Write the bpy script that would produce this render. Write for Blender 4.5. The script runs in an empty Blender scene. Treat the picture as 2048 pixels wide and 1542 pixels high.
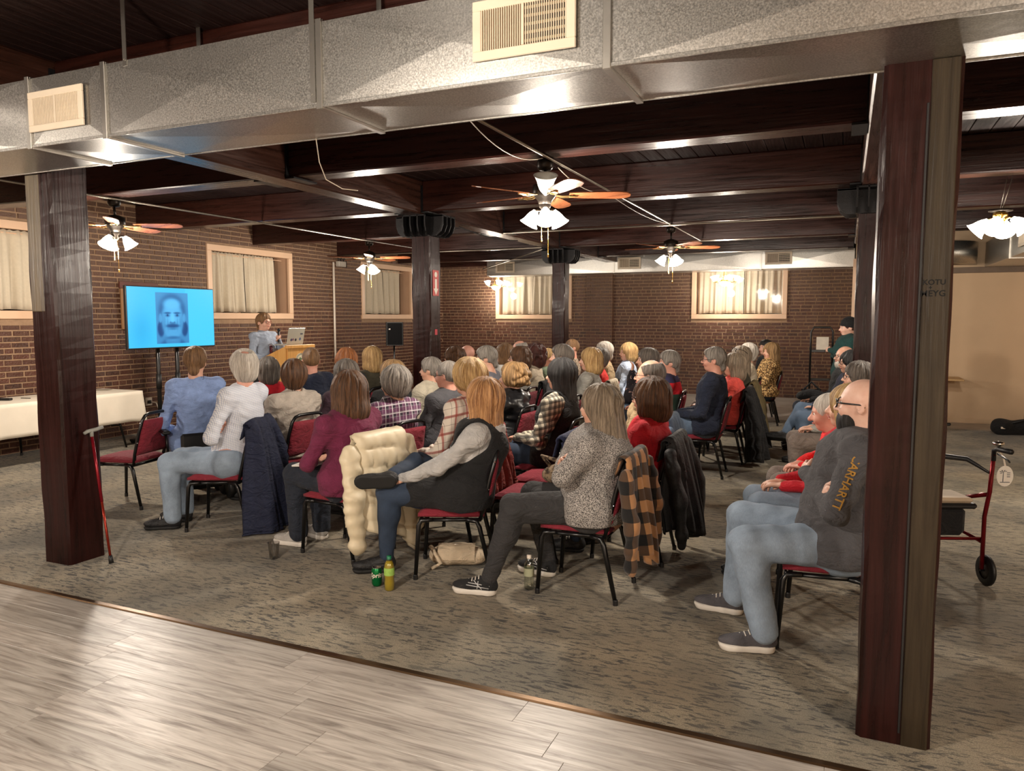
import bpy, bmesh, math, random, zlib
import numpy as np
from mathutils import Vector, Matrix, Euler
rnd = random.Random(7)
PI = math.pi
scene = bpy.context.scene
COL = scene.collection

# ------------------------------------------------------------------ camera, world, exposure
cam_data = bpy.data.cameras.new('camera')
cam = bpy.data.objects.new('camera', cam_data)
COL.objects.link(cam)
F_PX, CAM_H = 1500.0, 1.70
PITCH = math.atan(133 / F_PX); YAW = math.radians(23.9)
cam_data.sensor_fit = 'HORIZONTAL'; cam_data.sensor_width = 36.0
cam_data.lens = F_PX / 2048 * 36.0
cam_data.clip_start = 0.05; cam_data.clip_end = 100
cam.location = (0, 0, CAM_H)
cam.rotation_euler = (PI / 2 - PITCH, 0, YAW)
scene.camera = cam
world = bpy.data.worlds.new('world'); scene.world = world
world.use_nodes = True
world.node_tree.nodes['Background'].inputs[0].default_value = (0.03, 0.035, 0.05, 1)
world.node_tree.nodes['Background'].inputs[1].default_value = 0.3
vs = scene.view_settings
vs.view_transform = 'Standard'; vs.look = 'None'; vs.gamma = 1.0; vs.use_curve_mapping = False
vs.exposure = 1.17
LAMP_COL = (1.0, 0.885, 0.76)
FAN_W = 90.0          # watts of one fan light kit
CHAND_W = 26.0        # watts of one small chandelier

# ------------------------------------------------------------------ helpers
def lin(c):
    """sRGB 0-255 triple -> linear rgba"""
    o = []
    for v in c[:3]:
        v = v / 255.0
        o.append(v / 12.92 if v <= 0.04045 else ((v + 0.055) / 1.055) ** 2.4)
    return (o[0], o[1], o[2], 1.0)

class NT:
    """tiny node-tree builder"""
    def __init__(s, name):
        s.m = bpy.data.materials.new(name); s.m.use_nodes = True
        s.t = s.m.node_tree; s.n = s.t.nodes; s.l = s.t.links
        s.b = s.n['Principled BSDF']; s.out = s.n['Material Output']
    def node(s, kind, **kw):
        n = s.n.new(kind)
        for k, v in kw.items():
            if k.startswith('i_'):
                n.inputs[k[2:].replace('_', ' ')].default_value = v
            else:
                setattr(n, k, v)
        return n
    def link(s, a, b): s.l.new(a, b)
    def coord(s, which='Object', scale=(1, 1, 1), rot=(0, 0, 0)):
        tc = s.node('ShaderNodeTexCoord'); mp = s.node('ShaderNodeMapping')
        mp.inputs['Scale'].default_value = scale; mp.inputs['Rotation'].default_value = rot
        s.link(tc.outputs[which], mp.inputs['Vector']); return mp.outputs[0]
    def noise(s, vec, scale, detail=3, rough=0.55, dist=0.0):
        n = s.node('ShaderNodeTexNoise'); n.inputs['Scale'].default_value = scale
        n.inputs['Detail'].default_value = detail; n.inputs['Roughness'].default_value = rough
        n.inputs['Distortion'].default_value = dist
        s.link(vec, n.inputs['Vector']); return n.outputs['Fac']
    def ramp(s, fac, stops, interp='LINEAR'):
        r = s.node('ShaderNodeValToRGB'); r.color_ramp.interpolation = interp
        el = r.color_ramp.elements
        while len(el) < len(stops): el.new(0.5)
        for e, (p, c) in zip(el, stops):
            e.position = p; e.color = c if len(c) == 4 else (*c, 1)
        s.link(fac, r.inputs[0]); return r.outputs[0]
    def mix(s, fac, a, b, blend='MIX'):
        m = s.node('ShaderNodeMix', data_type='RGBA', blend_type=blend)
        for sock, v in ((m.inputs[0], fac), (m.inputs[6], a), (m.inputs[7], b)):
            if hasattr(v, 'is_output') or isinstance(v, bpy.types.NodeSocket): s.link(v, sock)
            else: sock.default_value = v
        return m.outputs[2]
    def math(s, op, a, b=0.0, clamp=False):
        m = s.node('ShaderNodeMath', operation=op); m.use_clamp = clamp
        for sock, v in ((m.inputs[0], a), (m.inputs[1], b)):
            if isinstance(v, bpy.types.NodeSocket): s.link(v, sock)
            else: sock.default_value = v
        return m.outputs[0]
    def bump(s, h, strength=0.3, dist=0.01):
        b = s.node('ShaderNodeBump'); b.inputs['Strength'].default_value = strength
        b.inputs['Distance'].default_value = dist
        s.link(h, b.inputs['Height']); s.link(b.outputs[0], s.b.inputs['Normal'])
    def set(s, color=None, rough=None, metal=None, **kw):
        for k, v in (('Base Color', color), ('Roughness', rough), ('Metallic', metal)):
            if v is None: continue
            if isinstance(v, bpy.types.NodeSocket): s.link(v, s.b.inputs[k])
            else: s.b.inputs[k].default_value = v
        for k, v in kw.items():
            s.b.inputs[k.replace('_', ' ')].default_value = v
        return s.m

def dark(c, f): return (c[0] * f, c[1] * f, c[2] * f, 1)
MATS = {}
def plain(name, rgb, rough=0.5, metal=0.0, var=0.12, scale=9.0, bump=0.0, bscale=60.0, stretch=(1, 1, 1), **kw):
    """a colour with soft variation and optional fine relief"""
    key = (name,)
    if key in MATS: return MATS[key]
    t = NT(name); c = lin(rgb); v = t.coord('Object', stretch)
    f = t.noise(v, scale, 4)
    col = t.ramp(f, [(0.25, dark(c, 1 - var)), (0.75, dark(c, 1 + var))])
    if bump: t.bump(t.noise(v, bscale, 3), bump, 0.004)
    m = t.set(col, rough, metal, **kw)
    MATS[key] = m; return m
def fabric(name, rgb, rough=0.9, var=0.16, bump=0.35, bscale=220.0, sheen=0.03):
    """woven cloth: fine weave plus soft creases"""
    key = ('fabric_' + name,)
    if key in MATS: return MATS[key]
    t = NT('fabric_' + name); c = lin(rgb); v = t.coord('Object')
    col = t.ramp(t.noise(v, 14, 4), [(0.25, dark(c, 1 - var)), (0.75, dark(c, 1 + var))])
    crease = t.noise(t.coord('Object', (1.0, 1.0, 1.7), (0.3, 0.5, 0.2)), 7.5, 4, 0.55, 1.6)
    h = t.math('ADD', t.math('MULTIPLY', crease, 1.0), t.math('MULTIPLY', t.noise(v, bscale, 2), 0.06 * bump / 0.35))
    t.bump(h, 0.55, 0.05)
    m = t.set(col, rough, 0, Sheen_Weight=sheen); MATS[key] = m; return m

# ---- mesh helpers
def mk(name, verts, faces, mat=None, parent=None, smooth=False, edges=()):
    me = bpy.data.meshes.new(name)
    me.from_pydata([tuple(map(float, v)) for v in verts], list(edges), [tuple(int(i) for i in f) for f in faces])
    if mat: me.materials.append(mat)
    if smooth: me.polygons.foreach_set('use_smooth', [True] * len(me.polygons))
    me.update()
    return link(name, me, parent)
def link(name, me, parent=None):
    o = bpy.data.objects.new(name, me); COL.objects.link(o)
    if parent: o.parent = parent
    return o
def empty(name, loc=(0, 0, 0), rz=0.0, parent=None):
    o = bpy.data.objects.new(name, None); COL.objects.link(o)
    o.empty_display_size = 0.1; o.location = loc; o.rotation_euler = (0, 0, rz)
    if parent: o.parent = parent
    return o
def tag(o, label=None, cat=None, group=None, kind=None):
    if label: o['label'] = label
    if cat: o['category'] = cat
    if group: o['group'] = group
    if kind: o['kind'] = kind
    return o

class MB:
    """collects simple shapes into ONE mesh"""
    def __init__(s): s.v = []; s.f = []
    def add(s, vs, fs):
        n = len(s.v); s.v += [tuple(v) for v in vs]; s.f += [tuple(i + n for i in f) for f in fs]; return s
    def box(s, lo, hi, bev=0.0, M=None):
        x0, y0, z0 = lo; x1, y1, z1 = hi
        if bev <= 0:
            vs = [(x0, y0, z0), (x1, y0, z0), (x1, y1, z0), (x0, y1, z0), (x0, y0, z1), (x1, y0, z1), (x1, y1, z1), (x0, y1, z1)]
            fs = [(0, 3, 2, 1), (4, 5, 6, 7), (0, 1, 5, 4), (1, 2, 6, 5), (2, 3, 7, 6), (3, 0, 4, 7)]
        else:
            b = min(bev, (x1 - x0) / 2.01, (y1 - y0) / 2.01, (z1 - z0) / 2.01)
            vs = []; idx = {}
            for a in range(3):
                for k in range(8):
                    sx, sy, sz = k & 1, k >> 1 & 1, k >> 2 & 1
                    p = [x1 if sx else x0, y1 if sy else y0, z1 if sz else z0]
                    for ax in range(3):
                        if ax != a: p[ax] += -b if (sx, sy, sz)[ax] else b
                    idx[(a, k)] = len(vs); vs.append(tuple(p))
            fs = []
            quad = {0: [(0, 2, 6, 4), (1, 5, 7, 3)], 1: [(0, 4, 5, 1), (2, 3, 7, 6)], 2: [(0, 1, 3, 2), (4, 6, 7, 5)]}
            for a in range(3):
                for q in quad[a]: fs.append(tuple(idx[(a, k)] for k in q))
            for k in range(8):
                for ax in range(3):
                    if not (k >> ax & 1):
                        k2 = k | (1 << ax); a, c = [q for q in range(3) if q != ax]
                        fs.append((idx[(a, k)], idx[(a, k2)], idx[(c, k2)], idx[(c, k)]))
                fs.append((idx[(0, k)], idx[(1, k)], idx[(2, k)]))
        if M is not None: vs = [tuple(M @ Vector(v)) for v in vs]
        return s.add(vs, fs)
    def tube(s, pts, r, n=8, cap=True, closed=False):
        """round tube along points; r one radius or a list"""
        P = [Vector(p) for p in pts]; rr = r if isinstance(r, (list, tuple)) else [r] * len(P)
        vs = []; fs = []; up = None
        for i, p in enumerate(P):
            a = P[i - 1] if (i > 0 or closed) else P[i]; b = P[(i + 1) % len(P)] if (i < len(P) - 1 or closed) else P[i]
            d = (b - a).normalized() if (b - a).length > 1e-9 else Vector((0, 0, 1))
            if up is None:
                up = d.orthogonal().normalized()
            up = (up - d * up.dot(d)); up = up.normalized() if up.length > 1e-6 else d.orthogonal().normalized()
            w = d.cross(up)
            for k in range(n):
                t = 2 * PI * k / n
                vs.append(tuple(p + (up * math.cos(t) + w * math.sin(t)) * rr[i]))
        m = len(P)
        for i in range(m if closed else m - 1):
            for k in range(n):
                a = i * n + k; b = i * n + (k + 1) % n; c = ((i + 1) % m) * n + (k + 1) % n; d = ((i + 1) % m) * n + k
                fs.append((a, b, c, d))
        if cap and not closed:
            fs.append(tuple(reversed(range(n)))); fs.append(tuple(range((m - 1) * n, m * n)))
        return s.add(vs, fs)
    def lathe(s, prof, n=16, M=None, cap=False, a0=0.0, a1=2 * PI):
        """profile [(r,z)] turned about z"""
        full = abs(a1 - a0 - 2 * PI) < 1e-6
        vs = []; fs = []; m = n if full else n + 1
        for r, z in prof:
            for k in range(m):
                t = a0 + (a1 - a0) * k / n; vs.append((r * math.cos(t), r * math.sin(t), z))
        for i in range(len(prof) - 1):
            for k in range(n):
                k2 = (k + 1) % m
                fs.append((i * m + k, i * m + k2, (i + 1) * m + k2, (i + 1) * m + k))
        if cap:
            fs.append(tuple(reversed(range(m)))); fs.append(tuple(range((len(prof) - 1) * m, len(prof) * m)))
        if M is not None: vs = [tuple(M @ Vector(v)) for v in vs]
        return s.add(vs, fs)
    def prism(s, poly, z0, z1, M=None):
        n = len(poly)
        vs = [(x, y, z0) for x, y in poly] + [(x, y, z1) for x, y in poly]
        fs = [tuple(reversed(range(n))), tuple(range(n, 2 * n))] + [(k, (k + 1) % n, n + (k + 1) % n, n + k) for k in range(n)]
        if M is not None: vs = [tuple(M @ Vector(v)) for v in vs]
        return s.add(vs, fs)
    def grid(s, fn, nu, nv, closed_u=False):
        """surface fn(u,v) with u,v in 0..1"""
        vs = [fn(i / nu, j / nv) for j in range(nv + 1) for i in range(nu + 1)]
        fs = [(j * (nu + 1) + i, j * (nu + 1) + i + 1, (j + 1) * (nu + 1) + i + 1, (j + 1) * (nu + 1) + i) for j in range(nv) for i in range(nu)]
        return s.add(vs, fs)
    def ball(s, c, r, n=8, m=6, sc=(1, 1, 1)):
        vs = []; fs = []
        for j in range(m + 1):
            th = PI * j / m
            for k in range(n):
                t = 2 * PI * k / n
                vs.append((c[0] + r * sc[0] * math.sin(th) * math.cos(t), c[1] + r * sc[1] * math.sin(th) * math.sin(t), c[2] + r * sc[2] * math.cos(th)))
        for j in range(m):
            for k in range(n):
                fs.append((j * n + k, (j + 1) * n + k, (j + 1) * n + (k + 1) % n, j * n + (k + 1) % n))
        return s.add(vs, fs)
    def build(s, name, mat=None, parent=None, smooth=False):
        return mk(name, s.v, s.f, mat, parent, smooth)
def solid(o, th, offset=0.0, sub=0):
    """give a sheet real thickness (and optional subdivision) and bake it into the mesh"""
    m = o.modifiers.new('th', 'SOLIDIFY'); m.thickness = th; m.offset = offset
    if sub:
        q = o.modifiers.new('sub', 'SUBSURF'); q.levels = sub; q.render_levels = sub
    return bake(o)
def bake(o):
    dg = bpy.context.evaluated_depsgraph_get(); dg.update()
    me = bpy.data.meshes.new_from_object(o.evaluated_get(dg))
    o.modifiers.clear(); old = o.data; o.data = me; me.name = old.name
    bpy.data.meshes.remove(old)
    return o
def smooth_by_angle(o, deg=40):
    me = o.data; me.polygons.foreach_set('use_smooth', [True] * len(me.polygons))
    bm = bmesh.new(); bm.from_mesh(me); lim = math.radians(deg)
    for e in bm.edges:
        if len(e.link_faces) == 2 and e.calc_face_angle(0) > lim: e.smooth = False
    bm.to_mesh(me); bm.free()
    return o
def copy_tree(o, parent=None):
    c = o.copy(); COL.objects.link(c); c.parent = parent
    for ch in list(o.children): copy_tree(ch, c)
    return c
# camera rays (only used to read positions off; every thing gets its own distance)
_fw = Vector((-math.sin(YAW) * math.cos(PITCH), math.cos(YAW) * math.cos(PITCH), -math.sin(PITCH)))
_rt = Vector((math.cos(YAW), math.sin(YAW), 0)); _up = _rt.cross(_fw)
def at_depth(x, y, D): return Vector((0, 0, CAM_H)) + (_fw + _rt * ((x - 1024) / F_PX) - _up * ((y - 771) / F_PX)) * D
def on_z(x, y, z):
    d = _fw + _rt * ((x - 1024) / F_PX) - _up * ((y - 771) / F_PX)
    return Vector((0, 0, CAM_H)) + d * ((z - CAM_H) / d.z)
cy = scene.cycles
cy.max_bounces = 5; cy.diffuse_bounces = 3; cy.glossy_bounces = 2; cy.transmission_bounces = 4; cy.transparent_max_bounces = 8
cy.caustics_reflective = False; cy.caustics_refractive = False; cy.sample_clamp_indirect = 6.0
# ------------------------------------------------------------------ room materials
def brick_mat(name, attr):
    t = NT(name)
    v = t.coord('Object'); geo = t.node('ShaderNodeNewGeometry')
    if attr:
        a = t.node('ShaderNodeAttribute', attribute_name='tone'); r = a.outputs['Fac']
    else:
        r = t.node('ShaderNodeObjectInfo').outputs['Random']
    base = t.ramp(r, [(0.0, lin((58, 33, 25))), (0.3, lin((82, 45, 32))), (0.55, lin((92, 52, 37))), (0.8, lin((74, 43, 33))), (1.0, lin((102, 64, 48)))])
    f = t.noise(geo.outputs['Position'], 26, 5, 0.65)
    base = t.mix(t.ramp(f, [(0.4, (0, 0, 0)), (0.7, (1, 1, 1))]), base, lin((88, 56, 40)))
    # old mortar smeared over the upper courses
    g = t.noise(geo.outputs['Position'], 1.3, 4, 0.6)
    sep = t.node('ShaderNodeSeparateXYZ'); t.link(geo.outputs['Position'], sep.inputs[0])
    zz = t.math('MULTIPLY', t.math('SUBTRACT', sep.outputs[2], 1.35), 0.35)
    h = t.math('ADD', g, zz)
    base = t.mix(t.ramp(h, [(0.55, (0, 0, 0)), (0.9, (0.6, 0.6, 0.6))]), base, lin((104, 80, 62)))
    t.bump(t.noise(geo.outputs['Position'], 42, 4, 0.6), 0.7, 0.02)
    return t.set(base, t.ramp(f, [(0.3, (0.26,) * 3), (0.7, (0.55,) * 3)]), 0)
M_BRICK = brick_mat('brick_fired', False)
M_BRICKS = brick_mat('brick_fired_bulk', True)
M_MORTAR = plain('mortar', (152, 124, 98), 0.9, 0, 0.18, 14, 0.5, 80)
def wood_mat(name, c1, c2, rough=0.3, axis=2, scale=3.0, bump=0.25, coat=0.0, spec=0.5):
    t = NT(name)
    st = [9.0, 9.0, 9.0]; st[axis] = 0.45
    v = t.coord('Object', tuple(st))
    f = t.noise(v, scale, 5, 0.6, 0.6)
    col = t.ramp(f, [(0.28, lin(c1)), (0.72, lin(c2))])
    g = t.noise(t.coord('Object'), 2.3, 4, 0.6)
    col = t.mix(t.ramp(g, [(0.55, (0, 0, 0)), (0.75, (0.55,) * 3)]), col, dark(lin(c1), 0.5))
    st2 = [60.0, 60.0, 60.0]; st2[axis] = 2.5
    t.bump(t.noise(t.coord('Object', tuple(st2)), 1.0, 3), bump, 0.006)
    return t.set(col, t.ramp(f, [(0.3, (rough * 0.75,) * 3), (0.7, (rough * 1.3,) * 3)]), 0, Coat_Weight=coat, Coat_Roughness=0.15, Specular_IOR_Level=spec)
M_BEAM_X = wood_mat('stained_joist', (25, 10, 7), (56, 24, 16), 0.3, 0)
M_BEAM_Y = wood_mat('stained_girder', (32, 17, 12), (66, 37, 26), 0.3, 1)
M_DECK = wood_mat('stained_deck', (24, 11, 9), (42, 20, 15), 0.5, 1)
M_POST = wood_mat('varnished_post', (20, 8, 7), (46, 17, 14), 0.3, 2, 3.0, 0.35, 0.05, 0.22)
M_POST_OLDL = wood_mat('worn_post_pale', (70, 60, 44), (112, 98, 72), 0.42, 2, 3.5, 0.5, 0.1)
M_POST_OLD = wood_mat('worn_post', (34, 27, 19), (58, 48, 33), 0.42, 2, 3.5, 0.5, 0.0, 0.25)
M_IRON = plain('cast_iron', (30, 29, 30), 0.42, 0.6, 0.2, 20, 0.3, 90)
M_TRIM = plain('painted_trim', (222, 186, 154), 0.42, 0, 0.04, 3)
M_REVEAL = plain('window_reveal', (196, 158, 128), 0.55, 0, 0.05, 3)
M_BEIGE = plain('painted_plaster', (205, 176, 142), 0.62, 0, 0.04, 2.5, 0.1, 40)
M_BLACK = plain('black_enamel', (16, 16, 17), 0.3, 0.1, 0.1)
M_BLACKP = plain('black_plastic', (18, 18, 19), 0.5, 0, 0.1)
M_WHITE = plain('white_paint', (228, 216, 200), 0.4, 0, 0.03)
M_GLASSDARK = plain('night_pane', (26, 26, 28), 0.08, 0, 0.1)
def galvanized():
    t = NT('galvanized_steel')
    v = t.coord('Object')
    sp = t.noise(v, 130, 3, 0.7)
    big = t.noise(v, 1.7, 4, 0.6)
    col = t.ramp(sp, [(0.35, lin((168, 166, 160))), (0.65, lin((222, 219, 212)))])
    col = t.mix(t.ramp(big, [(0.35, (0, 0, 0)), (0.8, (0.5,) * 3)]), col, lin((178, 177, 173)))
    rough = t.math('ADD', t.math('MULTIPLY', sp, 0.16), 0.25)
    t.bump(big, 0.1, 0.02)
    return t.set(col, rough, 0.92)
M_GALV = galvanized()
M_STRAP = plain('strap_steel', (188, 184, 176), 0.35, 1.0, 0.08)

def carpet_mat():
    t = NT('patterned_carpet')
    v = t.coord('Object')
    fine = t.noise(v, 170, 2, 0.6)
    col = t.ramp(fine, [(0.3, lin((116, 106, 88))), (0.7, lin((168, 156, 132)))])
    big = t.noise(v, 1.15, 3, 0.55)
    col = t.mix(t.ramp(big, [(0.40, (0, 0, 0)), (0.62, (0.7,) * 3)]), col, lin((84, 82, 74)))
    big2 = t.noise(t.coord('Object', (1, 1, 1), (0, 0, 0.7)), 0.8, 2, 0.5)
    col = t.mix(t.ramp(big2, [(0.52, (0, 0, 0)), (0.74, (0.4,) * 3)]), col, lin((146, 120, 84)))
    # dark broken dashes running with the room's width
    d = t.noise(t.coord('Object', (11, 44, 1)), 1.0, 4, 0.72, 0.7)
    dm = t.ramp(d, [(0.515, (0, 0, 0)), (0.575, (0.92,) * 3)])
    m2 = t.ramp(t.noise(v, 1.9, 2), [(0.3, (0.45,) * 3), (0.6, (1, 1, 1))])
    col = t.mix(t.mix(1.0, dm, m2, 'MULTIPLY'), col, lin((44, 42, 39)))
    t.bump(fine, 0.5, 0.006)
    return t.set(col, 0.95, 0, Sheen_Weight=0.1)
M_CARPET = carpet_mat()
def laminate_mat(name, attr):
    t = NT(name)
    geo = t.node('ShaderNodeNewGeometry')
    if attr: r = t.node('ShaderNodeAttribute', attribute_name='tone').outputs['Fac']
    else: r = t.node('ShaderNodeObjectInfo').outputs['Random']
    comb = t.node('ShaderNodeCombineXYZ'); t.link(t.math('MULTIPLY', r, 37.0), comb.inputs[2])
    add = t.node('ShaderNodeVectorMath', operation='ADD'); t.link(geo.outputs['Position'], add.inputs[0]); t.link(comb.outputs[0], add.inputs[1])
    mp = t.node('ShaderNodeMapping'); mp.inputs['Scale'].default_value = (1.9, 22, 1); t.link(add.outputs[0], mp.inputs[0])
    g = t.noise(mp.outputs[0], 1.0, 5, 0.6, 1.3)
    col = t.ramp(g, [(0.3, lin((122, 114, 107))), (0.5, lin((170, 163, 155))), (0.72, lin((196, 190, 182)))])
    tone = t.ramp(r, [(0, (0.84, 0.84, 0.83)), (0.5, (0.94, 0.93, 0.92)), (1, (1.04, 1.03, 1.02))])
    col = t.mix(1.0, col, tone, 'MULTIPLY')
    mp2 = t.node('ShaderNodeMapping'); mp2.inputs['Scale'].default_value = (5, 150, 1); t.link(add.outputs[0], mp2.inputs[0])
    f = t.noise(mp2.outputs[0], 1.0, 2)
    col = t.mix(t.ramp(f, [(0.56, (0, 0, 0)), (0.7, (0.4,) * 3)]), col, lin((110, 98, 86)))
    t.bump(f, 0.08, 0.002)
    return t.set(col, t.ramp(g, [(0.3, (0.44,) * 3), (0.7, (0.34,) * 3)]), 0)
M_LAM = laminate_mat('laminate_plank', False)
M_LAMS = laminate_mat('laminate_bulk', True)

# ------------------------------------------------------------------ floor
WALL_A, WALL_B, BACK, RIGHT, DECK = -9.6, 17.2, -5.6, 4.5, 3.36
EDGE = 2.985
floor = MB().box((WALL_A - 0.4, BACK, -0.12), (RIGHT, WALL_B + 0.4, -0.012)).build('floor', M_MORTAR)
tag(floor, 'room floor slab under carpet and planks', None, None, 'structure')
carpet = mk('floor_carpet', [(WALL_A, EDGE, 0), (RIGHT, EDGE, 0), (RIGHT, 13.35, 0), (WALL_A, 13.35, 0),
                             (WALL_A, EDGE, -0.012), (RIGHT, EDGE, -0.012), (RIGHT, 13.35, -0.012), (WALL_A, 13.35, -0.012)],
            [(0, 1, 2, 3), (4, 7, 6, 5), (0, 4, 5, 1), (1, 5, 6, 2), (2, 6, 7, 3), (3, 7, 4, 0)], M_CARPET)
tag(carpet, 'grey-brown patterned carpet with dark broken dashes', None, None, 'structure')
strip = MB().box((WALL_A, EDGE - 0.02, -0.012), (RIGHT, EDGE + 0.022, 0.007), 0.006).build('trim_1', plain('edge_strip', (96, 74, 52), 0.28, 0.8, 0.15))
tag(strip, 'metal edge strip between carpet and laminate', None, None, 'structure')
lam = empty('floor_laminate'); tag(lam, 'grey wood-look laminate floor of long planks', None, None, 'structure')
PW, PL = 0.192, 1.22
plank_me = {}
def plank(x0, x1, y0, y1):
    key = round(x1 - x0, 3)
    if key not in plank_me:
        b = MB().box((0, 0.0006, -0.012), (key - 0.001, y1 - y0 - 0.0006, 0), 0.0012)
        me = bpy.data.meshes.new('plank'); me.from_pydata(b.v, [], b.f); me.materials.append(M_LAM); plank_me[key] = me
    o = link('plank', plank_me[key], lam); o.location = (x0, y0, 0)
def planks(xa, xb, ya, yb, single):
    """rows of planks; single(x0,x1,y0) says whether it is its own object"""
    bulk = MB(); tones = []
    n = int(round((yb - ya) / PW)); w = (yb - ya) / n
    for i in range(n):
        y0 = ya + i * w; x = xa - rnd.random() * PL
        while x < xb:
            a, b = max(x, xa), min(x + PL, xb)
            if b - a > 0.02:
                if single(a, b, y0): plank(a, b, y0, y0 + w)
                else:
                    bulk.box((a, y0 + 0.0006, -0.012), (b - 0.001, y0 + w - 0.0006, 0)); tones.append(rnd.random())
            x += PL
    return bulk, tones
def bulk_build(bulk, tones, name, mat, parent, per):
    o = bulk.build(name, mat, parent)
    a = o.data.attributes.new('tone', 'FLOAT', 'FACE')
    a.data.foreach_set('value', np.repeat(np.array(tones, np.float32), per))
    return o
bk, tn = planks(WALL_A, RIGHT, BACK, EDGE - 0.012, lambda a, b, y: y > 0.9 and -7.2 < a and b < 2.4)
tag(bulk_build(bk, tn, 'plank_field', M_LAMS, lam, 6), None, None, None, 'stuff')
bk, tn = planks(WALL_A, RIGHT, 13.35, WALL_B, lambda a, b, y: -2.2 < a and b < 0.3 and y < 16)
tag(bulk_build(bk, tn, 'plank_field', M_LAMS, lam, 6), None, None, None, 'stuff')

# ------------------------------------------------------------------ brick walls
CH_, BL, HB, JT = 0.074, 0.213, 0.103, 0.013
win_a = [(4.99, 7.06), (9.31, 11.38), (13.61, 15.70)]
win_b = [(-8.06, -6.04), (-3.19, -1.16)]
WZ0, WZ1 = 1.70, 2.93
def brick_wall(name, label, u0, u1, holes, place, pick, extra=None):
    """u runs along the wall; place(u,z,depth)->xyz ; pick(u,z)->priority (None = bulk)"""
    root = empty(name); tag(root, label, None, None, 'structure')
    # mortar sheet with openings
    us = sorted({u0, u1, *[h[0] for h in holes], *[h[1] for h in holes]}); zs = [0, WZ0, WZ1, DECK]
    m = MB()
    for a, b in zip(us, us[1:]):
        for c, d in zip(zs, zs[1:]):
            mid = (a + b) / 2
            if c == WZ0 and any(h[0] < mid < h[1] for h in holes): continue
            m.add([place(a, c, 0), place(b, c, 0), place(b, d, 0), place(a, d, 0)], [(0, 1, 2, 3)])
    m.build('mortar', M_MORTAR, root)
    items = []
    nc = int(DECK / CH_)
    for k in range(nc):
        z = k * CH_ + JT / 2; header = (k % 7 == 3)
        L = HB if header else BL
        u = u0 + (0.0 if k % 2 else -(BL + JT) / 2) + rnd.uniform(-0.03, 0.03)
        while u < u1:
            l = L * rnd.uniform(0.94, 1.05)
            segs = [(max(u, u0 + 0.004), min(u + l, u1 - 0.004))]
            for h in holes:
                if z + CH_ > WZ0 and z < WZ1:
                    ns = []
                    for a, b in segs:
                        if b <= h[0] or a >= h[1]: ns.append((a, b))
                        else:
                            if a < h[0] - 0.03: ns.append((a, h[0] - 0.004))
                            if b > h[1] + 0.03: ns.append((h[1] + 0.004, b))
                    segs = ns
            for a, b in segs:
                if b - a > 0.03: items.append((a, b, z, z + CH_ - JT))
            u += l + JT
    items.sort(key=lambda q: pick((q[0] + q[1]) / 2, q[2]))
    bulk = MB(); tones = []; cache = {}
    for n, (a, b, z0, z1) in enumerate(items):
        d = rnd.uniform(0.005, 0.012); c = 0.004
        if n < 300:
            key = round((b - a) / 0.012)
            if key not in cache:
                l = key * 0.012; h = CH_ - JT
                P = lambda u, z, dd: Vector(place(u, z, dd)) - Vector(place(0, 0, 0))
                vs = [P(-l / 2, 0, -0.01), P(l / 2, 0, -0.01), P(l / 2, h, -0.01), P(-l / 2, h, -0.01),
                      P(-l / 2 + c, c, 0.009), P(l / 2 - c, c, 0.009), P(l / 2 - c, h - c, 0.009), P(-l / 2 + c, h - c, 0.009)]
                me = bpy.data.meshes.new('brick'); me.from_pydata(vs, [], [(4, 5, 6, 7), (0, 1, 5, 4), (1, 2, 6, 5), (2, 3, 7, 6), (3, 0, 4, 7)])
                me.materials.append(M_BRICK); cache[key] = me
            o = link('brick', cache[key], root); o.location = place((a + b) / 2, z0, d - 0.009)
        else:
            bulk.add([place(a, z0, -0.005), place(b, z0, -0.005), place(b, z1, -0.005), place(a, z1, -0.005),
                      place(a + c, z0 + c, d), place(b - c, z0 + c, d), place(b - c, z1 - c, d), place(a + c, z1 - c, d)],
                     [(4, 5, 6, 7), (0, 1, 5, 4), (1, 2, 6, 5), (2, 3, 7, 6), (3, 0, 4, 7)]); tones.append(rnd.random())
    o = bulk_build(bulk, tones, 'brick_field', M_BRICKS, root, 5); tag(o, None, None, None, 'stuff')
    return root
brick_wall('wall_left', 'long brown brick wall behind the screen and lectern', 4.4, WALL_B, win_a,
           lambda u, z, d: (WALL_A + d, u, z),
           lambda u, z: (0 if (u > 5.9 and z > 0.95 and not (6.8 < u < 7.3)) else 50) + u)
brick_wall('wall_far', 'brown brick wall at the far end behind the audience', WALL_A, 0.13, win_b,
           lambda u, z, d: (u, WALL_B - d, z),
           lambda u, z: (0 if z > 0.35 and z < 2.72 else 50) + (0.0 - u))
# brick pier standing proud of the far wall
pier = empty('wall_pier'); tag(pier, 'shallow brick pier on the far wall', None, None, 'structure')
MB().box((-5.62, WALL_B - 0.17, 0), (-5.0, WALL_B, 2.74)).build('mortar', M_MORTAR, pier)
bk = MB(); tn = []
for k in range(37):
    z = k * CH_ + JT / 2; u = -5.615 - (0.11 if k % 2 else 0)
    while u < -5.01:
        a, b = max(u, -5.615), min(u + BL, -5.005); u += BL + JT
        if b - a < 0.03: continue
        o = MB().box((a, WALL_B - 0.18 - rnd.random() * 0.006, z), (b, WALL_B - 0.165, z + CH_ - JT), 0.003).build('brick', M_BRICK, pier)
    for a, b in ((WALL_B - 0.165, WALL_B - 0.012),):
        MB().box((-5.003, a, z), (-4.992, b, z + CH_ - JT), 0.002).build('brick', M_BRICK, pier)
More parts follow.
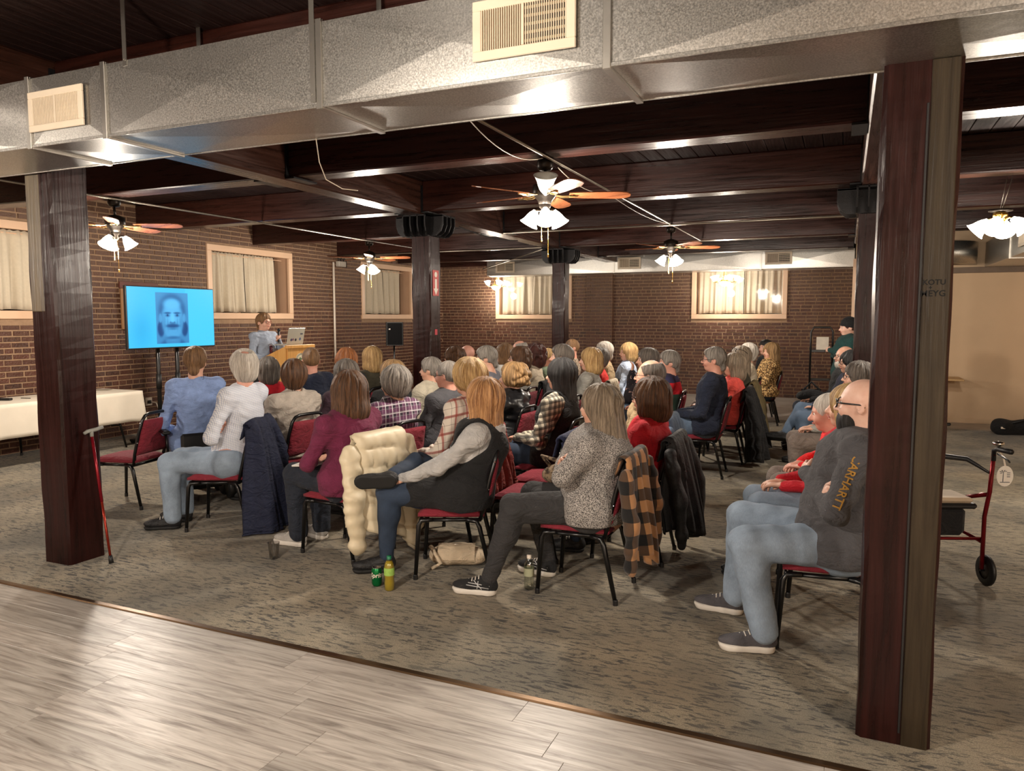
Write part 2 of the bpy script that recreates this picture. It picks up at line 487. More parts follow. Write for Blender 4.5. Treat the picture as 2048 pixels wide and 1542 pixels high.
# unseen or plain walls
def slab(name, lo, hi, mat, label):
    o = MB().box(lo, hi).build(name, mat); tag(o, label, None, None, 'structure'); return o
M_BRICKTEX = NT('brick_bond')
_t = M_BRICKTEX; _v = _t.coord('Object', (1, 1, 1), (PI / 2, 0, PI / 2)); _b = _t.node('ShaderNodeTexBrick')
_b.inputs['Color1'].default_value = lin((118, 62, 44)); _b.inputs['Color2'].default_value = lin((98, 52, 38)); _b.inputs['Mortar'].default_value = lin((160, 124, 96))
_b.inputs['Scale'].default_value = 1; _b.inputs['Brick Width'].default_value = 0.226; _b.inputs['Row Height'].default_value = 0.074; _b.inputs['Mortar Size'].default_value = 0.006
_t.link(_v, _b.inputs['Vector']); M_BRICKTEX = _t.set(_b.outputs[0], 0.7)
slab('wall_left_rear', (WALL_A - 0.3, BACK, 0), (WALL_A, 4.4, DECK), M_BRICKTEX, 'brick wall beside the laminate floor')
slab('wall_back', (WALL_A, BACK - 0.2, 0), (RIGHT, BACK, DECK), M_BEIGE, 'beige wall behind the laminate floor')
slab('wall_right', (RIGHT, BACK, 0), (RIGHT + 0.2, 14.2, DECK), M_BEIGE, 'beige wall closing the room on the walker side')
slab('wall_beige', (0.14, 14.2, 0), (RIGHT + 0.2, WALL_B, DECK), M_BEIGE, 'plain beige wall with a small shelf')
slab('wall_beige_return', (2.66, 13.3, 0), (RIGHT, 14.2, DECK), M_BEIGE, 'beige wall return beside the black bag')
slab('wall_outer_left', (WALL_A - 0.55, 4.4, 0), (WALL_A - 0.45, WALL_B + 0.5, DECK), M_BEIGE, 'outer skin behind the brick wall')
slab('wall_outer_far', (WALL_A - 0.5, WALL_B + 0.45, 0), (0.2, WALL_B + 0.55, DECK), M_BEIGE, 'outer skin behind the far brick wall')
slab('trim_2', (0.085, 14.14, 0), (0.15, 14.215, 2.72), M_TRIM, 'pale corner trim at the end of the brick wall')
slab('trim_3', (0.14, 14.08, 2.44), (2.66, 14.2, 2.53), plain('soffit', (110, 92, 76), 0.6), 'dark rail along the top of the beige wall')
slab('baseboard_beige', (0.15, 14.185, 0), (2.66, 14.2, 0.07), M_BEIGE, 'beige baseboard below the plain wall')

# ------------------------------------------------------------------ windows and curtains
M_CURT = plain('curtain_cloth', (200, 188, 166), 0.85, 0, 0.05, 30, 0.15, 300, Subsurface_Weight=0.0)
def glassy():
    t = NT('clear_pane'); tr = t.node('ShaderNodeBsdfTransparent'); gl = t.node('ShaderNodeBsdfGlossy'); gl.inputs['Roughness'].default_value = 0.03
    lw = t.node('ShaderNodeLayerWeight'); lw.inputs[0].default_value = 0.5
    fac = t.math('ADD', t.math('MULTIPLY', t.math('POWER', lw.outputs['Facing'], 4.0), 0.5), 0.05)
    mx = t.node('ShaderNodeMixShader'); t.link(fac, mx.inputs[0]); t.link(tr.outputs[0], mx.inputs[1]); t.link(gl.outputs[0], mx.inputs[2])
    t.link(mx.outputs[0], t.out.inputs[0]); return t.m
M_PANE = glassy()
def window(n, u0, u1, place, gap, clabel, front_pane):
    root = empty('window_%d' % n); tag(root, 'recessed window with pale painted casing', None, None, 'structure')
    cw, D = 0.105, 0.34
    def slabm(a, b, c, d, e, f): # u range, z range, depth range
        lo = place(a, c, e); hi = place(b, d, f)
        return MB().box(tuple(min(p, q) for p, q in zip(lo, hi)), tuple(max(p, q) for p, q in zip(lo, hi)), 0.006)
    slabm(u0, u1, WZ1 - cw, WZ1, -0.02, 0.035).build('casing', M_TRIM, root)
    slabm(u0, u1, WZ0, WZ0 + cw, -0.02, 0.035).build('casing', M_TRIM, root)
    slabm(u0, u0 + cw * 0.92, WZ0 + cw, WZ1 - cw, -0.02, 0.035).build('casing', M_TRIM, root)
    slabm(u1 - cw * 0.92, u1, WZ0 + cw, WZ1 - cw, -0.02, 0.035).build('casing', M_TRIM, root)
    a, b, c, d = u0 + 0.08, u1 - 0.08, WZ0 + 0.09, WZ1 - 0.09
    rv = MB()
    for q in ((a - 0.03, a, c, d), (b, b + 0.03, c, d), (a, b, c - 0.03, c), (a, b, d, d + 0.03)):
        lo = place(q[0], q[2], -D); hi = place(q[1], q[3], -0.021)
        rv.box(tuple(min(p, r) for p, r in zip(lo, hi)), tuple(max(p, r) for p, r in zip(lo, hi)))
    rv.build('reveal', M_REVEAL, root)
    slabm(a - 0.03, b + 0.03, c - 0.03, d + 0.03, -D - 0.02, -D).build('pane', M_GLASSDARK, root)
    slabm((a + b) / 2 - 0.03, (a + b) / 2 + 0.03, c, d, -D, -D + 0.03).build('mullion', M_TRIM, root)
    if front_pane: slabm(a + 0.012, b - 0.012, c + 0.012, d - 0.012, -0.06, -0.055).build('pane', M_PANE, root)
    # curtain: gathered cloth on a rod deep in the recess
    cu = empty('curtain'); tag(cu, clabel, 'curtain', 'pale gathered curtains')
    ca, cb = a + 0.02, b - gap
    MB().tube([place(ca - 0.01, d - 0.05, -0.16), place(b - 0.01, d - 0.05, -0.16)], 0.008).build('rod', M_TRIM, cu)
    ph = [rnd.uniform(0, 6) for _ in range(6)]; kf = [rnd.uniform(7, 10), rnd.uniform(17, 23), rnd.uniform(31, 40)]
    split = 0.5 + rnd.uniform(-0.06, 0.06)
    for (s0, s1) in ((0, split - 0.004), (split + 0.004, 1)):
        nu, nv = 80, 10; vs = []
        for j in range(nv + 1):
            v = j / nv
            for i in range(nu + 1):
                s = s0 + (s1 - s0) * i / nu
                amp = 0.018 + 0.024 * v
                dd = amp * (math.sin(s * kf[0] * 2 * PI * 0.8 + ph[0]) + 0.7 * math.sin(s * kf[1] * 2 * PI * 0.7 + ph[1] + v * 0.8)) + 0.004 * math.sin(s * kf[2] * 6 + ph[2]) * (1 - v)
                if v < 0.05: dd *= 0.45
                zt = d - 0.012 + 0.006 * math.sin(s * 130) * (1 if j == 0 else 0)
                z = zt + (c + 0.03 - zt) * v + 0.006 * math.sin(s * 25 + ph[3]) * v
                uu = ca + (cb - ca) * s + 0.012 * math.sin(v * 2.5 + ph[4]) * (0.5 - abs(s - 0.5))
                vs.append(place(uu, z, -0.16 + dd))
        fs = [(j * (nu + 1) + i, j * (nu + 1) + i + 1, (j + 1) * (nu + 1) + i + 1, (j + 1) * (nu + 1) + i) for j in range(nv) for i in range(nu)]
        o = mk('curtain_panel', vs, fs, M_CURT, cu, True)
        solid(o, 0.003)
    return root
PA = lambda u, z, d: (WALL_A + d, u, z)
PB = lambda u, z, d: (u, WALL_B - d, z)
window(1, *win_a[0], PA, 0.06, 'pale curtain in the brick-wall window partly hidden by the cane post', False)
window(2, *win_a[1], PA, 0.24, 'pale curtain in the window above the man at the lectern', False)
window(3, *win_a[2], PA, 0.2, 'pale curtain in the window above the loudspeaker', False)
window(4, *win_b[0], PB, 0.02, 'pale curtain in the far window with a timber post in front', True)
window(5, *win_b[1], PB, 0.02, 'pale curtain in the far window behind the hanging chandelier, in full view', True)

# ------------------------------------------------------------------ ceiling: deck boards, joists, girders
ceil = empty('ceiling'); tag(ceil, 'dark stained timber ceiling of boards and joists', None, None, 'structure')
MB().box((WALL_A - 0.6, BACK - 0.2, DECK + 0.03), (RIGHT + 0.2, WALL_B + 0.6, DECK + 0.1)).build('deck', M_DECK, ceil)
bw = 0.17; nb = int((RIGHT - WALL_A) / bw) + 1
bme = MB().box((0.003, BACK, DECK), (bw - 0.003, WALL_B, DECK + 0.03), 0.004)
me = bpy.data.meshes.new('board'); me.from_pydata(bme.v, [], bme.f); me.materials.append(M_DECK)
for i in range(nb):
    o = link('board', me, ceil); o.location = (WALL_A + i * bw, 0, 0)
GX = [(-5.0, -4.73), (0.09, 0.35)]
spans = [(WALL_A, GX[0][0]), (GX[0][1], GX[1][0]), (GX[1][1], RIGHT)]
jy = [-3.76, -1.39, 0.98, 3.5, 5.72, 8.12, 10.5, 12.9, 15.2]
for y in jy:
    for a, b in spans:
        z = 3.0 + rnd.uniform(-0.01, 0.01)
        MB().box((a, y - 0.125, z), (b, y + 0.125, DECK), 0.012).build('joist', M_BEAM_X, ceil)
MB().box((WALL_A, WALL_B - 0.2, 3.02), (0.1, WALL_B - 0.015, DECK), 0.012).build('joist', M_BEAM_X, ceil)
for a, b in GX:
    ys = [BACK, 3.5, 8.3, 13.15, WALL_B]
    for c, d in zip(ys, ys[1:]):
        if a > 0 and d == WALL_B: d = 14.15
        MB().box((a, c + 0.002, 2.97), (b, d - 0.002, DECK), 0.014).build('girder', M_BEAM_Y, ceil)
# iron stirrups hanging the joists on the girders
for y in jy[3:]:
    for gx, s in ((-4.73, 1), (-5.0, -1), (0.09, -1)):
        b = MB()
        for q in (-0.135, 0.135):
            b.box((min(gx, gx + s * 0.012), y + q - 0.03, 2.985), (max(gx, gx + s * 0.012), y + q + 0.03, 3.3))
        b.box((min(gx, gx + s * 0.1), y - 0.165, 2.975), (max(gx, gx + s * 0.1), y + 0.165, 2.99))
        b.build('stirrup', M_IRON, ceil)

# ------------------------------------------------------------------ timber posts with iron caps
def chamfer_poly(x0, x1, y0, y1, c): return [(x0 + c, y0), (x1 - c, y0), (x1, y0 + c), (x1, y1 - c), (x1 - c, y1), (x0 + c, y1), (x0, y1 - c), (x0, y0 + c)]
def post(label, x0, x1, y0, y1, top, cap, worn=None, cham=0.016, group=None):
    r = empty('timber_post', ((x0 + x1) / 2, (y0 + y1) / 2, 0)); tag(r, label, 'post')
    hx, hy = (x1 - x0) / 2, (y1 - y0) / 2
    poly = chamfer_poly(-hx, hx, -hy, hy, cham)
    nz = 40; n = 8; vs = []; rr = random.Random(label)
    ph = [rr.uniform(0, 6) for _ in range(8)]
    for k in range(nz + 1):
        z = top * k / nz
        for i, (x, y) in enumerate(poly):
            w = 0.0022 * math.sin(z * 5 + ph[i]) + 0.0016 * math.sin(z * 13 + ph[(i + 3) % 8])
            vs.append((x + (w if x > 0 else -w), y + (w if y > 0 else -w), z))
    fs = [(k * n + i, k * n + (i + 1) % n, (k + 1) * n + (i + 1) % n, (k + 1) * n + i) for k in range(nz) for i in range(n)]
    fs += [tuple(reversed(range(n))), tuple(range(nz * n, nz * n + n))]
    sh = mk('shaft', vs, fs, M_POST, r)
    if cap:
        cp = MB(); H = 0.25
        cp.box((-hx - 0.02, -hy - 0.02, top), (hx + 0.02, hy + 0.02, top + 0.03), 0.006)
        for (ax, s) in ((0, 1), (0, -1), (1, 1), (1, -1)):
            h0, ln = (hx, 0.2) if ax == 0 else (hy, 0.16)
            prof = [(h0 - 0.02, 0.0), (h0 + ln * 0.55, 0.0), (h0 + ln * 0.85, 0.05), (h0 + ln, 0.13), (h0 + ln, H), (h0 - 0.02, H)]
            hw = (hy if ax == 0 else hx) + 0.02
            for q in (-hw, -hw * 0.33, hw * 0.33, hw):     # ribs
                pts = [(u, z) for u, z in prof]
                if ax == 0: v1 = [(s * u, q - 0.008, top + z) for u, z in pts]; v2 = [(s * u, q + 0.008, top + z) for u, z in pts]
                else: v1 = [(q - 0.008, s * u, top + z) for u, z in pts]; v2 = [(q + 0.008, s * u, top + z) for u, z in pts]
                m = len(pts); cp.add(v1 + v2, [tuple(range(m)), tuple(range(2 * m - 1, m - 1, -1))] + [(i, (i + 1) % m, m + (i + 1) % m, m + i) for i in range(m)])
            # floor plate of the bracket and slanting web
            lo, hi = h0 - 0.02, h0 + ln
            if ax == 0:
                cp.box((min(s * lo, s * hi), -hw - 0.008, top + H - 0.022), (max(s * lo, s * hi), hw + 0.008, top + H), 0.004)
                cp.box((min(s * lo, s * (h0 + 0.03)), -hw, top + 0.01), (max(s * lo, s * (h0 + 0.03)), hw, top + H))
            else:
                cp.box((-hw - 0.008, min(s * lo, s * hi), top + H - 0.022), (hw + 0.008, max(s * lo, s * hi), top + H), 0.004)
                cp.box((-hw, min(s * lo, s * (h0 + 0.03)), top + 0.01), (hw, max(s * lo, s * (h0 + 0.03)), top + H))
        cp.build('iron_cap', M_IRON, r)
    return r, sh, hx, hy
postL, shL, hx, hy = post('dark varnished timber post with a red cane leaning on it', -5.1, -4.84, 3.38, 3.66, 3.0, False)
postR, shR, hxR, hyR = post('wide dark timber post with scrawled writing beside the walker', 0.10, 0.365, 3.25, 3.5, 2.96, False)
post1, sh1, hx1, hy1 = post('timber post with iron cap and red arrow sticker', -5.0, -4.73, 8.17, 8.43, 2.72, True)
post2, sh2, hx2, hy2 = post('timber post with iron cap in front of a far window', -4.97, -4.72, 13.03, 13.28, 2.72, True)
post3, sh3, hx3, hy3 = post('narrow-looking timber post with iron cap behind the scrawled post', 0.08, 0.34, 8.17, 8.43, 2.72, True)
# the worn, unvarnished half of the two near posts: a plank face let into the shaft
MB().box((0.028, -hyR - 0.007, 0.0), (hxR - 0.012, -hyR + 0.02, 2.655), 0.003).build('worn_face', M_POST_OLD, postR)
MB().box((0.016, -hyR - 0.006, 0.05), (0.024, -hyR + 0.01, 2.5), 0.001).build('crack', M_BLACKP, postR)
MB().box((-0.112, -0.1435, 1.75), (0.02, -0.12, 2.66), 0.004).build('worn_face', M_POST_OLDL, postL)
# bolted iron tie and wire on the cane post
# ------------------------------------------------------------------ air ducts
def on_y(x, y, Y):
    d = _fw + _rt * ((x - 1024) / F_PX) - _up * ((y - 771) / F_PX)
    return Vector((0, 0, CAM_H)) + d * (Y / d.y)
def duct(label, xs, y0, y1, z0, z1, ends=True):
    """rectangular duct along X made of cross-broken sections with raised joints"""
    r = empty('air_duct', (0, 0, 0)); tag(r, label, 'duct')
    for a, b in zip(xs, xs[1:]):
        m = MB(); k = 0.011
        P = lambda x, y, z: (x, y, z)
        def panel(c0, c1, c2, c3, nrm):
            c = [sum(q) / 4 for q in zip(c0, c1, c2, c3)]; c = [p + n * k for p, n in zip(c, nrm)]
            m.add([c0, c1, c2, c3, c], [(0, 1, 4), (1, 2, 4), (2, 3, 4), (3, 0, 4)])
        panel((a, y0, z0), (b, y0, z0), (b, y0, z1), (a, y0, z1), (0, -1, 0))
        panel((a, y1, z1), (b, y1, z1), (b, y1, z0), (a, y1, z0), (0, 1, 0))
        panel((a, y0, z0), (a, y1, z0), (b, y1, z0), (b, y0, z0), (0, 0, -1))
        panel((a, y0, z1), (b, y0, z1), (b, y1, z1), (a, y1, z1), (0, 0, 1))
        m.add([(a, y0, z0), (a, y0, z1), (a, y1, z1), (a, y1, z0), (b, y0, z0), (b, y0, z1), (b, y1, z1), (b, y1, z0)], [(0, 1, 2, 3), (7, 6, 5, 4)])
        m.build('section', M_GALV, r)
        # folded seam along both lower edges
        MB().box((a + 0.01, y0 - 0.006, z0 - 0.004), (b - 0.01, y0 + 0.004, z0 + 0.012), 0.002).build('seam', M_GALV, r)
        MB().box((a + 0.01, y1 - 0.004, z0 - 0.004), (b - 0.01, y1 + 0.006, z0 + 0.012), 0.002).build('seam', M_GALV, r)
    for x in xs[1:-1]:
        f = MB(); w, t = 0.016, 0.012
        f.box((x - w, y0 - t, z0 - t), (x + w, y0 + 0.001, z1 + t), 0.002); f.box((x - w, y1 - 0.001, z0 - t), (x + w, y1 + t, z1 + t), 0.002)
        f.box((x - w, y0, z0 - t), (x + w, y1, z0 + 0.001), 0.002); f.box((x - w, y0, z1 - 0.001), (x + w, y1, z1 + t), 0.002)
        f.build('joint_flange', M_STRAP, r)
    return r
def strap(x, y, z0, z1, parent, w=0.028):
    MB().box((x - w / 2, y - 0.002, z0), (x + w / 2, y + 0.002, z1)).build('strap', M_STRAP, parent)
    s = MB(); s.lathe([(0.0, -0.004), (0.006, -0.003), (0.007, 0.0)], 8, Matrix.Translation((x, y - 0.003, z0 + 0.03)) @ Matrix.Rotation(PI / 2, 4, 'X'))
    s.build('screw', M_STRAP, parent)
DY0, DY1, DZ0, DZ1 = 2.85, 3.34, 2.66, 3.03
dx = lambda px, py: on_y(px, py, DY0).x
j1, j2, j3 = dx(210, 200), dx(60, 240), dx(1215, 70)
front_duct = duct('long galvanized duct crossing overhead between the two near posts', [-9.3, -7.2, j2, j1, dx(640, 130), j3, 1.5, RIGHT - 0.02], DY0, DY1, DZ0, DZ1)
strap(dx(248, 60), DY0 - 0.003, DZ1 - 0.03, DECK, front_duct); strap(dx(628, 100), DY0 - 0.013, DZ0 + 0.02, DECK, front_duct)
strap(on_y(395, 50, DY1).x, DY1 + 0.003, DZ1 - 0.06, DECK, front_duct); strap(on_y(757, 10, DY1).x, DY1 + 0.003, DZ1 - 0.06, DECK, front_duct)
strap(1.2, DY0 - 0.003, DZ1 - 0.03, DECK, front_duct)
M_VENT = plain('vent_enamel', (226, 211, 188), 0.42, 0, 0.03)
M_VOID = plain('duct_void', (10, 9, 9), 0.9)
def vent(label, xc, zc, w, h, y, nv=18, nh=7, group='air vents', left_open=False):
    """register facing -Y: frame, a damper half of fins and an open half of fins over blades"""
    r = empty('air_vent', (xc, y, zc)); tag(r, label, 'vent', None)
    b = 0.026 * (h / 0.2) + 0.008; x0, x1, z0, z1 = -w / 2, w / 2, -h / 2, h / 2
    f = MB(); t = 0.014
    f.box((x0, -t, z1 - b), (x1, 0, z1), 0.003); f.box((x0, -t, z0), (x1, 0, z0 + b), 0.003)
    f.box((x0, -t, z0 + b), (x0 + b, 0, z1 - b), 0.003); f.box((x1 - b, -t, z0 + b), (x1, 0, z1 - b), 0.003)
    f.box((-0.005, -t, z0 + b), (0.005, 0, z1 - b)); f.build('frame', M_VENT, r)
    MB().box((x0 + b, -0.0015, z0 + b), (x1 - b, -0.0005, z1 - b)).build('backing', M_VOID, r)
    half = w / 2 - b - 0.006
    fin = MB().box((-0.0016, -0.011, z0 + b), (0.0016, -0.003, z1 - b)); me = bpy.data.meshes.new('fin'); me.from_pydata(fin.v, [], fin.f); me.materials.append(M_VENT)
    for s in (-1, 1):
        for i in range(nv):
            o = link('fin', me, r); o.location.x = s * (0.008 + half * (i + 0.5) / nv)
    MB().box((x0 + b, -0.003, z0 + b), (-0.005, -0.0018, z1 - b)).build('damper', plain('damper_grey', (150, 132, 110), 0.5), r)
    for i in range(nh):
        zz = z0 + b + (h - 2 * b) * (i + 0.5) / nh
        MB().box((0.006, -0.004, zz - 0.0055), (x1 - b, -0.002, zz + 0.0055)).build('blade', M_VENT, r)
    for s in (-1, 1):
        MB().lathe([(0, -0.004), (0.005, -0.003), (0.006, 0)], 8, Matrix.Translation((s * (w / 2 - b / 2), -t, 0)) @ Matrix.Rotation(PI / 2, 4, 'X')).build('screw', M_STRAP, r)
    return r
pa, pb = on_y(950, 85, DY0), on_y(1155, 40, DY0)
vent('large cream air vent on the overhead duct, half its blades open', (pa.x + pb.x) / 2, (on_y(950, 30, DY0).z + on_y(950, 128, DY0).z) / 2 + 0.02, pb.x - pa.x, 0.235, DY0 - 0.012, 18, 5)
pa, pb = on_y(65, 230, DY0), on_y(173, 210, DY0)
vent('smaller cream air vent on the duct above the cane post', (pa.x + pb.x) / 2, (on_y(118, 182, DY0).z + on_y(118, 256, DY0).z) / 2, pb.x - pa.x, 0.215, DY0 - 0.012, 14, 7)
# duct along the far wall
BY0, BY1, BZ0, BZ1 = 16.5, 17.1, 2.74, 3.1
bx = lambda px: on_y(px, 530, BY0).x
far_duct = duct('galvanized duct running along the far brick wall', [bx(974), bx(1228), bx(1522), 0.12], BY0, BY1, BZ0, BZ1)
for px in (984, 1005, 1288, 1300, 1486, 1494):
    strap(bx(px), BY0 - 0.003, BZ1 - 0.03, DECK, far_duct, 0.05)
for lab, a, b, zc in (('air vent on the far duct near its left end', 992, 1030, 2.93), ('air vent in the middle of the far duct', 1236, 1282, 2.94), ('air vent on the far duct nearest the standing woman', 1530, 1584, 2.95)):
    vent(lab, (bx(a) + bx(b)) / 2, zc, bx(b) - bx(a), 0.26, BY0 - 0.012, 10, 5)
# duct bits over the beige wall
r = empty('round_duct', (0, 0, 0)); tag(r, 'curved galvanized duct elbow above the beige wall', 'duct')
MB().box((0.2, 13.35, 2.56), (1.25, 13.95, 2.9)).build('section', M_GALV, r)
e = MB(); e.lathe([(0.62, 2.56), (0.62, 2.9)], 20, Matrix.Translation((1.25, 13.97, 0)), True, -PI / 2, 0.0); e.build('elbow', M_GALV, r, True)
for q in (0.4, 1.0): strap(q, 13.345, 2.87, DECK, r)
r = empty('air_duct', (0, 0, 0)); tag(r, 'galvanized duct coming forward beside the brass lamp', 'duct')
MB().box((1.98, 9.3, 2.52), (2.6, 13.96, 2.9), 0.004).build('section', M_GALV, r)
f = MB()
for yy in (10.6, 12.0): f.box((1.968, yy - 0.016, 2.508), (2.612, yy + 0.016, 2.912))
f.build('joint_flange', M_STRAP, r)
v = vent('cream air vent on the side of the duct by the brass lamp', 0, 0, 0.5, 0.24, 0, 12, 6)
v.location = (1.968, 11.1, 2.72); v.rotation_euler = (0, 0, -PI / 2)
# ------------------------------------------------------------------ conduits and loose wires
def conduit(label, pts, r=0.011, mat=None, name='conduit', cat='conduit', n=8):
    o = MB().tube(pts, r, n).build(name, mat or M_STRAP, None, True); tag(o, label, cat); return o
M_PIPE = plain('dull_conduit', (150, 142, 130), 0.4, 0.9, 0.1)
conduit('steel conduit feeding the two nearer-aisle ceiling fans', [(-2.22, 3.4, 2.985), (-2.22, 12.6, 2.985)], 0.012, M_PIPE)
conduit('steel conduit feeding the two fans along the brick wall', [(-7.22, 3.4, 2.985), (-7.22, 12.8, 2.985)], 0.012, M_PIPE)
conduit('white vertical conduit on the brick wall between lectern and loudspeaker', [on_z(675, 638, 1.7) * 0 + Vector((WALL_A + 0.035, 12.62, 0.05)), Vector((WALL_A + 0.035, 12.62, 2.85))], 0.022, M_WHITE)
conduit('steel conduit slanting from the arrow post to the far duct', [(-5.05, 12.75, 2.95), (-8.05, 16.45, 2.9)], 0.012, M_PIPE)
conduit('steel conduit clipped along a joist by the arrow post', [(-9.4, 12.7, 2.98), (-5.05, 12.7, 2.98)], 0.012, M_PIPE)
def sag(a, b, d, n=10):
    a, b = Vector(a), Vector(b); return [a.lerp(b, i / n) + Vector((0, 0, -d * 4 * (i / n) * (1 - i / n))) for i in range(n + 1)]
M_WIRE = plain('pale_wire', (170, 158, 140), 0.5)
conduit('pale wire hanging beside the conduit before the main fan', sag((-2.3, 3.42, 2.99), (-2.24, 4.4, 2.96), 0.03) + sag((-2.24, 4.4, 2.96), (-2.26, 5.7, 2.98), 0.09)[1:], 0.004, M_WIRE, 'cable', 'cable', 6)
conduit('pale wire hanging beside the conduit behind the main fan', sag((-2.24, 6.0, 2.96), (-2.24, 7.4, 2.97), 0.07) + sag((-2.24, 7.4, 2.97), (-2.24, 10.2, 2.98), 0.05)[1:], 0.004, M_WIRE, 'cable', 'cable', 6)
conduit('short wire curl dangling from the overhead duct', [(-2.62, 3.33, 2.659), (-2.64, 3.36, 2.64), (-2.68, 3.43, 2.56), (-2.66, 3.46, 2.47), (-2.58, 3.5, 2.42), (-2.5, 3.53, 2.41)], 0.003, M_WIRE, 'cable', 'cable', 6)
conduit('black cable looping under the girder past the arrow post', sag((-4.865, 9.2, 2.955), (-4.865, 11.2, 2.955), 0.05), 0.008, M_BLACKP, 'cable', 'cable', 6)
conduit('thin black cable running down the post before the far window', sag((-4.7, 13.0, 2.75), (-4.69, 13.02, 2.4), -0.01), 0.006, M_BLACKP, 'cable', 'cable', 6)
conduit('sprinkler pipe across the joists by the far fans', [(-4.7, 10.3, 2.97), (0.05, 10.3, 2.97)], 0.014, M_PIPE)
# ------------------------------------------------------------------ ceiling fans and lamps
def glow(name, rgb, strength):
    t = NT(name); t.set(lin((250, 244, 232)), 0.4)
    t.b.inputs['Emission Color'].default_value = lin(rgb); t.b.inputs['Emission Strength'].default_value = strength
    return t.m
M_SHADE = glow('lit_frosted_glass', (255, 244, 224), 4.5)
M_TULIP = glow('lit_tulip_glass', (255, 240, 226), 5.0)
M_BOWL = glow('lit_bowl_glass', (255, 232, 190), 2.6)
M_SHADE_OFF = plain('unlit_frosted_glass', (214, 214, 204), 0.35, 0, 0.02)
M_BRASS = plain('polished_brass', (214, 168, 84), 0.22, 1.0, 0.1)
M_BRONZE = plain('dark_bronze', (38, 32, 27), 0.35, 0.7, 0.15)
M_BLADE = wood_mat('fan_blade_veneer', (98, 54, 32), (142, 86, 54), 0.3, 0, 2.0, 0.05)
M_IRONB = plain('antique_brass', (150, 124, 82), 0.3, 0.9, 0.1)
def lamp_point(parent, loc, watts, radius=0.09):
    d = bpy.data.lights.new('lamp_light', 'POINT'); d.energy = watts; d.color = LAMP_COL; d.shadow_soft_size = radius
    o = bpy.data.objects.new('lamp_light', d); COL.objects.link(o); o.parent = parent; o.location = loc
    return o
BELL = [(0.021, 0.0), (0.026, 0.012), (0.038, 0.03), (0.05, 0.06), (0.058, 0.09), (0.071, 0.118), (0.08, 0.128)]
def bell(parent, base, az, tilt, mat, name='glass_shade', sc=1.0, rim=0.0):
    """bell shade opening along a direction tilted from straight down"""
    M = Matrix.Translation(base) @ Matrix.Rotation(az, 4, 'Z') @ Matrix.Rotation(PI - tilt, 4, 'Y')
    n = 18; m = MB(); vs = []; fs = []
    prof = BELL + [(r - 0.004, z) for r, z in reversed(BELL)]
    for i, (r, z) in enumerate(prof):
        for k in range(n):
            t = 2 * PI * k / n; w = 1 + (rim * math.cos(6 * t) * (z / 0.128) ** 2)
            vs.append(tuple(M @ Vector((r * w * sc * math.cos(t), r * w * sc * math.sin(t), z * sc))))
    for i in range(len(prof) - 1):
        for k in range(n): fs.append((i * n + k, i * n + (k + 1) % n, (i + 1) * n + (k + 1) % n, (i + 1) * n + k))
    return mk(name, vs, fs, mat, parent, True)
def fan(label, x, y, rot, ztop=3.0, watts=FAN_W, az0=0.0, nsh=3, extra=False, light=True):
    r = empty('ceiling_fan', (x, y, ztop)); tag(r, label, 'fan', 'bladed ceiling fans with glowing bell shades')
    MB().lathe([(0.0, -0.09), (0.05, -0.085), (0.066, -0.06), (0.068, -0.02), (0.06, 0.0)], 18).build('canopy', M_BRONZE, r, True)
    MB().tube([(0, 0, -0.08), (0, 0, -0.2)], 0.013).build('downrod', M_BRONZE, r, True)
    MB().lathe([(0.0, -0.17), (0.05, -0.18), (0.1, -0.205), (0.105, -0.27), (0.085, -0.3), (0.06, -0.33), (0.05, -0.36), (0.0, -0.365)], 20).build('motor_housing', M_BRONZE, r, True)
    for k in range(5):
        a = rot + k * 2 * PI / 5; R = Matrix.Rotation(a, 4, 'Z')
        poly = [(0.2, -0.052), (0.34, -0.066), (0.6, -0.074), (0.67, -0.06), (0.7, -0.03), (0.705, 0.0), (0.7, 0.03), (0.67, 0.06), (0.6, 0.074), (0.34, 0.066), (0.2, 0.052)]
        MB().prism(poly, -0.004, 0.004, R @ Matrix.Translation((0, 0, -0.283)) @ Matrix.Rotation(math.radians(-12), 4, 'X')).build('blade', M_BLADE, r)
        b = MB()
        for s in (-1, 1):
            b.tube([R @ Vector((0.09, s * 0.012, -0.285)), R @ Vector((0.14, s * 0.03, -0.297)), R @ Vector((0.2, s * 0.034, -0.296)), R @ Vector((0.255, s * 0.006, -0.292))], 0.006, 6)
        b.box((0.2, -0.012, -0.302), (0.27, 0.012, -0.288), 0.002, R)
        b.build('blade_iron', M_IRONB, r)
    MB().lathe([(0.0, -0.455), (0.02, -0.45), (0.034, -0.43), (0.03, -0.4), (0.046, -0.385), (0.05, -0.36)], 14).build('light_hub', M_BRONZE, r, True)
    for k in range(nsh):
        a = az0 + k * 2 * PI / nsh; c, s = math.cos(a), math.sin(a)
        MB().tube([(0.03 * c, 0.03 * s, -0.41), (0.07 * c, 0.07 * s, -0.4), (0.088 * c, 0.088 * s, -0.415)], 0.011, 8).build('lamp_arm', M_BRONZE, r, True)
        bell(r, (0.085 * c, 0.085 * s, -0.405), a, math.radians(32), M_SHADE)
    if extra:
        a = math.radians(-66); bell(r, (0.06 * math.cos(a), 0.06 * math.sin(a), -0.29), a, math.radians(152), M_SHADE_OFF, 'spare_glass_shade', 1.25)
    for q, ln in ((0.03, 0.33), (-0.03, 0.2)):
        c = MB().tube([(q, 0.0, -0.44), (q, 0, -0.44 - ln)], 0.0022, 5); c.lathe([(0, -ln - 0.47), (0.007, -ln - 0.46), (0.005, -ln - 0.435), (0, -ln - 0.43)], 8, Matrix.Translation((q, 0, 0)))
        c.build('pull_chain', M_BRASS, r)
    if light: lamp_point(r, (0, 0, -0.6), watts)
    return r
A0 = YAW
